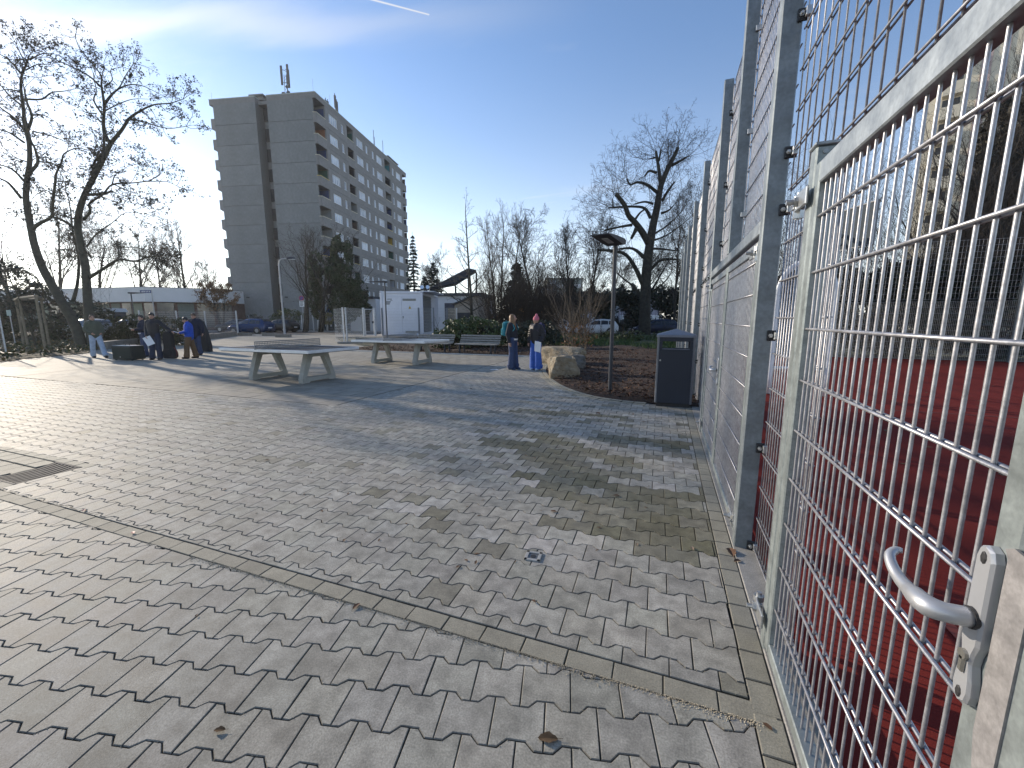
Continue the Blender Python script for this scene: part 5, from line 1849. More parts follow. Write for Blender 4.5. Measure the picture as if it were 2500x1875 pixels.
for i, (px_, d, H, sd_, lab) in enumerate(((2395, 25, 15, 111, 'tall ivy covered tree beyond the court left of the edge poplar'), (2500, 24, 17, 112, 'tall dark ivy covered tree beyond the court at the right picture edge'), (2348, 28, 17, 113, 'tall ivy covered tree beyond the court hiding the right side of the cream tower'))):
    t = tree('ivy_tree', lab, base_at(px_, d), H, 0.25, sd_, None, dict(SPREAD, n=[14, 8, 6, 3], t0=[0.1, .2, .2, .2]), M_bark, M_twig)
    lm = MB()
    for j in range(7):
        z = H * (0.1 + 0.12 * j)
        leafcloud(lm, (U(-.4, .4), U(-.4, .4), z), (1.25 - 0.08 * j, 1.25 - .08 * j, 1.6), 2600, 0.13, thr=-0.1, fr=1.2)
    lm.build('foliage', M_ivyb, t, local=True)

# ground cover
random.seed(100)
gm = MB()
for k in range(9000):
    u_ = random.random()
    p = Vector((U(-8.5, 0.55), U(20.5, 33), 0))
    if noise.noise(p * 0.5) < -0.25:
        continue
    a = U(0, 6.28); s = U(0.04, 0.1); h = U(0.08, 0.28)
    z = 0.12
    gm.add([p + Vector((math.cos(a) * s * .3, math.sin(a) * s * .3, z - .1)), p - Vector((math.cos(a) * s * .3, math.sin(a) * s * .3, -z + .1)), p + Vector((U(-.1, .1), U(-.1, .1), z + h))], [(0, 1, 2)])
gm.build('grass', M_grass, kind='stuff')
cm = MB()
k = 0
while k < 12000:
    p = Vector((U(-5.2, 0.6), 7.1 + 13 * random.random() ** 1.6, 0))
    if not inside(p, mulch_poly):
        p = Vector((U(-14, -4.5), U(15.1, 18), 0))
        if not inside(p, mulch_poly):
            continue
    s = U(0.015, 0.045)
    a = rv(); a.z *= 0.35; a.normalize()
    b = a.cross(Vector((0, 0, 1)) + rv() * 0.7)
    if b.length < .1:
        continue
    b.normalize()
    z = 0.03 + 0.07 * max(0, 0.6 + noise.noise(Vector((p.x * .55, p.y * .55, 3))))
    c = p + Vector((0, 0, z + U(-0.01, 0.02)))
    k += 1
    cm.add([c - a * s - b * s * .35, c + a * s - b * s * .3, c + a * s * .9 + b * s * .35, c - a * s * .9 + b * s * .3], [(0, 1, 2, 3)], tint=(lambda t: (t, t * U(.7, .95), t * U(.5, .8)))(U(0.5, 1.7)))
cm.build('bark_chips', mat('bark_chip', (0.056, 0.030, 0.018), 0.9, 0, 0.3, 9, tint=True), kind='stuff')
random.seed(101)
lm = MB()
for k in range(260):
    c = Vector((U(0.8, 9), U(1.0, 17.5), 0.003)); a = U(0, 6.28); s = U(.015, .045)
    ax = Vector((math.cos(a), math.sin(a), .1)); bx_ = Vector((-math.sin(a), math.cos(a), .3))
    lm.add([c - ax * s, c + bx_ * s * .5, c + ax * s, c - bx_ * s * .5 + Vector((0, 0, .006))], [(0, 1, 2, 3)])
lm.build('leaf_scraps', mat('court_leaf', (0.11, 0.06, 0.03), .9, 0, .4, 20), kind='stuff')
lm = MB()
k = 0
while k < 6000:
    p = Vector((U(-34, -21), U(4, 25), 0))
    if not inside(p, left_poly):
        continue
    k += 1
    a = rv(); b = a.cross(rv())
    if b.length < .1:
        continue
    b.normalize(); s = U(0.04, 0.10)
    c = p + Vector((0, 0, U(0.05, 0.25)))
    lm.add([c - a * s, c + b * s * .6, c + a * s, c - b * s * .6], [(0, 1, 2, 3)], tint=random.choice(((1, 1, 1), (0.6, 0.9, 0.45), (1.9, 1.6, 1.0), (0.5, 0.8, 0.4))))
lm.build('ground_cover', mat('ground_cover_leaf', (0.075, 0.065, 0.035), 0.6, 0, 0.3, 5, tint=True), kind='stuff')

# ------------------------------------------------------------------ furniture of the square
M_leg = mat('cast_concrete', (0.33, 0.325, 0.29), 0.8, 0, 0.12, 5, 0.4, 120, speck=90, spk=0.15, bdist=0.003)
M_edge = mat('aluminium_edge', (0.66, 0.68, 0.70), 0.35, 0.3, 0.08, 5)
M_top1 = mat('dark_terrazzo', (0.055, 0.06, 0.065), 0.75, 0, 0.15, 3, speck=120, spk=0.25, blot=1.5, blotf=0.3, blotc=(0.065, 0.068, 0.07), spec=0.2)
M_top2 = mat('grey_terrazzo', (0.16, 0.17, 0.18), 0.28, 0, 0.15, 3, speck=120, spk=0.2)
M_net = mat('net_steel', (0.20, 0.21, 0.215), 0.5, 0.3, 0.1, 8)
M_anth = mat('anthracite_paint', (0.018, 0.023, 0.036), 0.42, 0, 0.08, 3, 0.05, 300, spec=0.4)


def tt_table(label, c, rz, topm):
    t = thing('table_tennis_table', label, 'table tennis table', (c[0], c[1], 0), rz, 'concrete table tennis tables')
    L, Wd, z = 1.37, 0.7625, 0.76
    m = MB(); m.bbox(-L + 0.03, L - 0.03, -Wd + 0.03, Wd - 0.03, z - 0.075, z, 0.004); m.build('tabletop', topm, t, local=True)
    m = MB()
    for a, b in ((-L, -0.003), (0.003, L)):
        for y0, y1 in ((-Wd, -Wd + 0.028), (Wd - 0.028, Wd)):
            m.bbox(a, b, y0, y1, z - 0.062, z + 0.003, 0.005)
    for x0, x1 in ((-L, -L + 0.028), (L - 0.028, L)):
        m.bbox(x0, x1, -Wd + 0.029, Wd - 0.029, z - 0.062, z + 0.003, 0.005)
    m.build('edge_band', M_edge, t, local=True)
    m = MB(); m.box(-L + 0.03, L - 0.03, -0.008, 0.008, z + 0.0005, z + 0.0015)
    m.build('line', M_edge, t, local=True)
    outer = [(-.475, 0), (-.30, 0), (-.26, .028), (.26, .028), (.30, 0), (.475, 0), (.48, .09), (.285, .684), (-.285, .684), (-.48, .09)]
    inner = [(-.345, .125), (-.28, .118), (-.24, .118), (.24, .118), (.28, .118), (.345, .125), (.352, .15), (.165, .575), (-.165, .575), (-.352, .15)]
    for xx in (-0.79, 0.79):
        m = MB()
        n = len(outer)
        vs = []
        for d, s_ in ((-0.065, 1), (0.065, 1)):
            vs += [Vector((xx + d, a, b)) for a, b in outer] + [Vector((xx + d, a, b)) for a, b in inner]
        fs = []
        for i in range(n):
            j = (i + 1) % n
            fs += [(i, n + i, n + j, j), (2 * n + i, 2 * n + j, 3 * n + j, 3 * n + i), (i, j, 2 * n + j, 2 * n + i), (n + i, 3 * n + i, 3 * n + j, n + j)]
        m.add(vs, fs)
        m.build('leg', M_leg, t, local=True)
    # perforated steel net
    m = MB()
    W2, z0, z1 = 0.89, z + 0.012, z + 0.165
    cs = 0.0383
    nx, nz_ = int(2 * W2 / cs), 4
    cy = 2 * W2 / nx; cz = (z1 - z0) / nz_
    for i in range(nx):
        for j in range(nz_):
            y0 = -W2 + i * cy; zz = z0 + j * cz
            c_ = Vector((0, y0 + cy / 2, zz + cz / 2))
            ro = []
            for k in range(8):
                an = math.pi / 8 + k * math.pi / 4
                ro.append((math.cos(an), math.sin(an)))
            sq = [(1, .414), (.414, 1), (-.414, 1), (-1, .414), (-1, -.414), (-.414, -1), (.414, -1), (1, -.414)]
            vs = [c_ + Vector((0, a * cy / 2, b * cz / 2)) for a, b in sq] + [c_ + Vector((0, a * cy * .36, b * cy * .36)) for a, b in ro]
            m.add(vs, [(k, (k + 1) % 8, 8 + (k + 1) % 8, 8 + k) for k in range(8)])
            for k, s_ in enumerate(((1, 1), (-1, 1), (-1, -1), (1, -1))):
                q = c_ + Vector((0, s_[0] * cy / 2, s_[1] * cz / 2))
                i0 = [0, 2, 4, 6][k]
                m.add([q, vs[i0], vs[i0 + 1]], [(0, 1, 2)])
    o = m.build('net', M_net, t, local=True)
    m = MB()
    m.bbox(-0.012, 0.012, -W2, W2, z1, z1 + 0.012, 0.003); m.bbox(-0.012, 0.012, -W2, W2, z0 - 0.006, z0, 0.002)
    for y in (-W2, -0.45, 0, 0.45, W2):
        m.bbox(-0.02, 0.02, y - 0.01, y + 0.01, z + 0.002, z + 0.03, 0.002)
    for y in (-W2, W2):
        m.bbox(-0.008, 0.008, y - 0.004, y + 0.004, z0, z1, 0.002)
    m.build('net_frame', M_net, o, local=True)
    return t


tt_table('nearer concrete table tennis table with a dark top and perforated steel net', (-8.315, 7.31), R(-0.9), M_top1)
tt_table('farther concrete table tennis table with a light grey top, in front of the container', (-8.08, 11.37), R(-0.3), M_top2)


def bench(label, cx, cy, rz):
    t = thing('park_bench', label, 'bench', (cx, cy, 0), rz, 'slatted benches along the bed')
    mw = mat('weathered_slats', (0.21, 0.205, 0.19), 0.75, 0, 0.2, 9)
    for i, y in enumerate((-0.22, -0.075, 0.07)):
        m = MB(); m.bbox(-0.93, 0.93, y - 0.06, y + 0.06, 0.385, 0.43, 0.008); m.build('slat', mw, t, local=True)
    for i in range(4):
        y, z = 0.19 + i * 0.045, 0.46 + i * 0.092
        M = Matrix.Translation((0, y, z)) @ Matrix.Rotation(R(-24), 4, 'X')
        m = MB(); m.bbox(-0.93, 0.93, -0.018, 0.018, -0.037, 0.037, 0.006, M); m.build('slat', mw, t, local=True)
    for x in (-0.72, 0.72):
        m = MB()
        m.bbox(x - 0.03, x + 0.03, -0.24, -0.18, 0, 0.383, 0.008)
        m.bbox(x - 0.03, x + 0.03, 0.14, 0.21, 0, 0.383, 0.008)
        m.bbox(x - 0.03, x + 0.03, -0.30, -0.10, -0.0, 0.03, 0.006)
        m.bbox(x - 0.03, x + 0.03, -0.178, 0.138, 0.33, 0.383, 0.006)
        m.tube([(x, 0.185, 0.38), (x, 0.235, 0.46), (x, 0.39, 0.78)], 0.026, 6)
        m.build('leg', M_anth, t, local=True)
    return t


bench('slatted park bench in front of the dark clipped hedge, nearer to the girls', -7.2, 15.35, R(-3))
bench('slatted park bench partly hidden behind the farther table', -9.35, 15.42, R(-2))

# litter bin
t = thing('litter_bin', 'tall dark blue grey litter bin with a pyramid lid beside the fence', 'litter bin', (0.18, 7.27, 0))
BW, BDp, BH = 0.285, 0.24, 1.13
m = MB()
m.bbox(-BW + 0.03, BW - 0.03, -BDp + 0.03, BDp - 0.03, 0.0, 0.06, 0.004)
m.build('base', M_black, t, local=True)
zs0, zs1 = 0.955, 1.055
m = MB()
m.bbox(-BW + 0.035, BW - 0.035, -BDp, -BDp + 0.02, 0.06, zs0 - 0.02, 0.006)
m.bbox(-BW + 0.035, BW - 0.035, -BDp, -BDp + 0.02, zs1 + 0.01, BH, 0.004)
for s_ in (-1, 1):
    x0, x1 = sorted((s_ * (BW - 0.035), s_ * (BW - 0.082)))
    m.bbox(x0, x1, -BDp + 0.001, -BDp + 0.019, zs0 - 0.018, zs1 + 0.008, 0.003)
m.build('door', M_anth, t, local=True)
m = MB()
m.bbox(-BW + 0.08, BW - 0.08, -BDp - 0.006, -BDp + 0.03, zs0 - 0.02, zs0 - 0.004, 0.004)
m.build('chute_lip', mat('bin_grey', (0.12, 0.13, 0.16), 0.45), t, local=True)
m = MB()
m.bbox(-BW + 0.035, BW - 0.035, BDp - 0.02, BDp, 0.06, zs0 - 0.02, 0.004); m.bbox(-BW + 0.035, BW - 0.035, BDp - 0.02, BDp, zs1 + 0.01, BH, 0.004)
for s_ in (-1, 1):
    x0, x1 = sorted((s_ * BW, s_ * (BW - 0.018)))
    m.bbox(x0, x1, -BDp + 0.035, BDp - 0.035, 0.06, zs0 - 0.02, 0.004); m.bbox(x0, x1, -BDp + 0.035, BDp - 0.035, zs1 + 0.01, BH, 0.004)
    x0, x1 = sorted((s_ * (BW - 0.035), s_ * (BW - 0.082)))
    m.bbox(x0, x1, BDp - 0.019, BDp - 0.001, zs0 - 0.018, zs1 + 0.008, 0.003)
m.bbox(-BW + 0.04, BW - 0.04, -BDp + 0.025, BDp - 0.025, 0.88, 0.90, 0.002)
m.build('body', M_anth, t, local=True)
m = MB()
for sx in (-1, 1):
    for sy in (-1, 1):
        q = []
        for k in range(5):
            an = k * math.pi / 8
            q.append((sx * (BW - 0.036 + 0.036 * math.sin(an)), sy * (BDp - 0.036 + 0.036 * math.cos(an))))
        q.append((sx * (BW - 0.036), sy * (BDp - 0.036)))
        m.prism(q, 0.06, BH, None)
m.build('corner_post', mat('bin_corner', (0.10, 0.11, 0.13), 0.35, 0.2), t, local=True)
m = MB()
def rrect(a, b, r, z):
    o = []
    for cx, cy, s0 in ((a - r, b - r, 0), (-a + r, b - r, 90), (-a + r, -b + r, 180), (a - r, -b + r, 270)):
        for k in range(5):
            an = R(s0 + k * 22.5)
            o.append(Vector((cx + r * math.cos(an), cy + r * math.sin(an), z)))
    return o
r0, r1, r2 = rrect(BW + 0.012, BDp + 0.012, 0.05, BH), rrect(BW + 0.014, BDp + 0.014, 0.05, BH + 0.035), rrect(BW - 0.005, BDp - 0.005, 0.04, BH + 0.045)
n = len(r0)
ap = Vector((0, 0, 1.262))
m.add(r0 + r1 + r2 + [ap], [(i, (i + 1) % n, n + (i + 1) % n, n + i) for i in range(n)] + [(n + i, n + (i + 1) % n, 2 * n + (i + 1) % n, 2 * n + i) for i in range(n)] + [(2 * n + i, 2 * n + (i + 1) % n, 3 * n) for i in range(n)] + [tuple(range(n - 1, -1, -1))])
m.build('lid', mat('bin_lid', (0.16, 0.175, 0.21), 0.4, 0.1, 0.08), t, local=True)
m = MB(); m.tube([(-BW + 0.06, -BDp - 0.006, 0.76), (-BW + 0.06, -BDp + 0.004, 0.76)], 0.014, 10); m.build('lock', M_bolt, t, local=True)

# modern lamps with flat heads
def flat_lamp(label, base, h, ang, hl=0.62, hw=0.30, r=0.037):
    t = thing('lamp_post', label, 'lamp post', (base[0], base[1], 0), ang, 'flat headed lamp posts')
    m = MB(); m.tube([(0, 0, -0.05), (0, 0, h - 0.02)], r, 14); m.tube([(0, 0, 0), (0, 0, 0.02)], r + 0.02, 14)
    m.build('pole', mat('lamp_paint', (0.032, 0.036, 0.045), 0.45, 0, 0.08), t, local=True, smooth=False)
    m = MB()
    m.prism([(-0.10, h - 0.02), (0.0, h - 0.035), (hl * 0.75, h + 0.012), (hl, h + 0.03), (hl, h + 0.045), (hl * 0.5, h + 0.07), (-0.04, h + 0.075), (-0.11, h + 0.05)], -hw / 2, hw / 2, lambda a, b, d: Vector((a, d, b)))
    hd = m.build('lamp_head', MATS['lamp_paint'], t, local=True)
    m = MB(); M = Matrix.Translation((hl * 0.5, 0, h - 0.008)) @ Matrix.Rotation(-math.atan2(0.047, hl * .75), 4, 'Y')
    m.box(-hl * 0.22, hl * 0.22, -hw * 0.16, hw * 0.16, -0.006, 0.006, M)
    m.build('led_panel', mat('led_lens', (0.35, 0.36, 0.36), 0.3), hd, local=True)
    return t


flat_lamp('black lamp post with a flat head at the edge of the bark bed', (-0.925, 7.89), 2.77, R(256), 0.74, 0.32)
b2 = pt(946, 837, 23.2)
flat_lamp('dark lamp post in front of the white container behind the farther table', (b2.x, b2.y), pt(946, 691, 23.2).z, R(186), 1.0, 0.22)
b3 = pt(333, 812, 30)
flat_lamp('dark lamp post in front of the pavilion behind the standing group', (b3.x, b3.y), pt(333, 717, 30).z, R(30), 0.85, 0.3)

# boulders
def boulder(label, c, r, seed, rz, m):
    random.seed(seed)
    t = thing('boulder', label, 'boulder', c, rz, 'boulders at the edge of the bed')
    bm = bmesh.new()
    bmesh.ops.create_cube(bm, size=2)
    bmesh.ops.subdivide_edges(bm, edges=bm.edges[:], cuts=13, use_grid_fill=True)
    planes = [(rv(), U(1.0, 1.25)) for _ in range(18)]
    for v in bm.verts:
        p = v.co.copy()
        q = p.normalized() * 1.18
        p = p.lerp(q, 0.22)
        for n_, d_ in planes:
            ex = p.dot(n_) - d_
            if ex > 0:
                p -= n_ * ex * 0.93
        s = Vector((seed, 0, 0))
        f = 1 + 0.18 * noise.noise(p * 1.1 + s) + 0.09 * noise.noise(p * 2.6 + s)
        st = noise.noise(Vector((p.x * 1.0, p.y * 1.0, p.z * 7)) + s)
        f += 0.035 * st + 0.03 * noise.noise(p * 8 + s) + 0.015 * noise.noise(p * 19 + s)
        p *= f
        v.co = Vector((p.x * r[0], p.y * r[1], p.z * r[2] + r[2] * 0.82))
    me = bpy.data.meshes.new('boulder')
    bm.to_mesh(me); bm.free()
    me.materials.append(m)
    o = bpy.data.objects.new('stone', me)
    COL.objects.link(o); o.parent = t; WM[o] = WM[t].copy()
    return t


M_rock = mat('limestone', (0.27, 0.205, 0.125), 0.9, 0, 0.3, 7, 1.0, 26, col2=(0.30, 0.26, 0.19), blot=4, blotf=0.6, blotc=(0.13, 0.115, 0.09), bdist=0.03)
boulder('pale boulder nearest the lamp post, square cut with a bright left face', (-2.28, 9.78, 0.0), (0.34, 0.30, 0.29), 3, R(18), M_rock)
boulder('long low pale boulder behind the girl in the pink hat', (-3.05, 12.75, 0), (0.75, 0.40, 0.30), 8, R(-25), M_rock)
boulder('small dark boulder wedged between the two pale ones', (-2.45, 11.3, 0.0), (0.42, 0.28, 0.235), 12, R(20), mat('dark_stone', (0.12, 0.115, 0.105), 0.9, 0, 0.25, 7, 0.9, 26, bdist=0.03))

# drains
t = thing('drain_grate', 'curved cast iron drain grate in the paving at the left picture edge', 'drain', (-5.44, 1.885, 0), 0)
M_iron = mat('cast_iron', (0.10, 0.095, 0.09), 0.8, 0, 0.2, 12, spec=0.2)
dip = lambda y: -0.018 * (1 - (y / 0.215) ** 2)
m = MB()
for s_ in (-1, 1):
    m.bbox(-0.22, 0.22, min(s_ * 0.205, s_ * 0.225), max(s_ * 0.205, s_ * 0.225), -0.04, 0.002, 0.002)
for x0, x1 in ((-0.225, -0.205), (0.195, 0.225)):
    for k in range(10):
        y0, y1 = -0.205 + k * 0.041, -0.205 + (k + 1) * 0.041
        m.add([(x0, y0, dip(y0)), (x1, y0, dip(y0)), (x1, y1, dip(y1)), (x0, y1, dip(y1)), (x0, y0, -0.04), (x1, y0, -0.04), (x1, y1, -0.04), (x0, y1, -0.04)], [(0, 1, 2, 3), (0, 3, 7, 4), (1, 5, 6, 2)])
m.build('frame', M_iron, t, local=True)
for i in range(7):
    xc = -0.176 + i * 0.0575
    m = MB()
    for k in range(10):
        y0, y1 = -0.205 + k * 0.041, -0.205 + (k + 1) * 0.041
        x0, x1 = xc - 0.0145, xc + 0.0145
        m.add([(x0, y0, dip(y0)), (x1, y0, dip(y0)), (x1, y1, dip(y1)), (x0, y1, dip(y1)), (x0, y0, -0.035), (x1, y0, -0.035), (x1, y1, -0.035), (x0, y1, -0.035)], [(0, 1, 2, 3), (0, 3, 7, 4), (1, 5, 6, 2)])
    m.build('bar', M_iron, t, local=True)
m = MB(); m.box(-0.2, 0.2, -0.2, 0.2, -0.06, -0.05); m.build('sump', M_line, t, local=True)
p = gr(1302, 1359)
t = thing('floor_socket', 'small square metal ground socket let into the paving in the middle foreground', 'drain', (p.x, p.y, 0.003), R(5))
m = MB()
for a in range(4):
    M = Matrix.Rotation(a * math.pi / 2, 4, 'Z')
    m.bbox(-0.048, 0.048, 0.030, 0.048, -0.005, 0.004, 0.0015, M)
m.build('frame', mat('socket_frame', (0.30, 0.30, 0.29), .6), t, local=True)
m = MB(); m.box(-0.0295, 0.0295, -0.0295, 0.0295, -0.006, -0.001); m.build('lid', mat('socket_lid', (0.16, 0.16, 0.16), 0.5, 0.5), t, local=True)
m = MB(); m.tube([(0, 0, -0.0008), (0, 0, 0.0006)], 0.017, 10); m.build('hole', M_black, t, local=True)


# ------------------------------------------------------------------ cars
M_glass = mat('car_glass', (0.02, 0.025, 0.03), 0.08, 0, 0.1, 2, spec=0.8)
M_tyre = mat('tyre', (0.02, 0.02, 0.02), 0.85)
M_rim = mat('alloy_rim', (0.4, 0.41, 0.42), 0.35, 0.8)
M_lampr = mat('tail_lamp', (0.35, 0.02, 0.02), 0.25)
M_lampw = mat('head_lamp', (0.7, 0.72, 0.74), 0.15, 0.2)
ST = [(-2.02, .70, .75, .74, .78, .70, .84), (-1.94, .78, .83, .80, .88, .68, .98), (-1.74, .80, .86, .81, .93, .60, 1.26), (-1.48, .80, .86, .81, .94, .57, 1.41), (-.6, .80, .86, .82, .94, .58, 1.47), (.15, .80, .86, .82, .93, .56, 1.43), (.55, .80, .86, .82, .92, .63, 1.20), (1.0, .80, .86, .81, .90, .71, .94), (1.5, .79, .85, .80, .84, .68, .87), (1.85, .75, .81, .76, .70, .58, .74), (2.02, .66, .72, .70, .56, .5, .6)]


def station(x):
    for a, b in zip(ST, ST[1:]):
        if a[0] <= x <= b[0]:
            t = (x - a[0]) / (b[0] - a[0])
            return [p + (q - p) * t for p, q in zip(a, b)]
    return list(ST[0] if x < 0 else ST[-1])


def car(name, label, loc, rz, paint, sc=1.0, group=None, bins=False):
    t = thing(name, label, 'car', loc, rz, group)
    t.scale = (sc, sc, sc)
    m = MB()
    xs = sorted(set([q[0] for q in ST] + [-1.2, -.9, -.2, .35, .78, 1.25, 1.7]))
    rings = []
    for x in xs:
        _, ws, wb, wt, zb, wr, zr = station(x)
        zs = 0.20 if abs(x) < 1.9 else 0.3
        half = [(ws - .05, zs - .02), (ws, zs + .04), (wb, 0.46), (wb - .01, .62 if zb > .66 else zb - .04), (wt, zb), (wr + .02, zr - .10 if zr - zb > .2 else zr - .03), (wr - .08, zr - .025), (wr * .5, zr), (0, zr + .008)]
        ring = [Vector((x, -a, b)) for a, b in half] + [Vector((x, a, b)) for a, b in half[:-1][::-1]]
        rings.append(ring)
    n = len(rings[0])
    vs = [p for r_ in rings for p in r_]
    fs = []
    for i in range(len(rings) - 1):
        for j in range(n):
            k = (j + 1) % n
            fs.append((i * n + j, (i + 1) * n + j, (i + 1) * n + k, i * n + k))
    fs += [tuple(range(n)), tuple((len(rings) - 1) * n + j for j in range(n - 1, -1, -1))]
    m.add(vs, fs)
    body = m.build('body', paint, t, local=True, smooth=True)

    def up(x, f, side, off=0.012):
        _, ws, wb, wt, zb, wr, zr = station(x)
        a = Vector((x, wt, zb)); b = Vector((x, wr + .02, zr - .10))
        p = a.lerp(b, f)
        p.y = (p.y + off) * side
        return p
    for side in (-1, 1):
        for xa, xb in ((-1.55, -1.12), (-1.05, -.42), (-.34, .62)):
            m = MB()
            k = 6
            lo = [up(xa + (xb - xa) * i / k, 0.07, side) for i in range(k + 1)]
            hi = []
            for i in range(k + 1):
                x = xa + (xb - xa) * i / k
                hi.append(up(x, 0.93, side))
            m.add(lo + hi, [((i, i + 1, k + 2 + i, k + 1 + i) if side < 0 else (i + 1, i, k + 1 + i, k + 2 + i)) for i in range(k)])
            m.build('window', M_glass, t, local=True)
        for x in (1.27, -1.24):
            m = MB(); m.tube([(x, side * 0.70, 0.31), (x, side * 0.867, 0.31)], 0.355, 20); m.build('wheel_arch', M_black, t, local=True)
            m = MB(); m.tube([(x, side * 0.68, 0.305), (x, side * 0.86, 0.305), (x, side * 0.88, 0.305)], [0.305, 0.305, 0.285], 20); wl = m.build('wheel', M_tyre, t, local=True)
            m = MB(); m.tube([(x, side * 0.875, 0.305), (x, side * 0.887, 0.305)], [0.205, 0.17], 16)
            m.build('rim', M_rim, wl, local=True)
        m = MB(); m.ell((1.80, side * 0.60, 0.66), (0.16, 0.13, 0.07)); m.build('headlight', M_lampw, t, local=True)
        m = MB(); m.ell((-1.90, side * 0.70, 0.82), (0.09, 0.10, 0.10)); m.build('tail_light', M_lampr, t, local=True)
        m = MB(); m.ell((0.62, side * 0.95, 0.95), (0.06, 0.10, 0.065)); m.build('wing_mirror', paint, t, local=True)
    for nm, xa, xb in (('windscreen', 0.24, 0.95), ('rear_window', -1.52, -1.80)):
        m = MB()
        rows = []
        for i in range(4):
            x = xa + (xb - xa) * i / 3
            _, ws, wb, wt, zb, wr, zr = station(x)
            rows.append([Vector((x + (.012 if xa > 0 else -.012), w_ * (wr - .10), zr + .014 - .02 * abs(w_))) for w_ in (-1, -.5, 0, .5, 1)])
        m.add([p for r_ in rows for p in r_], [(i * 5 + j, i * 5 + j + 1, (i + 1) * 5 + j + 1, (i + 1) * 5 + j) for i in range(3) for j in range(4)])
        m.build(nm, M_glass, t, local=True)
    m = MB(); m.box(-2.05, -2.02, -.26, .26, .52, .63); m.box(2.02, 2.04, -.26, .26, .38, .49); m.build('number_plate', M_white, t, local=True)
    return t


def road_pt(px_, v):
    p = rn(px_, 800, v)
    return (p.x, p.y, -0.02)


GCAR = 'cars parked along the road'
M_bluecar = mat('blue_car_paint', (0.015, 0.045, 0.13), 0.25, 0.3, 0.05, 2)
M_whitecar = mat('white_car_paint', (0.66, 0.67, 0.68), 0.3, 0, 0.03, 2)
M_navy = mat('navy_car_paint', (0.008, 0.012, 0.035), 0.3, 0.2, 0.05, 2)
M_blk = mat('black_car_paint', (0.012, 0.013, 0.015), 0.3, 0.2, 0.05, 2)
car('parked_car', 'blue hatchback parked on the road in front of the tower', road_pt(614, 38.6), PH + math.pi, M_bluecar, 1.04, GCAR)
car('parked_car', 'white hatchback parked behind the bushes, left of the lamp pole', road_pt(1455, 40.2), PH + math.pi, M_whitecar, 1.0, GCAR)
car('parked_car', 'dark navy car parked behind the pollarded trunk', road_pt(1600, 40.4), PH + math.pi, M_navy, 1.0, GCAR)
car('parked_car', 'white car mostly hidden by shrubs right of the girl in the pink hat', road_pt(1342, 40.2), PH + math.pi, M_whitecar, 1.0, GCAR)
car('parked_car', 'black car half hidden behind the blue hatchback', road_pt(575, 43.2), PH + math.pi, M_blk, 1.0, GCAR)
car('parked_car', 'black car behind the tall silver street lamp', road_pt(682, 43.2), PH + math.pi, M_blk, 1.0, GCAR)
car('parked_car', 'silver car behind the beech hedge, only its roof showing', (pt(318, 800, 31).x, pt(318, 800, 31).y, 0.0), YAW + 3.3, mat('silver_car_paint', (0.4, 0.42, 0.44), 0.3, 0.5), 1.0, GCAR)
car('parked_car', 'grey car behind the jeans wearing girl, only its bonnet showing', (pt(215, 800, 30).x, pt(215, 800, 30).y, 0.0), YAW + 2.9, mat('grey_car_paint', (0.2, 0.21, 0.22), 0.3, 0.5), 1.0, GCAR)

# ------------------------------------------------------------------ street furniture further off
p = road_pt(694, 35.9)
t = thing('street_lamp', 'tall silver street lamp with a curved arm in front of the tower', 'street lamp', (p[0], p[1], 0), YAW)
M_silv = mat('silver_pole', (0.36, 0.37, 0.38), 0.45, 0.3, 0.08)
D_ = FWD.dot(Vector((p[0], p[1], 0)))
hh = pt(690, 637, D_).z
m = MB(); m.tube([(0, 0, -0.05), (0, 0, 1.0), (0, 0, hh - 0.5), (0.08, 0, hh - 0.15), (0.28, 0, hh), (0.8, 0, hh + 0.03)], [0.11, 0.085, 0.07, 0.06, 0.05, 0.05], 10); m.build('pole', M_silv, t, local=True)
m = MB(); m.ell((1.15, 0, hh + 0.05), (0.45, 0.16, 0.14)); m.build('lamp_head', M_anth, t, local=True)
m = MB(); m.ell((1.2, 0, hh - 0.03), (0.38, 0.13, 0.06)); m.build('lamp_glass', M_lampw, t, local=True)
p = road_pt(742, 44.7)
t = thing('road_sign', 'round red bordered no parking sign over a small white plate on a thin post', 'sign', (p[0], p[1], 0), YAW)
D_ = FWD.dot(Vector((p[0], p[1], 0)))
zc_ = pt(738, 729, D_).z
rr_ = 5.6 * D_ / FPX
m = MB(); m.tube([(0, 0, 0), (0, 0, zc_ + rr_)], 0.035, 8); m.build('pole', M_silv, t, local=True)
m = MB(); m.tube([(0, -0.05, zc_), (0, -0.07, zc_)], rr_, 24); o = m.build('sign_disc', mat('sign_red', (0.45, 0.03, 0.04), 0.5), t, local=True)
m = MB(); m.tube([(0, -0.072, zc_), (0, -0.078, zc_)], rr_ * 0.76, 24); m.build('sign_field', mat('sign_blue', (0.06, 0.08, 0.30), 0.5), o, local=True)
m = MB(); M = Matrix.Translation((0, -0.081, zc_)) @ Matrix.Rotation(R(45), 4, 'Y'); m.box(-rr_ * .75, rr_ * .75, -0.002, 0.002, -rr_ * .1, rr_ * .1, M); m.build('sign_bar', MATS['sign_red'], o, local=True)
m = MB(); m.bbox(-rr_ * 1.0, rr_ * 1.0, -0.07, -0.05, zc_ - rr_ * 3.6, zc_ - rr_ * 1.08, 0.006); o = m.build('plate', M_white, t, local=True)
m = MB()
for k in range(4):
    m.box(-rr_ * .7, rr_ * (.7 - .2 * (k % 2)), -0.074, -0.072, zc_ - rr_ * (1.6 + .5 * k) - .03, zc_ - rr_ * (1.6 + .5 * k) + .03)
m.build('print', M_dark, o, local=True)
p = road_pt(752, 46.2)
t = thing('road_sign', 'grey back of a round sign on a thin post right of the no parking sign', 'sign', (p[0], p[1], 0), YAW)
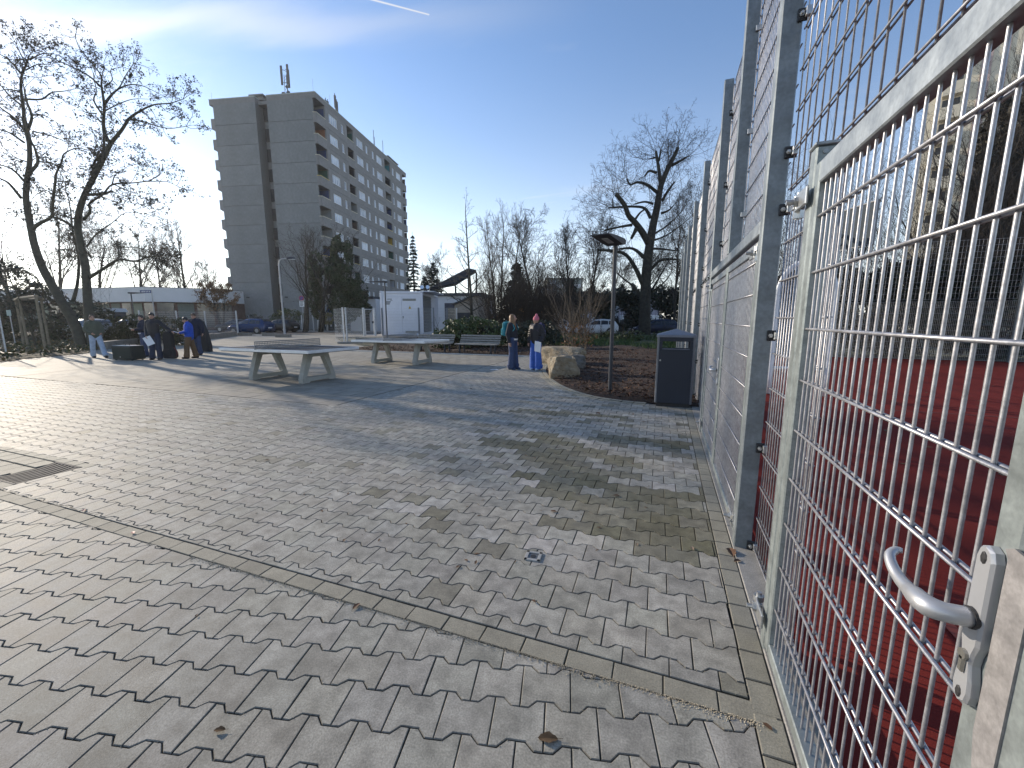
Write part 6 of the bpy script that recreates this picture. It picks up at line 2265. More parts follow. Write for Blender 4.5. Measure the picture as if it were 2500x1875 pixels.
m = MB(); m.tube([(0, 0, 0), (0, 0, 3.4)], 0.035, 8); m.build('pole', M_silv, t, local=True)
m = MB(); m.tube([(0.12, -0.02, 3.0), (0.12, 0.02, 3.0)], 0.33, 20); m.build('sign_disc', mat('sign_back', (0.09, 0.10, 0.11), 0.5), t, local=True)
p = pt(383, 810, 34)
t = thing('street_sign', 'blue street name plate on a grey post in front of the pavilion', 'sign', (p.x, p.y, 0), YAW)
zz = pt(383, 713, 34).z
m = MB(); m.tube([(0, 0, 0), (0, 0, zz + 0.15)], 0.035, 8); m.build('pole', M_silv, t, local=True)
m = MB(); m.bbox(-0.92, 0.0, -0.03, -0.01, zz - 0.11, zz + 0.11, 0.004); o = m.build('plate', mat('street_sign_blue', (0.02, 0.045, 0.16), 0.4), t, local=True)
m = MB()
random.seed(4)
x = -0.84
while x < -0.1:
    w_ = U(0.03, 0.06); m.box(x, x + w_, -0.033, -0.031, zz - 0.045, zz + (0.05 if random.random() > .5 else 0.015)); x += w_ + (0.02 if random.random() < .8 else 0.07)
m.build('lettering', M_white, o, local=True)

# stone blocks across the far edge of the square, low block wall at the left bed
M_block = mat('grey_stone_block', (0.20, 0.18, 0.15), 0.9, 0, 0.2, 3, 0.6, 20, bdist=0.02)
for i, (px_, py_, lab) in enumerate(((598, 819, 'stone block in front of the blue car, leftmost of the three on the far edge'), (658, 819.5, 'stone block left of the street lamp, middle of the three on the far edge'), (692, 823, 'stone block beside the foot of the street lamp'))):
    g = gr(px_, py_)
    m = MB(); m.bbox(-0.58, 0.58, -0.2, 0.2, -0.02, 0.24, 0.03, Matrix.Translation((g.x, g.y, 0)) @ Matrix.Rotation(PH + 0.05 * i, 4, 'Z'))
    m.build('stone_block', M_block, None, loc=(g.x, g.y, 0), label=lab, cat='block', group='stone blocks on the far edge')
lw = thing('low_wall', 'low wall of grey stone blocks along the left planting bed', 'wall', (-30.5, 19.5, 0))
path = catmull([(-25.05, 11.55), (-27.3, 13.85), (-30.5, 19.6), (-36.3, 26.4)], 30)
acc, last = 0, path[0]
random.seed(9)
for a, b in zip(path, path[1:]):
    acc += (b - a).length
    if acc > 1.05:
        d = (b - last).normalized()
        c = (b + last) / 2
        m = MB(); m.bbox(-acc / 2 + 0.012, acc / 2 - 0.012, -0.19, 0.19, -0.05, 0.36 + U(-.015, .03), 0.03, Matrix.Translation((c.x, c.y, 0)) @ Matrix.Rotation(math.atan2(d.y, d.x), 4, 'Z'))
        m.build('stone', M_block, lw)
        acc, last = 0, b


# mesh fences further off
def mesh_run(par, P0, P1, z0, z1, sp=0.05, hs=0.2, r=0.0022, m=None):
    vm = MB()
    d = P1 - P0
    L = d.length
    k = max(1, int(L / sp))
    for i in range(k + 1):
        p = P0 + d * (i / k)
        vm.tube([(p.x, p.y, z0), (p.x, p.y, z1)], r, 3, cap=False)
    for i in range(int((z1 - z0) / hs) + 1):
        z = min(z0 + i * hs, z1)
        vm.tube([(P0.x, P0.y, z), (P1.x, P1.y, z)], r * 1.6, 3, cap=False)
    return vm.build('mesh_panel', m or G2, par)


gp = lambda x, y, d: pt(x, y, d)
cf = thing('site_fence', 'light galvanised mesh fence with a gate around the container', 'fence', lf(-9, 26))
G5 = galv_mat('pale_galvanised', (0.56, 0.57, 0.58), 0.5, 0.4)
dark_post = mat('grey_fence_post', (0.16, 0.18, 0.21), 0.5, 0.2)
pts_ = dict(a=gp(819, 830, 26.0), b=gp(841, 836, 24.6), b2=gp(848, 836, 24.6), c=gp(890, 820, 28.0), d=gp(917, 820, 28.2), e=gp(935, 818, 28.4), f=gp(1024, 818, 28.0), g=gp(1059.5, 818, 28.2), h=gp(1093, 817, 28.4), i=gp(1116, 817, 28.5))
for key, zb_, r_, mm_ in (('b', 0, .04, G5), ('b2', 0, .04, G5), ('c', TZ, .06, G5), ('d', TZ, .05, G5), ('e', TZ, .04, dark_post), ('f', TZ, .045, dark_post), ('g', TZ, .04, dark_post), ('h', TZ, .045, dark_post), ('i', TZ, .03, G5)):
    q = pts_[key]
    m = MB(); m.bbox(q.x - r_, q.x + r_, q.y - r_, q.y + r_, zb_ - 0.05, zb_ + (2.12 if zb_ == 0 else 1.9), 0.006); m.build('post', mm_, cf)
for a, b, zb_, h_ in (('a', 'b', 0.05, 2.02), ('b2', 'c', 0.1, 2.0), ('d', 'e', TZ + .04, 1.8), ('e', 'f', TZ + .04, 1.8), ('f', 'g', TZ + .04, 1.8), ('g', 'h', TZ + .04, 1.8), ('h', 'i', TZ + .04, 1.8)):
    A_, B_ = pts_[a].copy(), pts_[b].copy()
    mesh_run(cf, A_, B_, zb_, zb_ + h_, m=G5)
A_, B_ = pts_['c'] + LATV * 0.09, pts_['d'] - LATV * 0.07
gt = thing('mesh_gate', 'small pale mesh gate in the fence left of the container', 'gate', (A_.x, A_.y, TZ))
m = MB()
for q in (A_, B_):
    m.tube([(q.x, q.y, TZ + 0.05), (q.x, q.y, TZ + 1.8)], 0.03, 6)
for z in (TZ + 0.07, TZ + 1.79):
    m.tube([(A_.x, A_.y, z), (B_.x, B_.y, z)], 0.028, 6)
m.build('frame', G5, gt)
mesh_run(gt, A_, B_, TZ + 0.06, TZ + 1.78, m=G5)
m = MB(); q = B_ - LATV * .06 - FWD * .05; m.bbox(q.x - .05, q.x + .05, q.y - .03, q.y + .03, TZ + .85, TZ + 1.0, .01); m.build('lock', M_anth, gt)
m = MB()
q = gp(846, 836, 24.4)
m.bbox(-0.75, 0.75, -0.12, 0.12, 0.0, 0.12, 0.02, Matrix.Translation((q.x + .3, q.y, 0)) @ Matrix.Rotation(YAW, 4, 'Z'))
m.build('ballast_foot', M_kerbp, cf)

lfence = thing('mesh_fence', 'grey mesh fence along the road left of the blue car', 'fence', pt(500, 810, 41).to_2d().to_3d())
pp = [gp(x, 812, d) for x, d in ((346, 38.5), (436, 40), (505, 40.5), (581, 40.0))]
zt = pt(505, 759, 40.5).z
for q in pp:
    m = MB(); m.bbox(q.x - .05, q.x + .05, q.y - .05, q.y + .05, -.05, zt, .008); m.build('post', G5, lfence)
for a, b in zip(pp, pp[1:]):
    mesh_run(lfence, a, b, 0.1, zt - 0.05, 0.06, 0.2, 0.005)
rf_ = thing('garden_fence', 'low dark mesh fence with pale posts along the far pavement', 'fence', en(0, 47.3))
pp = [rn(x, 800, 47.4) for x in (610, 650, 690, 738, 766, 777, 800, 828)]
for i, q in enumerate(pp):
    m = MB(); m.bbox(q.x - .05, q.x + .05, q.y - .05, q.y + .05, 0, 1.95, .008); m.build('post', G5 if i > 2 else dark_post, rf_)
for i, (a, b) in enumerate(zip(pp, pp[1:])):
    if i != 5:
        mesh_run(rf_, a, b, 0.12, 1.8, 0.08, 0.2, 0.005, dark_post)
gt = thing('garden_gate', 'narrow tubular garden gate in the low fence left of the wheelie bins', 'gate', pp[5])
a, b = pp[5] + EV * 0.12, pp[6] - EV * 0.12
m = MB(); m.tube([(a.x, a.y, .1), (a.x, a.y, 1.85), (b.x, b.y, 1.85), (b.x, b.y, .1), (a.x, a.y, .1)], 0.04, 6); m.build('frame', G5, gt)
mesh_run(gt, a, b, 0.12, 1.84, 0.08, 0.25, 0.005, dark_post)
for i, px_ in enumerate((800, 812, 824)):
    q = rn(px_, 800, 49.0)
    t = thing('wheelie_bin', ('dark green wheelie bin left of the three behind the garden fence', 'dark green wheelie bin with a white label, middle of the three', 'dark green wheelie bin nearest the pale site fence')[i], 'wheelie bin', (q.x, q.y, 0), PH, 'wheelie bins behind the garden fence')
    mb_ = mat('bin_green', (0.02, 0.045, 0.045), 0.5)
    m = MB(); m.prism([(-.26, .08), (.26, .08), (.3, 1.0), (-.3, 1.0)], -.3, .3, lambda a, b, d: Vector((a, d, b))); m.build('body', mb_, t, local=True)
    m = MB(); m.bbox(-.32, .32, -.33, .36, 1.003, 1.09, .03); m.build('lid', mb_, t, local=True)
    m = MB(); m.box(-.1, .1, -.313, -.306, .55, .8); m.build('sticker', M_white, t, local=True)
    for s_ in (-1, 1):
        m = MB(); m.tube([(s_ * .2, .28, .1), (s_ * .26, .28, .1)], .1, 12); m.build('wheel', M_tyre, t, local=True)
# recycling container far left
q = pt(278, 790, 36)
t = thing('recycling_container', 'dark recycling container with a pale arched lid behind the hedge', 'recycling container', (q.x, q.y, 0), YAW)
z1 = pt(278, 762, 36).z; z2 = pt(278, 753, 36).z
m = MB(); m.bbox(-.7, .7, -.6, .6, 0, z1, .05); m.build('body', mat('container_dark', (0.03, 0.04, 0.06), .6), t, local=True)
m = MB(); m.prism([(-.8, z1 + .003), (.8, z1 + .003), (.6, z2), (-.6, z2)], -.7, .7, lambda a, b, d: Vector((a, d, b))); m.build('lid', mat('container_lid', (.42, .45, .47), .5), t, local=True)
m = MB(); m.box(0, .55, -.612, -.603, z1 - .5, z1 - .15); m.build('sticker', M_white, t, local=True)

# tree stake frame and site fence foot at the left edge
M_stake = mat('round_timber', (0.20, 0.17, 0.12), 0.85, 0, 0.2, 8)
t = thing('tree_stakes', 'four round timber tree stakes with rails at the left picture edge', 'tree stakes', (-25.4, 9.3, 0))
SP = [(-24.2, 8.7), (-23.5, 9.6), (-25.2, 9.9), (-25.9, 8.9)]
SPx = [gr(70, 856), gr(112, 862), gr(122, 853), gr(60, 850)]
for q in SPx:
    m = MB(); m.tube([(q.x, q.y, -.1), (q.x, q.y, 2.32)], .05, 8); m.build('stake', M_stake, t)
for a, b in ((0, 1), (1, 2), (2, 3), (3, 0)):
    A_, B_ = SPx[a], SPx[b]
    d = (B_ - A_).normalized() * .15
    m = MB(); m.tube([(A_.x - d.x, A_.y - d.y, 2.36), (B_.x + d.x, B_.y + d.y, 2.36)], .055, 8); m.build('rail', M_stake, t)
random.seed(17)
q = (SPx[0] + SPx[1] + SPx[2] + SPx[3]) / 4
tree('young_tree', 'thin young tree tied between the timber stakes', q, 6.0, .045, 18, None, dict(SPREAD, n=[9, 6, 3, 2]), M_bark2, M_twig)
t = thing('site_fence', 'temporary mesh fence panel on a dark ballast foot at the left picture edge', 'fence', gr(15, 880))
q = gr(17, 870); e2 = gr(-150, 868)
m = MB(); m.tube([(q.x, q.y, 0), (q.x, q.y, 2.0)], .025, 6); m.build('post', G5, t)
mesh_run(t, q, Vector((q.x - 2.6, q.y - .6, 0)), .15, 2.0, .08, .25, .004)
for k in range(2):
    m = MB(); m.bbox(-.95, .75, -.14 + .15 * k, -.01 + .15 * k, 0, .16, .02, Matrix.Translation((q.x, q.y, 0)) @ Matrix.Rotation(R(-16), 4, 'Z')); m.build('ballast_foot', mat('dark_rubber_foot', (.035, .033, .035), .7), t)
q = pt(28, 790, 24)
t = thing('notice_sign', 'small pale notice on a thin post at the left edge', 'sign', (q.x, q.y, 0), YAW)
z_ = pt(28, 764, 24).z
m = MB(); m.tube([(0, 0, 0), (0, 0, z_)], .025, 6); m.build('pole', M_silv, t, local=True)
m = MB(); m.bbox(-.13, .13, -.04, -.027, z_ - .16, z_ + .16, .003); m.build('plate', mat('notice_plate', (.35, .45, .42), .5), t, local=True)

# ------------------------------------------------------------------ inside the court
q = gr(1874, 960)
t = thing('white_arch', 'white tubular arch standing in the court behind the mesh', 'arch', (q.x, q.y, 0))
m = MB()
gx = q.x
arc = catmull([(gx, q.y, 0), (gx, q.y, 1.7), (gx + .03, q.y, 2.05), (gx + .14, q.y, 2.3), (gx + .30, q.y, 2.42), (gx + .45, q.y, 2.45), (gx + .60, q.y, 2.42), (gx + .76, q.y, 2.3), (gx + .87, q.y, 2.05), (gx + .9, q.y, 1.7), (gx + .9, q.y, 0)], 5)
m.tube(arc, .045, 10)
m.build('frame', mat('goal_white', (.72, .73, .75), .4), t, smooth=True)
m = MB(); m.tube([(gx, q.y, .5), (gx + .9, q.y, .5)], .03, 8)
m.build('crossbar', MATS['goal_white'], t)
# basketball hoop
D_ = 11.5
c1, c2 = pt(2028, 520, D_ + .7), pt(2129, 470, D_ - .7)
z0_, z1_ = pt(2075, 605, D_).z, pt(2100, 470, D_).z
hc = (c1 + c2) / 2
dirb = Vector((c2.x - c1.x, c2.y - c1.y, 0)).normalized()
nb = Vector((-dirb.y, dirb.x, 0))
if nb.dot(Vector((1, -1, 0))) < 0:
    nb = -nb
hp_ = Vector((hc.x, hc.y, 0))
t = thing('basketball_hoop', 'grey basketball backboard with an orange rim and chain net in the court', 'basketball hoop', hp_ - nb * 1.0)
ang = math.atan2(dirb.y, dirb.x)
Mh = Matrix.Translation(hp_) @ Matrix.Rotation(ang, 4, 'Z')
sgn = 1 if (Matrix.Rotation(ang, 3, 'Z') @ Vector((0, 1, 0))).dot(nb) > 0 else -1
M_gb = mat('backboard_grey', (0.06, 0.07, 0.08), 0.95, 0, .08, 3, spec=0.05)
m = MB(); m.bbox(-.9, .9, -.02, .02, z0_, z0_ + 1.05, .008, Mh); m.build('backboard', M_gb, t)
m = MB(); m.bbox(-.93, .93, -.035, -.021, z0_ - .04, z0_ - .001, .005, Mh); m.bbox(-.93, .93, -.035, .035, z0_ + 1.051, z0_ + 1.09, .005, Mh)
for s_ in (-1, 1):
    x0, x1 = sorted((s_ * .901, s_ * .94)); m.bbox(x0, x1, -.035, .035, z0_ - .04, z0_ + 1.05, .005, Mh)
m.build('board_frame', mat('board_frame', (.12, .13, .15), .5), t)
m = MB()
rz_ = z0_ + .12
cen = Vector((0, sgn * .38, rz_))
m.tube([Mh @ (cen + Vector((math.cos(a) * .225, math.sin(a) * .225, 0))) for a in [k * math.pi / 12 for k in range(25)]], .012, 6)
m.bbox(-.1, .1, min(sgn * .022, sgn * .16), max(sgn * .022, sgn * .16), rz_ - .05, rz_ + .01, .005, Mh)
m.build('rim', mat('rim_orange', (.55, .12, .03), .5), t)
m = MB()
for k in range(12):
    a0 = k * math.pi / 6
    for s_ in (-1, 1):
        m.tube([Mh @ (cen + Vector((math.cos(a0 + s_ * f * .8) * (.22 - .09 * f), math.sin(a0 + s_ * f * .8) * (.22 - .09 * f), -.42 * f))) for f in (0, .33, .66, 1)], .008, 4, cap=False)
m.build('chain_net', mat('chain_dark', (.05, .05, .055), .5, .5), t)
m = MB(); b_ = hp_ - nb * 1.25
m.bbox(b_.x - .07, b_.x + .07, b_.y - .07, b_.y + .07, -.05, z0_ + .6, .01)
m.tube([(b_.x, b_.y, z0_ + .35), tuple(hp_ - nb * .03 + Vector((0, 0, z0_ + .35)))], .06, 8); m.tube([(b_.x, b_.y, z0_ - .3), tuple(hp_ - nb * .03 + Vector((0, 0, z0_ + .15)))], .04, 8)
m.build('pole', G3, t)

# ------------------------------------------------------------------ people and what they carry
M_skin = mat('skin', (0.42, 0.25, 0.18), 0.55, 0, 0.06, 8)
M_eye = mat('eye_dark', (0.02, 0.015, 0.012), 0.3)
M_lip = mat('lips', (0.30, 0.11, 0.10), 0.5)


def cloth(name, c, r=0.85):
    return mat(name, c, r, 0, 0.18, 9, 0.5, 30, bdist=0.012)


def front(l, f):
    d = LATV * l + FWD * f
    return math.atan2(d.x, -d.y)


def person(label, loc, rz, H, J=None, jacket=None, trousers=None, shoe=None, hair=None, hair_m=None, wide=(0.105, 0.085, 0.085), puff=1.0, head_yaw=0.0, head_nod=0.0, hat=None, hem=None, hem_z=0.0, coat=0.90):
    k = H / 1.70
    t = thing('person', label, 'person', loc, rz)
    D = dict(hipL=(.085, 0, .90), hipR=(-.085, 0, .90), kneeL=(.095, -.02, .49), kneeR=(-.095, -.02, .49), footL=(.10, .02, .08), footR=(-.10, .02, .08),
             shL=(.165, .01, 1.375), shR=(-.165, .01, 1.375), elL=(.235, .04, 1.10), elR=(-.235, .04, 1.10), haL=(.245, -.03, .86), haR=(-.245, -.03, .86), neck=(0, .01, 1.43), head=(0, -.005, 1.575), pel=(0, 0, .93), chest=(0, 0, 1.27))
    D.update(J or {})
    D = {a: Vector(b) * k for a, b in D.items()}
    b = MB()
    hd = D['head']
    HM = Matrix.Rotation(head_yaw, 3, 'Z') @ Matrix.Rotation(head_nod, 3, 'X')
    hp = lambda x, y, z: hd + HM @ Vector((x * k, y * k, z * k))
    b.ell(hd, (.074 * k, .092 * k, .112 * k), HM, 14, 10)
    b.ell(hp(0, -.03, -.045), (.052 * k, .062 * k, .066 * k), HM, 12, 8)
    b.cap(hp(0, -.088, .012), hp(0, -.108, -.022), .011 * k, .016 * k, 8)
    for s_ in (-1, 1):
        b.ell(hp(s_ * .075, .008, -.008), (.014 * k, .022 * k, .032 * k), HM, 8, 6)
    b.cap(D['neck'] - Vector((0, 0, .05 * k)), hd - Vector((0, -.012 * k, .06 * k)), .056 * k, .05 * k)
    b.cap(D['pel'] + Vector((-.06 * k, 0, 0)), D['pel'] + Vector((.06 * k, 0, 0)), .11 * k, .11 * k)
    b.cap(D['pel'], D['chest'], .12 * k, .13 * k)
    b.cap(D['shL'], D['shR'], .065 * k, .065 * k)
    for s in 'LR':
        b.cap(D['sh' + s], D['el' + s], .048 * k, .038 * k); b.cap(D['el' + s], D['ha' + s], .038 * k, .026 * k)
        h = D['ha' + s]
        d = (h - D['el' + s]).normalized()
        sd_ = d.cross(Vector((1 if s == 'L' else -1, 0.2, 0))).normalized()
        nn = d.cross(sd_).normalized()
        b.ell(h + d * .05 * k, (.03 * k, .03 * k, .045 * k), d.to_track_quat('Z', 'Y').to_matrix(), 8, 6)
        for i, (o, L) in enumerate(((-.027, .055), (-.009, .068), (.010, .064), (.027, .05))):
            p0 = h + d * .075 * k + sd_ * o * k
            p1 = p0 + (d * .8 + nn * .25).normalized() * L * .55 * k
            p2 = p1 + (d * .6 + nn * .7).normalized() * L * .5 * k
            b.cap(p0, p1, .0095 * k, .009 * k, 6); b.cap(p1, p2, .009 * k, .008 * k, 6)
        p0 = h + d * .035 * k - sd_ * .028 * k
        p1 = p0 + (d * .6 - sd_ * .7 + nn * .3).normalized() * .04 * k
        b.cap(p0, p1, .011 * k, .010 * k, 6); b.cap(p1, p1 + (d + nn * .3).normalized() * .03 * k, .010 * k, .008 * k, 6)
        b.cap(D['hip' + s], D['knee' + s], .082 * k, .055 * k); b.cap(D['knee' + s], D['foot' + s], .052 * k, .038 * k)
        b.cap(D['foot' + s] - Vector((0, -.03, .035)) * k, D['foot' + s] + Vector((0, -.13, -.045)) * k, .036 * k, .028 * k)
    b.build('body', M_skin, t, local=True, remesh=.0105 * k, sm=1)
    # face
    f = MB()
    for s_ in (-1, 1):
        f.ell(hp(s_ * .031, -.0845, .012), (.012 * k, .008 * k, .007 * k), HM, 8, 5)
        f.cap(hp(s_ * .018, -.088, .032), hp(s_ * .046, -.078, .034), .0045 * k, .0035 * k, 6)
    f.build('eyes', M_eye, t, local=True, kind='stuff')
    f = MB(); f.cap(hp(-.018, -.092, -.055), hp(.018, -.092, -.055), .006 * k, .006 * k, 6); f.build('mouth', M_lip, t, local=True)
    # clothes
    if trousers:
        m = MB()
        m.cap(D['pel'] + Vector((-.07, 0, .0)) * k, D['pel'] + Vector((.07, 0, .0)) * k, .122 * k, .122 * k)
        m.cap(D['pel'] + Vector((0, 0, .05)) * k, D['pel'] + Vector((0, 0, .14)) * k, .135 * k, .13 * k)
        for s in 'LR':
            m.cap(D['hip' + s], D['knee' + s], wide[0] * k, wide[1] * k)
            m.tube([D['knee' + s] + Vector((0, 0, .03)) * k, D['knee' + s].lerp(D['foot' + s], .5), D['foot' + s] + Vector((0, 0.0, -.035)) * k], [wide[1] * k, (wide[1] + wide[2]) / 2 * k, wide[2] * k], 12)
            # folds over the shoe
            m.tube([D['foot' + s] + Vector((0, 0, .08)) * k, D['foot' + s] + Vector((0, 0, .02)) * k], [(wide[2] + .012) * k, (wide[2] + .004) * k], 12)
        m.build('trousers', trousers, t, local=True, remesh=.014 * k, sm=3)
    if jacket:
        m = MB()
        base = D['pel'] + Vector((0, 0, (coat - .93))) * k
        ch = D['chest']
        for s_ in (-1, 1):
            m.cap(base + Vector((s_ * .06, 0, .05)) * k, ch + Vector((s_ * .07, 0, .02)) * k, .118 * k * puff, .122 * k * puff)
        m.cap(base + Vector((0, 0, .02)) * k, ch + Vector((0, 0, .03)) * k, .142 * k * puff, .150 * k * puff)
        m.cap(D['shL'] * .92 + D['shR'] * .08, D['shR'] * .92 + D['shL'] * .08, .082 * k * puff, .082 * k * puff)
        m.cap(D['neck'] - Vector((0, 0, .06)) * k, D['neck'] + Vector((0, 0, .025)) * k, .092 * k, .078 * k)
        for s in 'LR':
            m.cap(D['sh' + s], D['el' + s], .075 * k * puff, .066 * k * puff)
            m.cap(D['el' + s], D['ha' + s].lerp(D['el' + s], .06), .064 * k * puff, .047 * k * puff)
            n_ = 4
            if puff > 1.05:
                for i in range(n_):
                    c = D['sh' + s].lerp(D['el' + s], (i + .5) / n_); m.ell(c, (.088 * k * puff, .088 * k * puff, .045 * k))
                for i in range(3):
                    c = D['el' + s].lerp(D['ha' + s], (i + .5) / 3.4); m.ell(c, (.074 * k * puff, .074 * k * puff, .045 * k))
        if puff > 1.05:
            for i in range(5):
                c = base.lerp(ch, i / 4.2) + Vector((0, 0, .04)) * k
                m.ell(c, (.205 * k * puff, .142 * k * puff, .055 * k))
        m.build('jacket', jacket, t, local=True, remesh=.015 * k, sm=3)
    if hem:
        m = MB(); m.tube([D['pel'] + Vector((0, 0, hem_z)) * k, D['pel'] + Vector((0, 0, hem_z + .05)) * k], [.152 * k, .155 * k], 18)
        m.build('shirt_hem', hem, t, local=True)
    for s in 'LR':
        m = MB()
        p = D['foot' + s]
        m.cap(p + Vector((0, .045, -.045)) * k, p + Vector((0, -.14, -.052)) * k, .045 * k, .04 * k)
        m.cap(p + Vector((0, .03, .0)) * k, p + Vector((0, -.03, -.02)) * k, .048 * k, .045 * k)
        m.build('shoe', shoe or M_black, t, local=True, remesh=.012 * k, sm=1)
    m = MB()
    if hair == 'long':
        m.ell(hp(0, .026, .022), (.086 * k, .090 * k, .108 * k), HM, 14, 10)
        for x, y, x2, y2, z2, ra, rb in ((-.072, .02, -.10, -.08, -.42, .026, .014), (-.06, .05, -.075, .03, -.40, .045, .018), (.072, .02, .11, -.07, -.50, .026, .012), (.065, .05, .085, .03, -.40, .045, .018), (0, .075, 0, .10, -.36, .055, .03), (-.08, -.03, -.085, -.12, -.36, .022, .012), (.082, -.03, .10, -.13, -.42, .022, .012)):
            m.tube([hp(x * .85, y, .04), hp(x * 1.15, y - .01, -.08), hp((x + x2) / 2 * 1.15, (y + y2) / 2, z2 * .55), hp(x2, y2, z2)], [ra * .9 * k, ra * 1.05 * k, ra * k, rb * k], 8)
        mm = MB(); o = m.build('hair', hair_m, t, local=True, remesh=.012 * k, sm=1)
    elif hair:
        m.ell(hp(0, .016, .028), (.086 * k, .094 * k, .102 * k), HM, 14, 10)
        if hair == 'fringe':
            m.cap(hp(-.045, -.075, .06), hp(.045, -.075, .06), .026 * k, .026 * k)
        if hair == 'tuft':
            m.ell(hp(0, -.05, .09), (.06 * k, .05 * k, .03 * k), HM)
        m.build('hair', hair_m, t, local=True, remesh=.011 * k, sm=1)
    if hat:
        m = MB()
        m.ell(hp(0, .008, .045), (.093 * k, .103 * k, .104 * k), HM, 14, 10)
        m.tube([hp(0, .0, .008), hp(0, .0, .05)], [.097 * k, .099 * k], 16)
        m.ell(hp(0, .02, .165), (.045 * k, .045 * k, .042 * k), HM)
        m.build('hat', hat, t, local=True, remesh=.010 * k, sm=1)
    return t, D, k


def backpack(label, P, D, k, col, accent, puff=1.0, cat='backpack'):
    """school bag on a person's back"""
    L = WM[P]
    o = Vector(D['chest']) + Vector((0, (.13 * puff + .10) * k, .0))
    t = thing('backpack', label, cat, L @ o, P.rotation_euler.z)
    m = MB(); m.bbox(-.145 * k, .145 * k, -.085 * k, .085 * k, -.24 * k, .20 * k, .05 * k); m.build('bag', col, t, local=True, smooth=False)
    m = MB(); m.bbox(-.12 * k, .12 * k, .083 * k, .135 * k, -.22 * k, -.0 * k, .025 * k); m.build('front_pocket', accent, t, local=True)
    for s_ in (-1, 1):
        m = MB(); m.tube([(s_ * .09 * k, -.07 * k, .18 * k), (s_ * .10 * k, -.16 * k, .20 * k), (s_ * .11 * k, -.30 * k, .11 * k), (s_ * .12 * k, -.36 * k, .0), (s_ * .15 * k, -.27 * k, -.14 * k), (s_ * .13 * k, -.09 * k, -.20 * k)], .014 * k, 6)
        m.build('strap', accent, t, local=True)
    m = MB(); m.tube([(-.03 * k, 0, .195 * k), (-.03 * k, 0, .23 * k), (.03 * k, 0, .23 * k), (.03 * k, 0, .195 * k)], .008 * k, 6); m.build('handle', accent, t, local=True)
    return t


def paper(label, P, D, k, hand, off, tilt, size=(.21, .297), roll=0.0):
    L = WM[P]
    c = L @ (Vector(D[hand]) + Vector(off) * k)
    t = MB()
    M = Matrix.Rotation(P.rotation_euler.z, 4, 'Z') @ Matrix.Rotation(tilt, 4, 'X') @ Matrix.Rotation(roll, 4, 'Y')
    a, b = size[0] / 2, size[1] / 2
    t.bbox(-a, a, -.0015, .0015, -b, b, .0005, Matrix.Translation(c) @ M)
    return t.build('paper', mat('white_paper', (.72, .74, .78), .7, 0, .03), None, loc=c, label=label, cat='paper')


def ground_at(x, d):
    p = pt(x, 780, d)
    return Vector((p.x, p.y, 0))


dkj = cloth('dark_jacket_cloth', (0.016, 0.018, 0.026)); blk = cloth('black_puffer_cloth', (0.013, 0.012, 0.016), .6)
olive = cloth('green_grey_padded_cloth', (0.075, 0.085, 0.06)); blue = cloth('royal_blue_cloth', (0.015, 0.07, 0.42))
navy = cloth('navy_cloth', (0.012, 0.016, 0.035))
jean_d = cloth('dark_denim', (0.035, 0.055, 0.12)); jean_b = cloth('blue_denim', (0.04, 0.11, 0.42)); jean_l = cloth('pale_denim', (0.33, 0.40, 0.50)); brown_t = cloth('brown_trouser_cloth', (0.115, 0.07, 0.035))
H_bl = mat('fair_hair', (0.20, 0.11, 0.05), .5, 0, .3, 30); H_dk = mat('dark_hair', (0.018, 0.014, 0.012), .45, 0, .2, 30); H_br = mat('brown_hair', (0.085, 0.05, 0.03), .5, 0, .2, 30)
pink = cloth('pink_knit', (0.55, 0.16, 0.21)); teal = cloth('teal_cloth', (0.01, 0.17, 0.22)); tealb = cloth('pale_teal_cloth', (0.05, 0.28, 0.33)); nvb = cloth('navy_bag_cloth', (0.015, 0.017, 0.05)); lil = cloth('lilac_trim', (0.16, 0.14, 0.30)); greyb = cloth('grey_bag_cloth', (0.22, 0.22, 0.23)); greya = cloth('pale_grey_trim', (0.35, 0.35, 0.36))
sh_b = cloth('blue_shoe', (0.03, 0.05, 0.10)); sh_w = cloth('pale_blue_shoe', (0.45, 0.55, 0.70)); sh_k = cloth('dark_shoe', (0.02, 0.018, 0.02))

P, D, k = person('person with long fair hair, dark jacket and dark jeans standing left of the pink hat', ground_at(1252, 11.5), front(.86, -.50), 1.56, dict(elL=(.24, .06, 1.10), haL=(.25, -.01, .86), elR=(-.24, .05, 1.10), haR=(-.25, -.02, .85), footL=(.11, -.04, .08)), dkj, jean_d, sh_b, 'long', H_bl, (.105, .092, .105), 1.0, head_yaw=R(22), hem=cloth('white_hem', (.6, .58, .55)), hem_z=-.02, coat=.98)
backpack('teal school backpack worn by the girl with long fair hair', P, D, k, teal, tealb)
P, D, k = person('person in a pink bobble hat, black padded jacket and bright blue wide jeans', ground_at(1309, 11.4), front(-.62, -.78), 1.50, dict(elL=(.25, .05, 1.10), haL=(.24, -.10, .88), elR=(-.25, .04, 1.10), haR=(-.24, -.05, .87)), blk, jean_b, sh_w, 'short', H_br, (.115, .105, .13), 1.12, head_yaw=R(-8), hat=pink, coat=.93)
backpack('dark navy backpack with lilac trim worn by the girl in the pink hat', P, D, k, nvb, lil, 1.15)
paper('white sheet of paper held at the hip by the girl in the pink hat', P, D, k, 'haL', (-.04, -.09, -.12), R(8), roll=R(10))
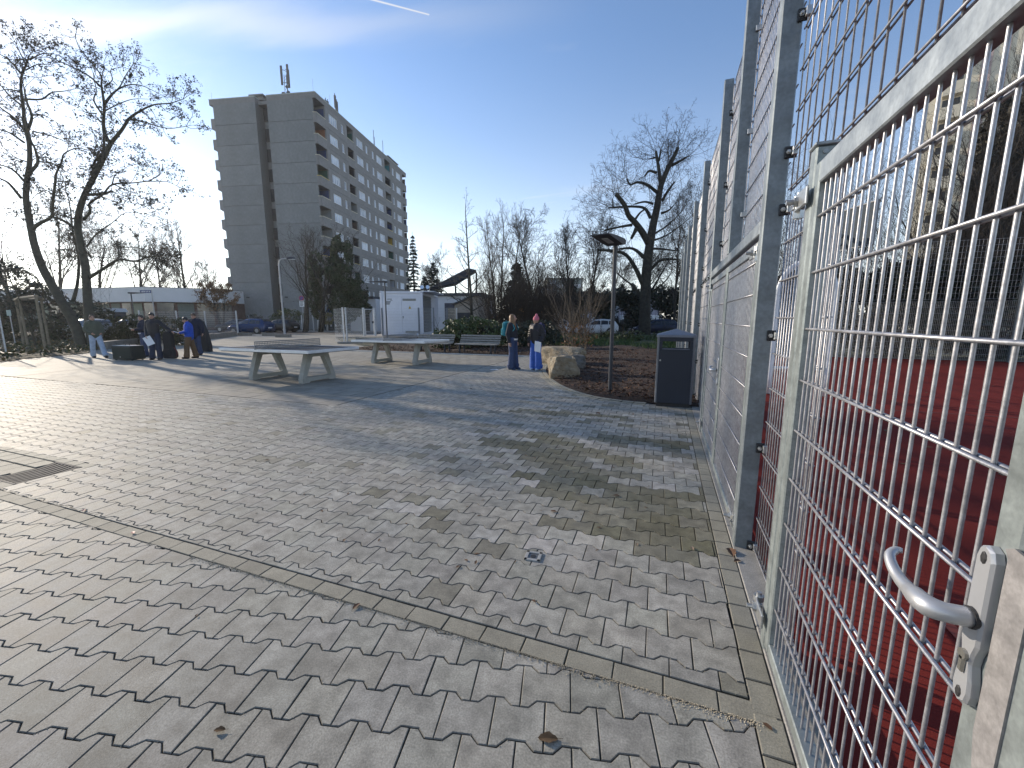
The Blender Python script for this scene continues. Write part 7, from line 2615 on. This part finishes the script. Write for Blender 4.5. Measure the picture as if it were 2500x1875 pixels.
P, D, k = person('person in a grey green padded jacket and pale jeans, leftmost of the standing group', ground_at(226, 15.2), front(.86, -.45), 1.58, dict(kneeL=(.10, -.16, .49), footL=(.11, -.36, .085), kneeR=(-.10, .06, .49), footR=(-.10, .14, .08), haL=(.15, -.14, .98), elL=(.25, .03, 1.10), haR=(-.15, -.14, .98), elR=(-.25, .03, 1.10), chest=(0, .05, 1.27), neck=(0, .07, 1.43), head=(0, .06, 1.575), shL=(.165, .06, 1.375), shR=(-.165, .06, 1.375)), olive, jean_l, sh_k, 'short', H_br, (.105, .085, .085), 1.14, head_yaw=R(0), coat=.90)
backpack('light grey backpack worn by the person in pale jeans', P, D, k, greyb, greya, 1.15)
P, D, k = person('person in dark clothes half hidden behind the tall boy in the black jacket', ground_at(344, 15.6), front(-.5, -.85), 1.58, dict(elR=(-.24, -.04, 1.12), haR=(-.10, -.26, 1.10), elL=(.24, -.04, 1.12), haL=(.10, -.26, 1.12)), navy, jean_d, sh_k, 'tuft', H_dk, (.095, .075, .07), 1.0, head_yaw=R(30), hem=cloth('pale_hem', (.5, .5, .55)), hem_z=.0, coat=.98)
paper('pale notebook held by the person in dark clothes behind the tall boy', P, D, k, 'haR', (.1, -.06, .04), R(60), (.21, .15))
P, D, k = person('person in a black jacket reaching out to the black guitar bag', ground_at(371, 14.45), front(.25, -.95), 1.65, dict(elL=(.37, -.04, 1.20), haL=(.60, -.10, 1.03), elR=(-.24, .05, 1.10), haR=(-.17, -.14, .86), footR=(-.12, -.04, .08)), blk, cloth('dark_blue_jeans', (.025, .032, .06)), sh_k, 'fringe', H_dk, (.105, .09, .09), 1.02, head_yaw=R(10), coat=.90)
paper('white folder hanging from the hand of the tall boy in the black jacket', P, D, k, 'haR', (.08, -.05, -.17), R(4), (.25, .31), roll=R(-22))
P, D, k = person('person in a bright blue jacket and brown trousers looking down at papers', ground_at(457, 14.9), front(-.88, -.45), 1.52, dict(head=(0, -.07, 1.555), neck=(0, -.02, 1.42), elL=(.24, -.02, 1.10), haL=(.10, -.27, 1.04), elR=(-.24, -.02, 1.10), haR=(-.10, -.27, 1.04), kneeL=(.10, -.10, .49), footL=(.10, -.14, .08), kneeR=(-.10, .06, .49), footR=(-.10, .14, .08)), blue, brown_t, sh_k, 'short', H_dk, (.115, .095, .10), 1.1, head_yaw=R(0), head_nod=R(22), coat=.86)
paper('small white sheet in the hands of the person in the blue jacket', P, D, k, 'haL', (-.10, -.10, .02), R(70), (.21, .25))
P, D, k = person('person in a dark navy coat with a fur trimmed hood behind the blue jacket', ground_at(473, 16.3), front(.15, -.98), 1.66, dict(haL=(.28, -.02, .9), elL=(.27, .02, 1.12)), navy, jean_d, sh_k, 'fringe', H_br, (.1, .08, .08), 1.1, coat=.78)

M_case = mat('black_case_cloth', (0.010, 0.010, 0.012), .7, 0, .15, 6)
# guitar bag
c = ground_at(405, 14.6)
t = thing('guitar_bag', 'black guitar bag standing upright, top held by the tall boy', 'guitar bag', c, YAW)
oc = catmull([(-.17, .02), (-.225, .10), (-.225, .22), (-.18, .33), (-.15, .42), (-.15, .55), (-.15, .72), (-.13, .88), (-.06, .985), (.06, .985), (.13, .88), (.15, .72), (.15, .55), (.15, .42), (.18, .33), (.225, .22), (.225, .10), (.17, .02)], 3)
oc = [tuple(p) for p in oc]
n = len(oc)
m = MB()
ringb = lambda f, y: [Vector((p[0] * f, y, .5 + (p[1] - .5) * (1 - (1 - f) * .5))) for p in oc]
rs_ = [ringb(.85, -.10), ringb(.97, -.085), ringb(1, -.05), ringb(1, .05), ringb(.97, .085), ringb(.85, .10)]
m.add([p for r_ in rs_ for p in r_], [(i * n + j, i * n + (j + 1) % n, (i + 1) * n + (j + 1) % n, (i + 1) * n + j) for i in range(5) for j in range(n)] + [tuple(range(n - 1, -1, -1)), tuple(5 * n + j for j in range(n))])
m.build('bag', M_case, t, local=True)
m = MB(); m.bbox(-.11, .11, -.125, -.10, .12, .36, .02); m.build('pocket', M_case, t, local=True)
m = MB(); m.tube([(.222, 0, .12), (.27, -.02, .2), (.25, -.03, .32), (.16, 0, .42)], .01, 6); m.build('strap', mat('red_strap', (.2, .03, .03), .8), t, local=True)
# big case behind
c = ground_at(487, 18.0)
t = thing('instrument_case', 'tall black soft instrument case leaning behind the person in the blue jacket', 'instrument case', c, YAW)
m = MB()
oc = [(-.33, 0.0), (.36, 0.0), (.36, .30), (.26, .85), (.10, 1.30), (-.12, 1.45), (-.30, 1.30), (-.36, .7)]
n = len(oc)
rr2 = [[Vector((a * f, y, b * (.97 + .03 * f))) for a, b in oc] for f, y in ((.86, -.16), (1, -.10), (1, .10), (.86, .16))]
m.add([p for r_ in rr2 for p in r_], [(i * n + j, i * n + (j + 1) % n, (i + 1) * n + (j + 1) % n, (i + 1) * n + j) for i in range(3) for j in range(n)] + [tuple(range(n - 1, -1, -1)), tuple(3 * n + j for j in range(n))])
m.build('case', M_case, t, local=True)
m = MB(); m.bbox(-.02, .10, -.175, -.155, .78, .83, .008); m.build('badge', M_bolt, t, local=True)
# amplifier box
c = ground_at(302, 14.3)
t = thing('amplifier_box', 'large black amplifier box on the paving in front of the standing group', 'amplifier', c, YAW + R(-14))
m = MB(); m.bbox(-.45, .45, -.22, .22, .025, .50, .02); m.build('body', mat('amp_vinyl', (.017, .021, .017), .65, 0, .2, 30), t, local=True)
m = MB(); m.bbox(-.41, .41, -.232, -.222, .07, .45, .006); m.build('speaker_cloth', mat('amp_cloth', (.022, .028, .022), .9, 0, .2, 60), t, local=True)
m = MB(); m.tube([(-.05, -.234, .12), (-.05, -.240, .12)], .02, 10); m.build('badge', M_bolt, t, local=True)
m = MB(); m.bbox(-.43, .43, -.20, .20, .501, .512, .004); m.build('top_panel', mat('amp_top', (.30, .31, .31), .4), t, local=True)
m = MB(); m.tube([(-.1, 0, .512), (-.1, 0, .55), (.1, 0, .55), (.1, 0, .512)], .014, 6); m.build('handle', M_black, t, local=True)
for sx in (-1, 1):
    for sy in (-1, 1):
        m = MB(); m.tube([(sx * .38, sy * .16, 0), (sx * .38, sy * .16, .026)], .03, 8); m.build('foot', M_black, t, local=True)
q = ground_at(340, 14.9)
t = thing('bottle', 'dark thermos bottle standing beside the amplifier box', 'bottle', q)
m = MB(); m.tube([(0, 0, 0), (0, 0, .02), (0, 0, .24), (0, 0, .27), (0, 0, .275)], [.036, .04, .04, .03, .028], 12); m.build('body', mat('bottle_blue', (.02, .025, .05), .35, .3), t, local=True)
m = MB(); m.tube([(0, 0, .276), (0, 0, .33)], [.03, .027], 12); m.build('cap', mat('bottle_cap', (.3, .3, .32), .4, .4), t, local=True)

# litter and leaves on the paving
g = gr(1207, 903)
m = MB(); m.bbox(-.11, .11, -.05, .05, .006, .012, .001, Matrix.Translation((g.x, g.y, 0)) @ Matrix.Rotation(R(8), 4, 'Z'))
m.build('paper', MATS['white_paper'], None, loc=(g.x, g.y, 0.006), label='white paper slip lying on the paving in the shade left of the girls', cat='paper')
M_leaf = mat('fallen_leaf', (0.10, 0.05, 0.025), .8, 0, .35, 20)
M_leaf3 = mat('fallen_leaf_grey', (0.10, 0.07, 0.045), .95, 0, .35, 25, spec=.05)
M_leaf2 = mat('fallen_leaf_pale', (0.22, 0.16, 0.11), .8, 0, .3, 20)


def leaf_obj(x, y, L, seed, m, label=None, z=0.0):
    random.seed(seed)
    g = gr(x, y)
    mb = MB()
    a = U(0, 6.28)
    n = 7
    M = Matrix.Translation((g.x, g.y, 0.004)) @ Matrix.Rotation(a, 4, 'Z')
    cl = U(.15, .5)
    top, bot = [], []
    for i in range(n + 1):
        t_ = i / n
        w_ = L * .26 * math.sin(math.pi * min(1, t_ * 1.02)) ** .8 * (1 + .15 * math.sin(t_ * 17 + seed))
        xx = L * (t_ - .5); zc = L * .12 * math.sin(t_ * 3.1) * cl + .001
        top.append(M @ Vector((xx, w_, zc + w_ * cl * 1.2))); bot.append(M @ Vector((xx, -w_, zc + w_ * cl)))
    mid = [M @ Vector((L * (i / n - .5), 0, L * .12 * math.sin(i / n * 3.1) * cl + .001)) for i in range(n + 1)]
    mb.add(top + mid + bot, [(i, n + 1 + i, n + 2 + i, i + 1) for i in range(n)] + [(n + 1 + i, 2 * n + 2 + i, 2 * n + 3 + i, n + 2 + i) for i in range(n)])
    mb.tube([M @ Vector((L * .5, 0, .002)), M @ Vector((L * .72, L * .03, .003))], L * .012, 4)
    return mb.build('fallen_leaf', m, None, loc=(g.x, g.y, 0), label=label, cat='leaf', group='fallen leaves on the paving')


LV = [(1338, 1806, .07, M_leaf3, 'curled pale brown leaf on the nearest pavers right of centre'), (537, 1785, .04, M_leaf3, 'pale leaf in a paver joint near the bottom left'), (1785, 1350, .10, M_leaf, 'long brown leaf at the foot of the tall fence post'), (1800, 1372, .05, M_leaf, 'small red brown leaf beside the long leaf at the fence post'), (1874, 1776, .035, M_leaf, 'tiny rust coloured leaf at the end of the kerb by the gate'), (1303, 1470, .028, M_leaf, 'tiny brown leaf below the ground socket'), (1352, 1250, .05, M_leaf, 'brown leaf on the pavers above the ground socket'), (1505, 1212, .055, M_leaf, 'dark stick like leaf on the wet pavers'), (1545, 1012, .07, M_leaf, 'dark leaf on the pavers in front of the bed'), (1572, 1030, .06, M_leaf, 'brown leaf left of the litter bin foot'), (1270, 955, .09, M_leaf, 'dark crumpled leaf in front of the girls'), (1150, 950, .07, M_leaf, 'dark leaf left of the crumpled one in front of the girls'), (1460, 1010, .09, M_leaf, 'brown twig like leaf at the edge of the bed'), (652, 1124, .05, M_leaf, 'dark leaf on the sunlit pavers in the middle left'), (548, 1196, .035, M_leaf, 'small dark leaf on the pavers left of centre'), (293, 1160, .03, M_leaf, 'small dark leaf right of the drain grate'), (206, 1247, .04, mat('red_litter', (.35, .12, .12), .6), 'small reddish scrap on the pavers below the drain grate'), (325, 1302, .04, MATS['red_litter'], 'small reddish scrap at the left end of the kerb'), (840, 1320, .03, M_leaf, 'small dark leaf above the kerb'), (1118, 1385, .03, M_leaf, 'small dark leaf on the pavers left of the ground socket'), (870, 1482, .05, M_leaf, 'dark leaf beside the kerb in the centre'), (1555, 1330, .03, M_leaf2, 'small pale leaf on the pavers by the fence'), (1690, 1340, .04, M_leaf2, 'pale leaf near the long brown leaf'), (480, 1505, .02, M_leaf, 'dark speck of leaf on the nearer pavers at the left')]
for i, (x, y, L, m_, lab) in enumerate(LV):
    leaf_obj(x, y, L, i + 200, m_, lab)
random.seed(300)
m = MB()
for q in range(420):
    x, y = U(-3.2, 0.3), 2 + 9 * random.random() ** 1.5
    if inside((x, y), mulch_poly):
        continue
    if random.random() > .25 + .5 * (y > 5):
        continue
    s = U(.006, .022); a = U(0, 6.28)
    c = Vector((x, y, .003)); ax = Vector((math.cos(a), math.sin(a), .1)); bx_ = Vector((-math.sin(a), math.cos(a), .25))
    m.add([c - ax * s, c + bx_ * s * .4, c + ax * s, c - bx_ * s * .4 + Vector((0, 0, .004))], [(0, 1, 2, 3)])
m.build('leaf_scraps', M_leaf, kind='stuff')

# ------------------------------------------------------------------ thin haze volume, added to stand in for lens glare towards the sun
hm = bpy.data.materials.new('haze')
hm.use_nodes = True
hm.node_tree.nodes.clear()
vo = nd(hm.node_tree, 'ShaderNodeVolumePrincipled')
vo.inputs['Color'].default_value = (0.93, 0.95, 1.0, 1)
vo.inputs['Density'].default_value = 0.0003
vo.inputs['Anisotropy'].default_value = 0.55
oo = nd(hm.node_tree, 'ShaderNodeOutputMaterial')
lk(hm.node_tree, vo.outputs[0], oo.inputs['Volume'])
m = MB(); m.box(-425, 425, -65, 565, -1.1, 46)
m.build('haze', hm, kind='stuff')
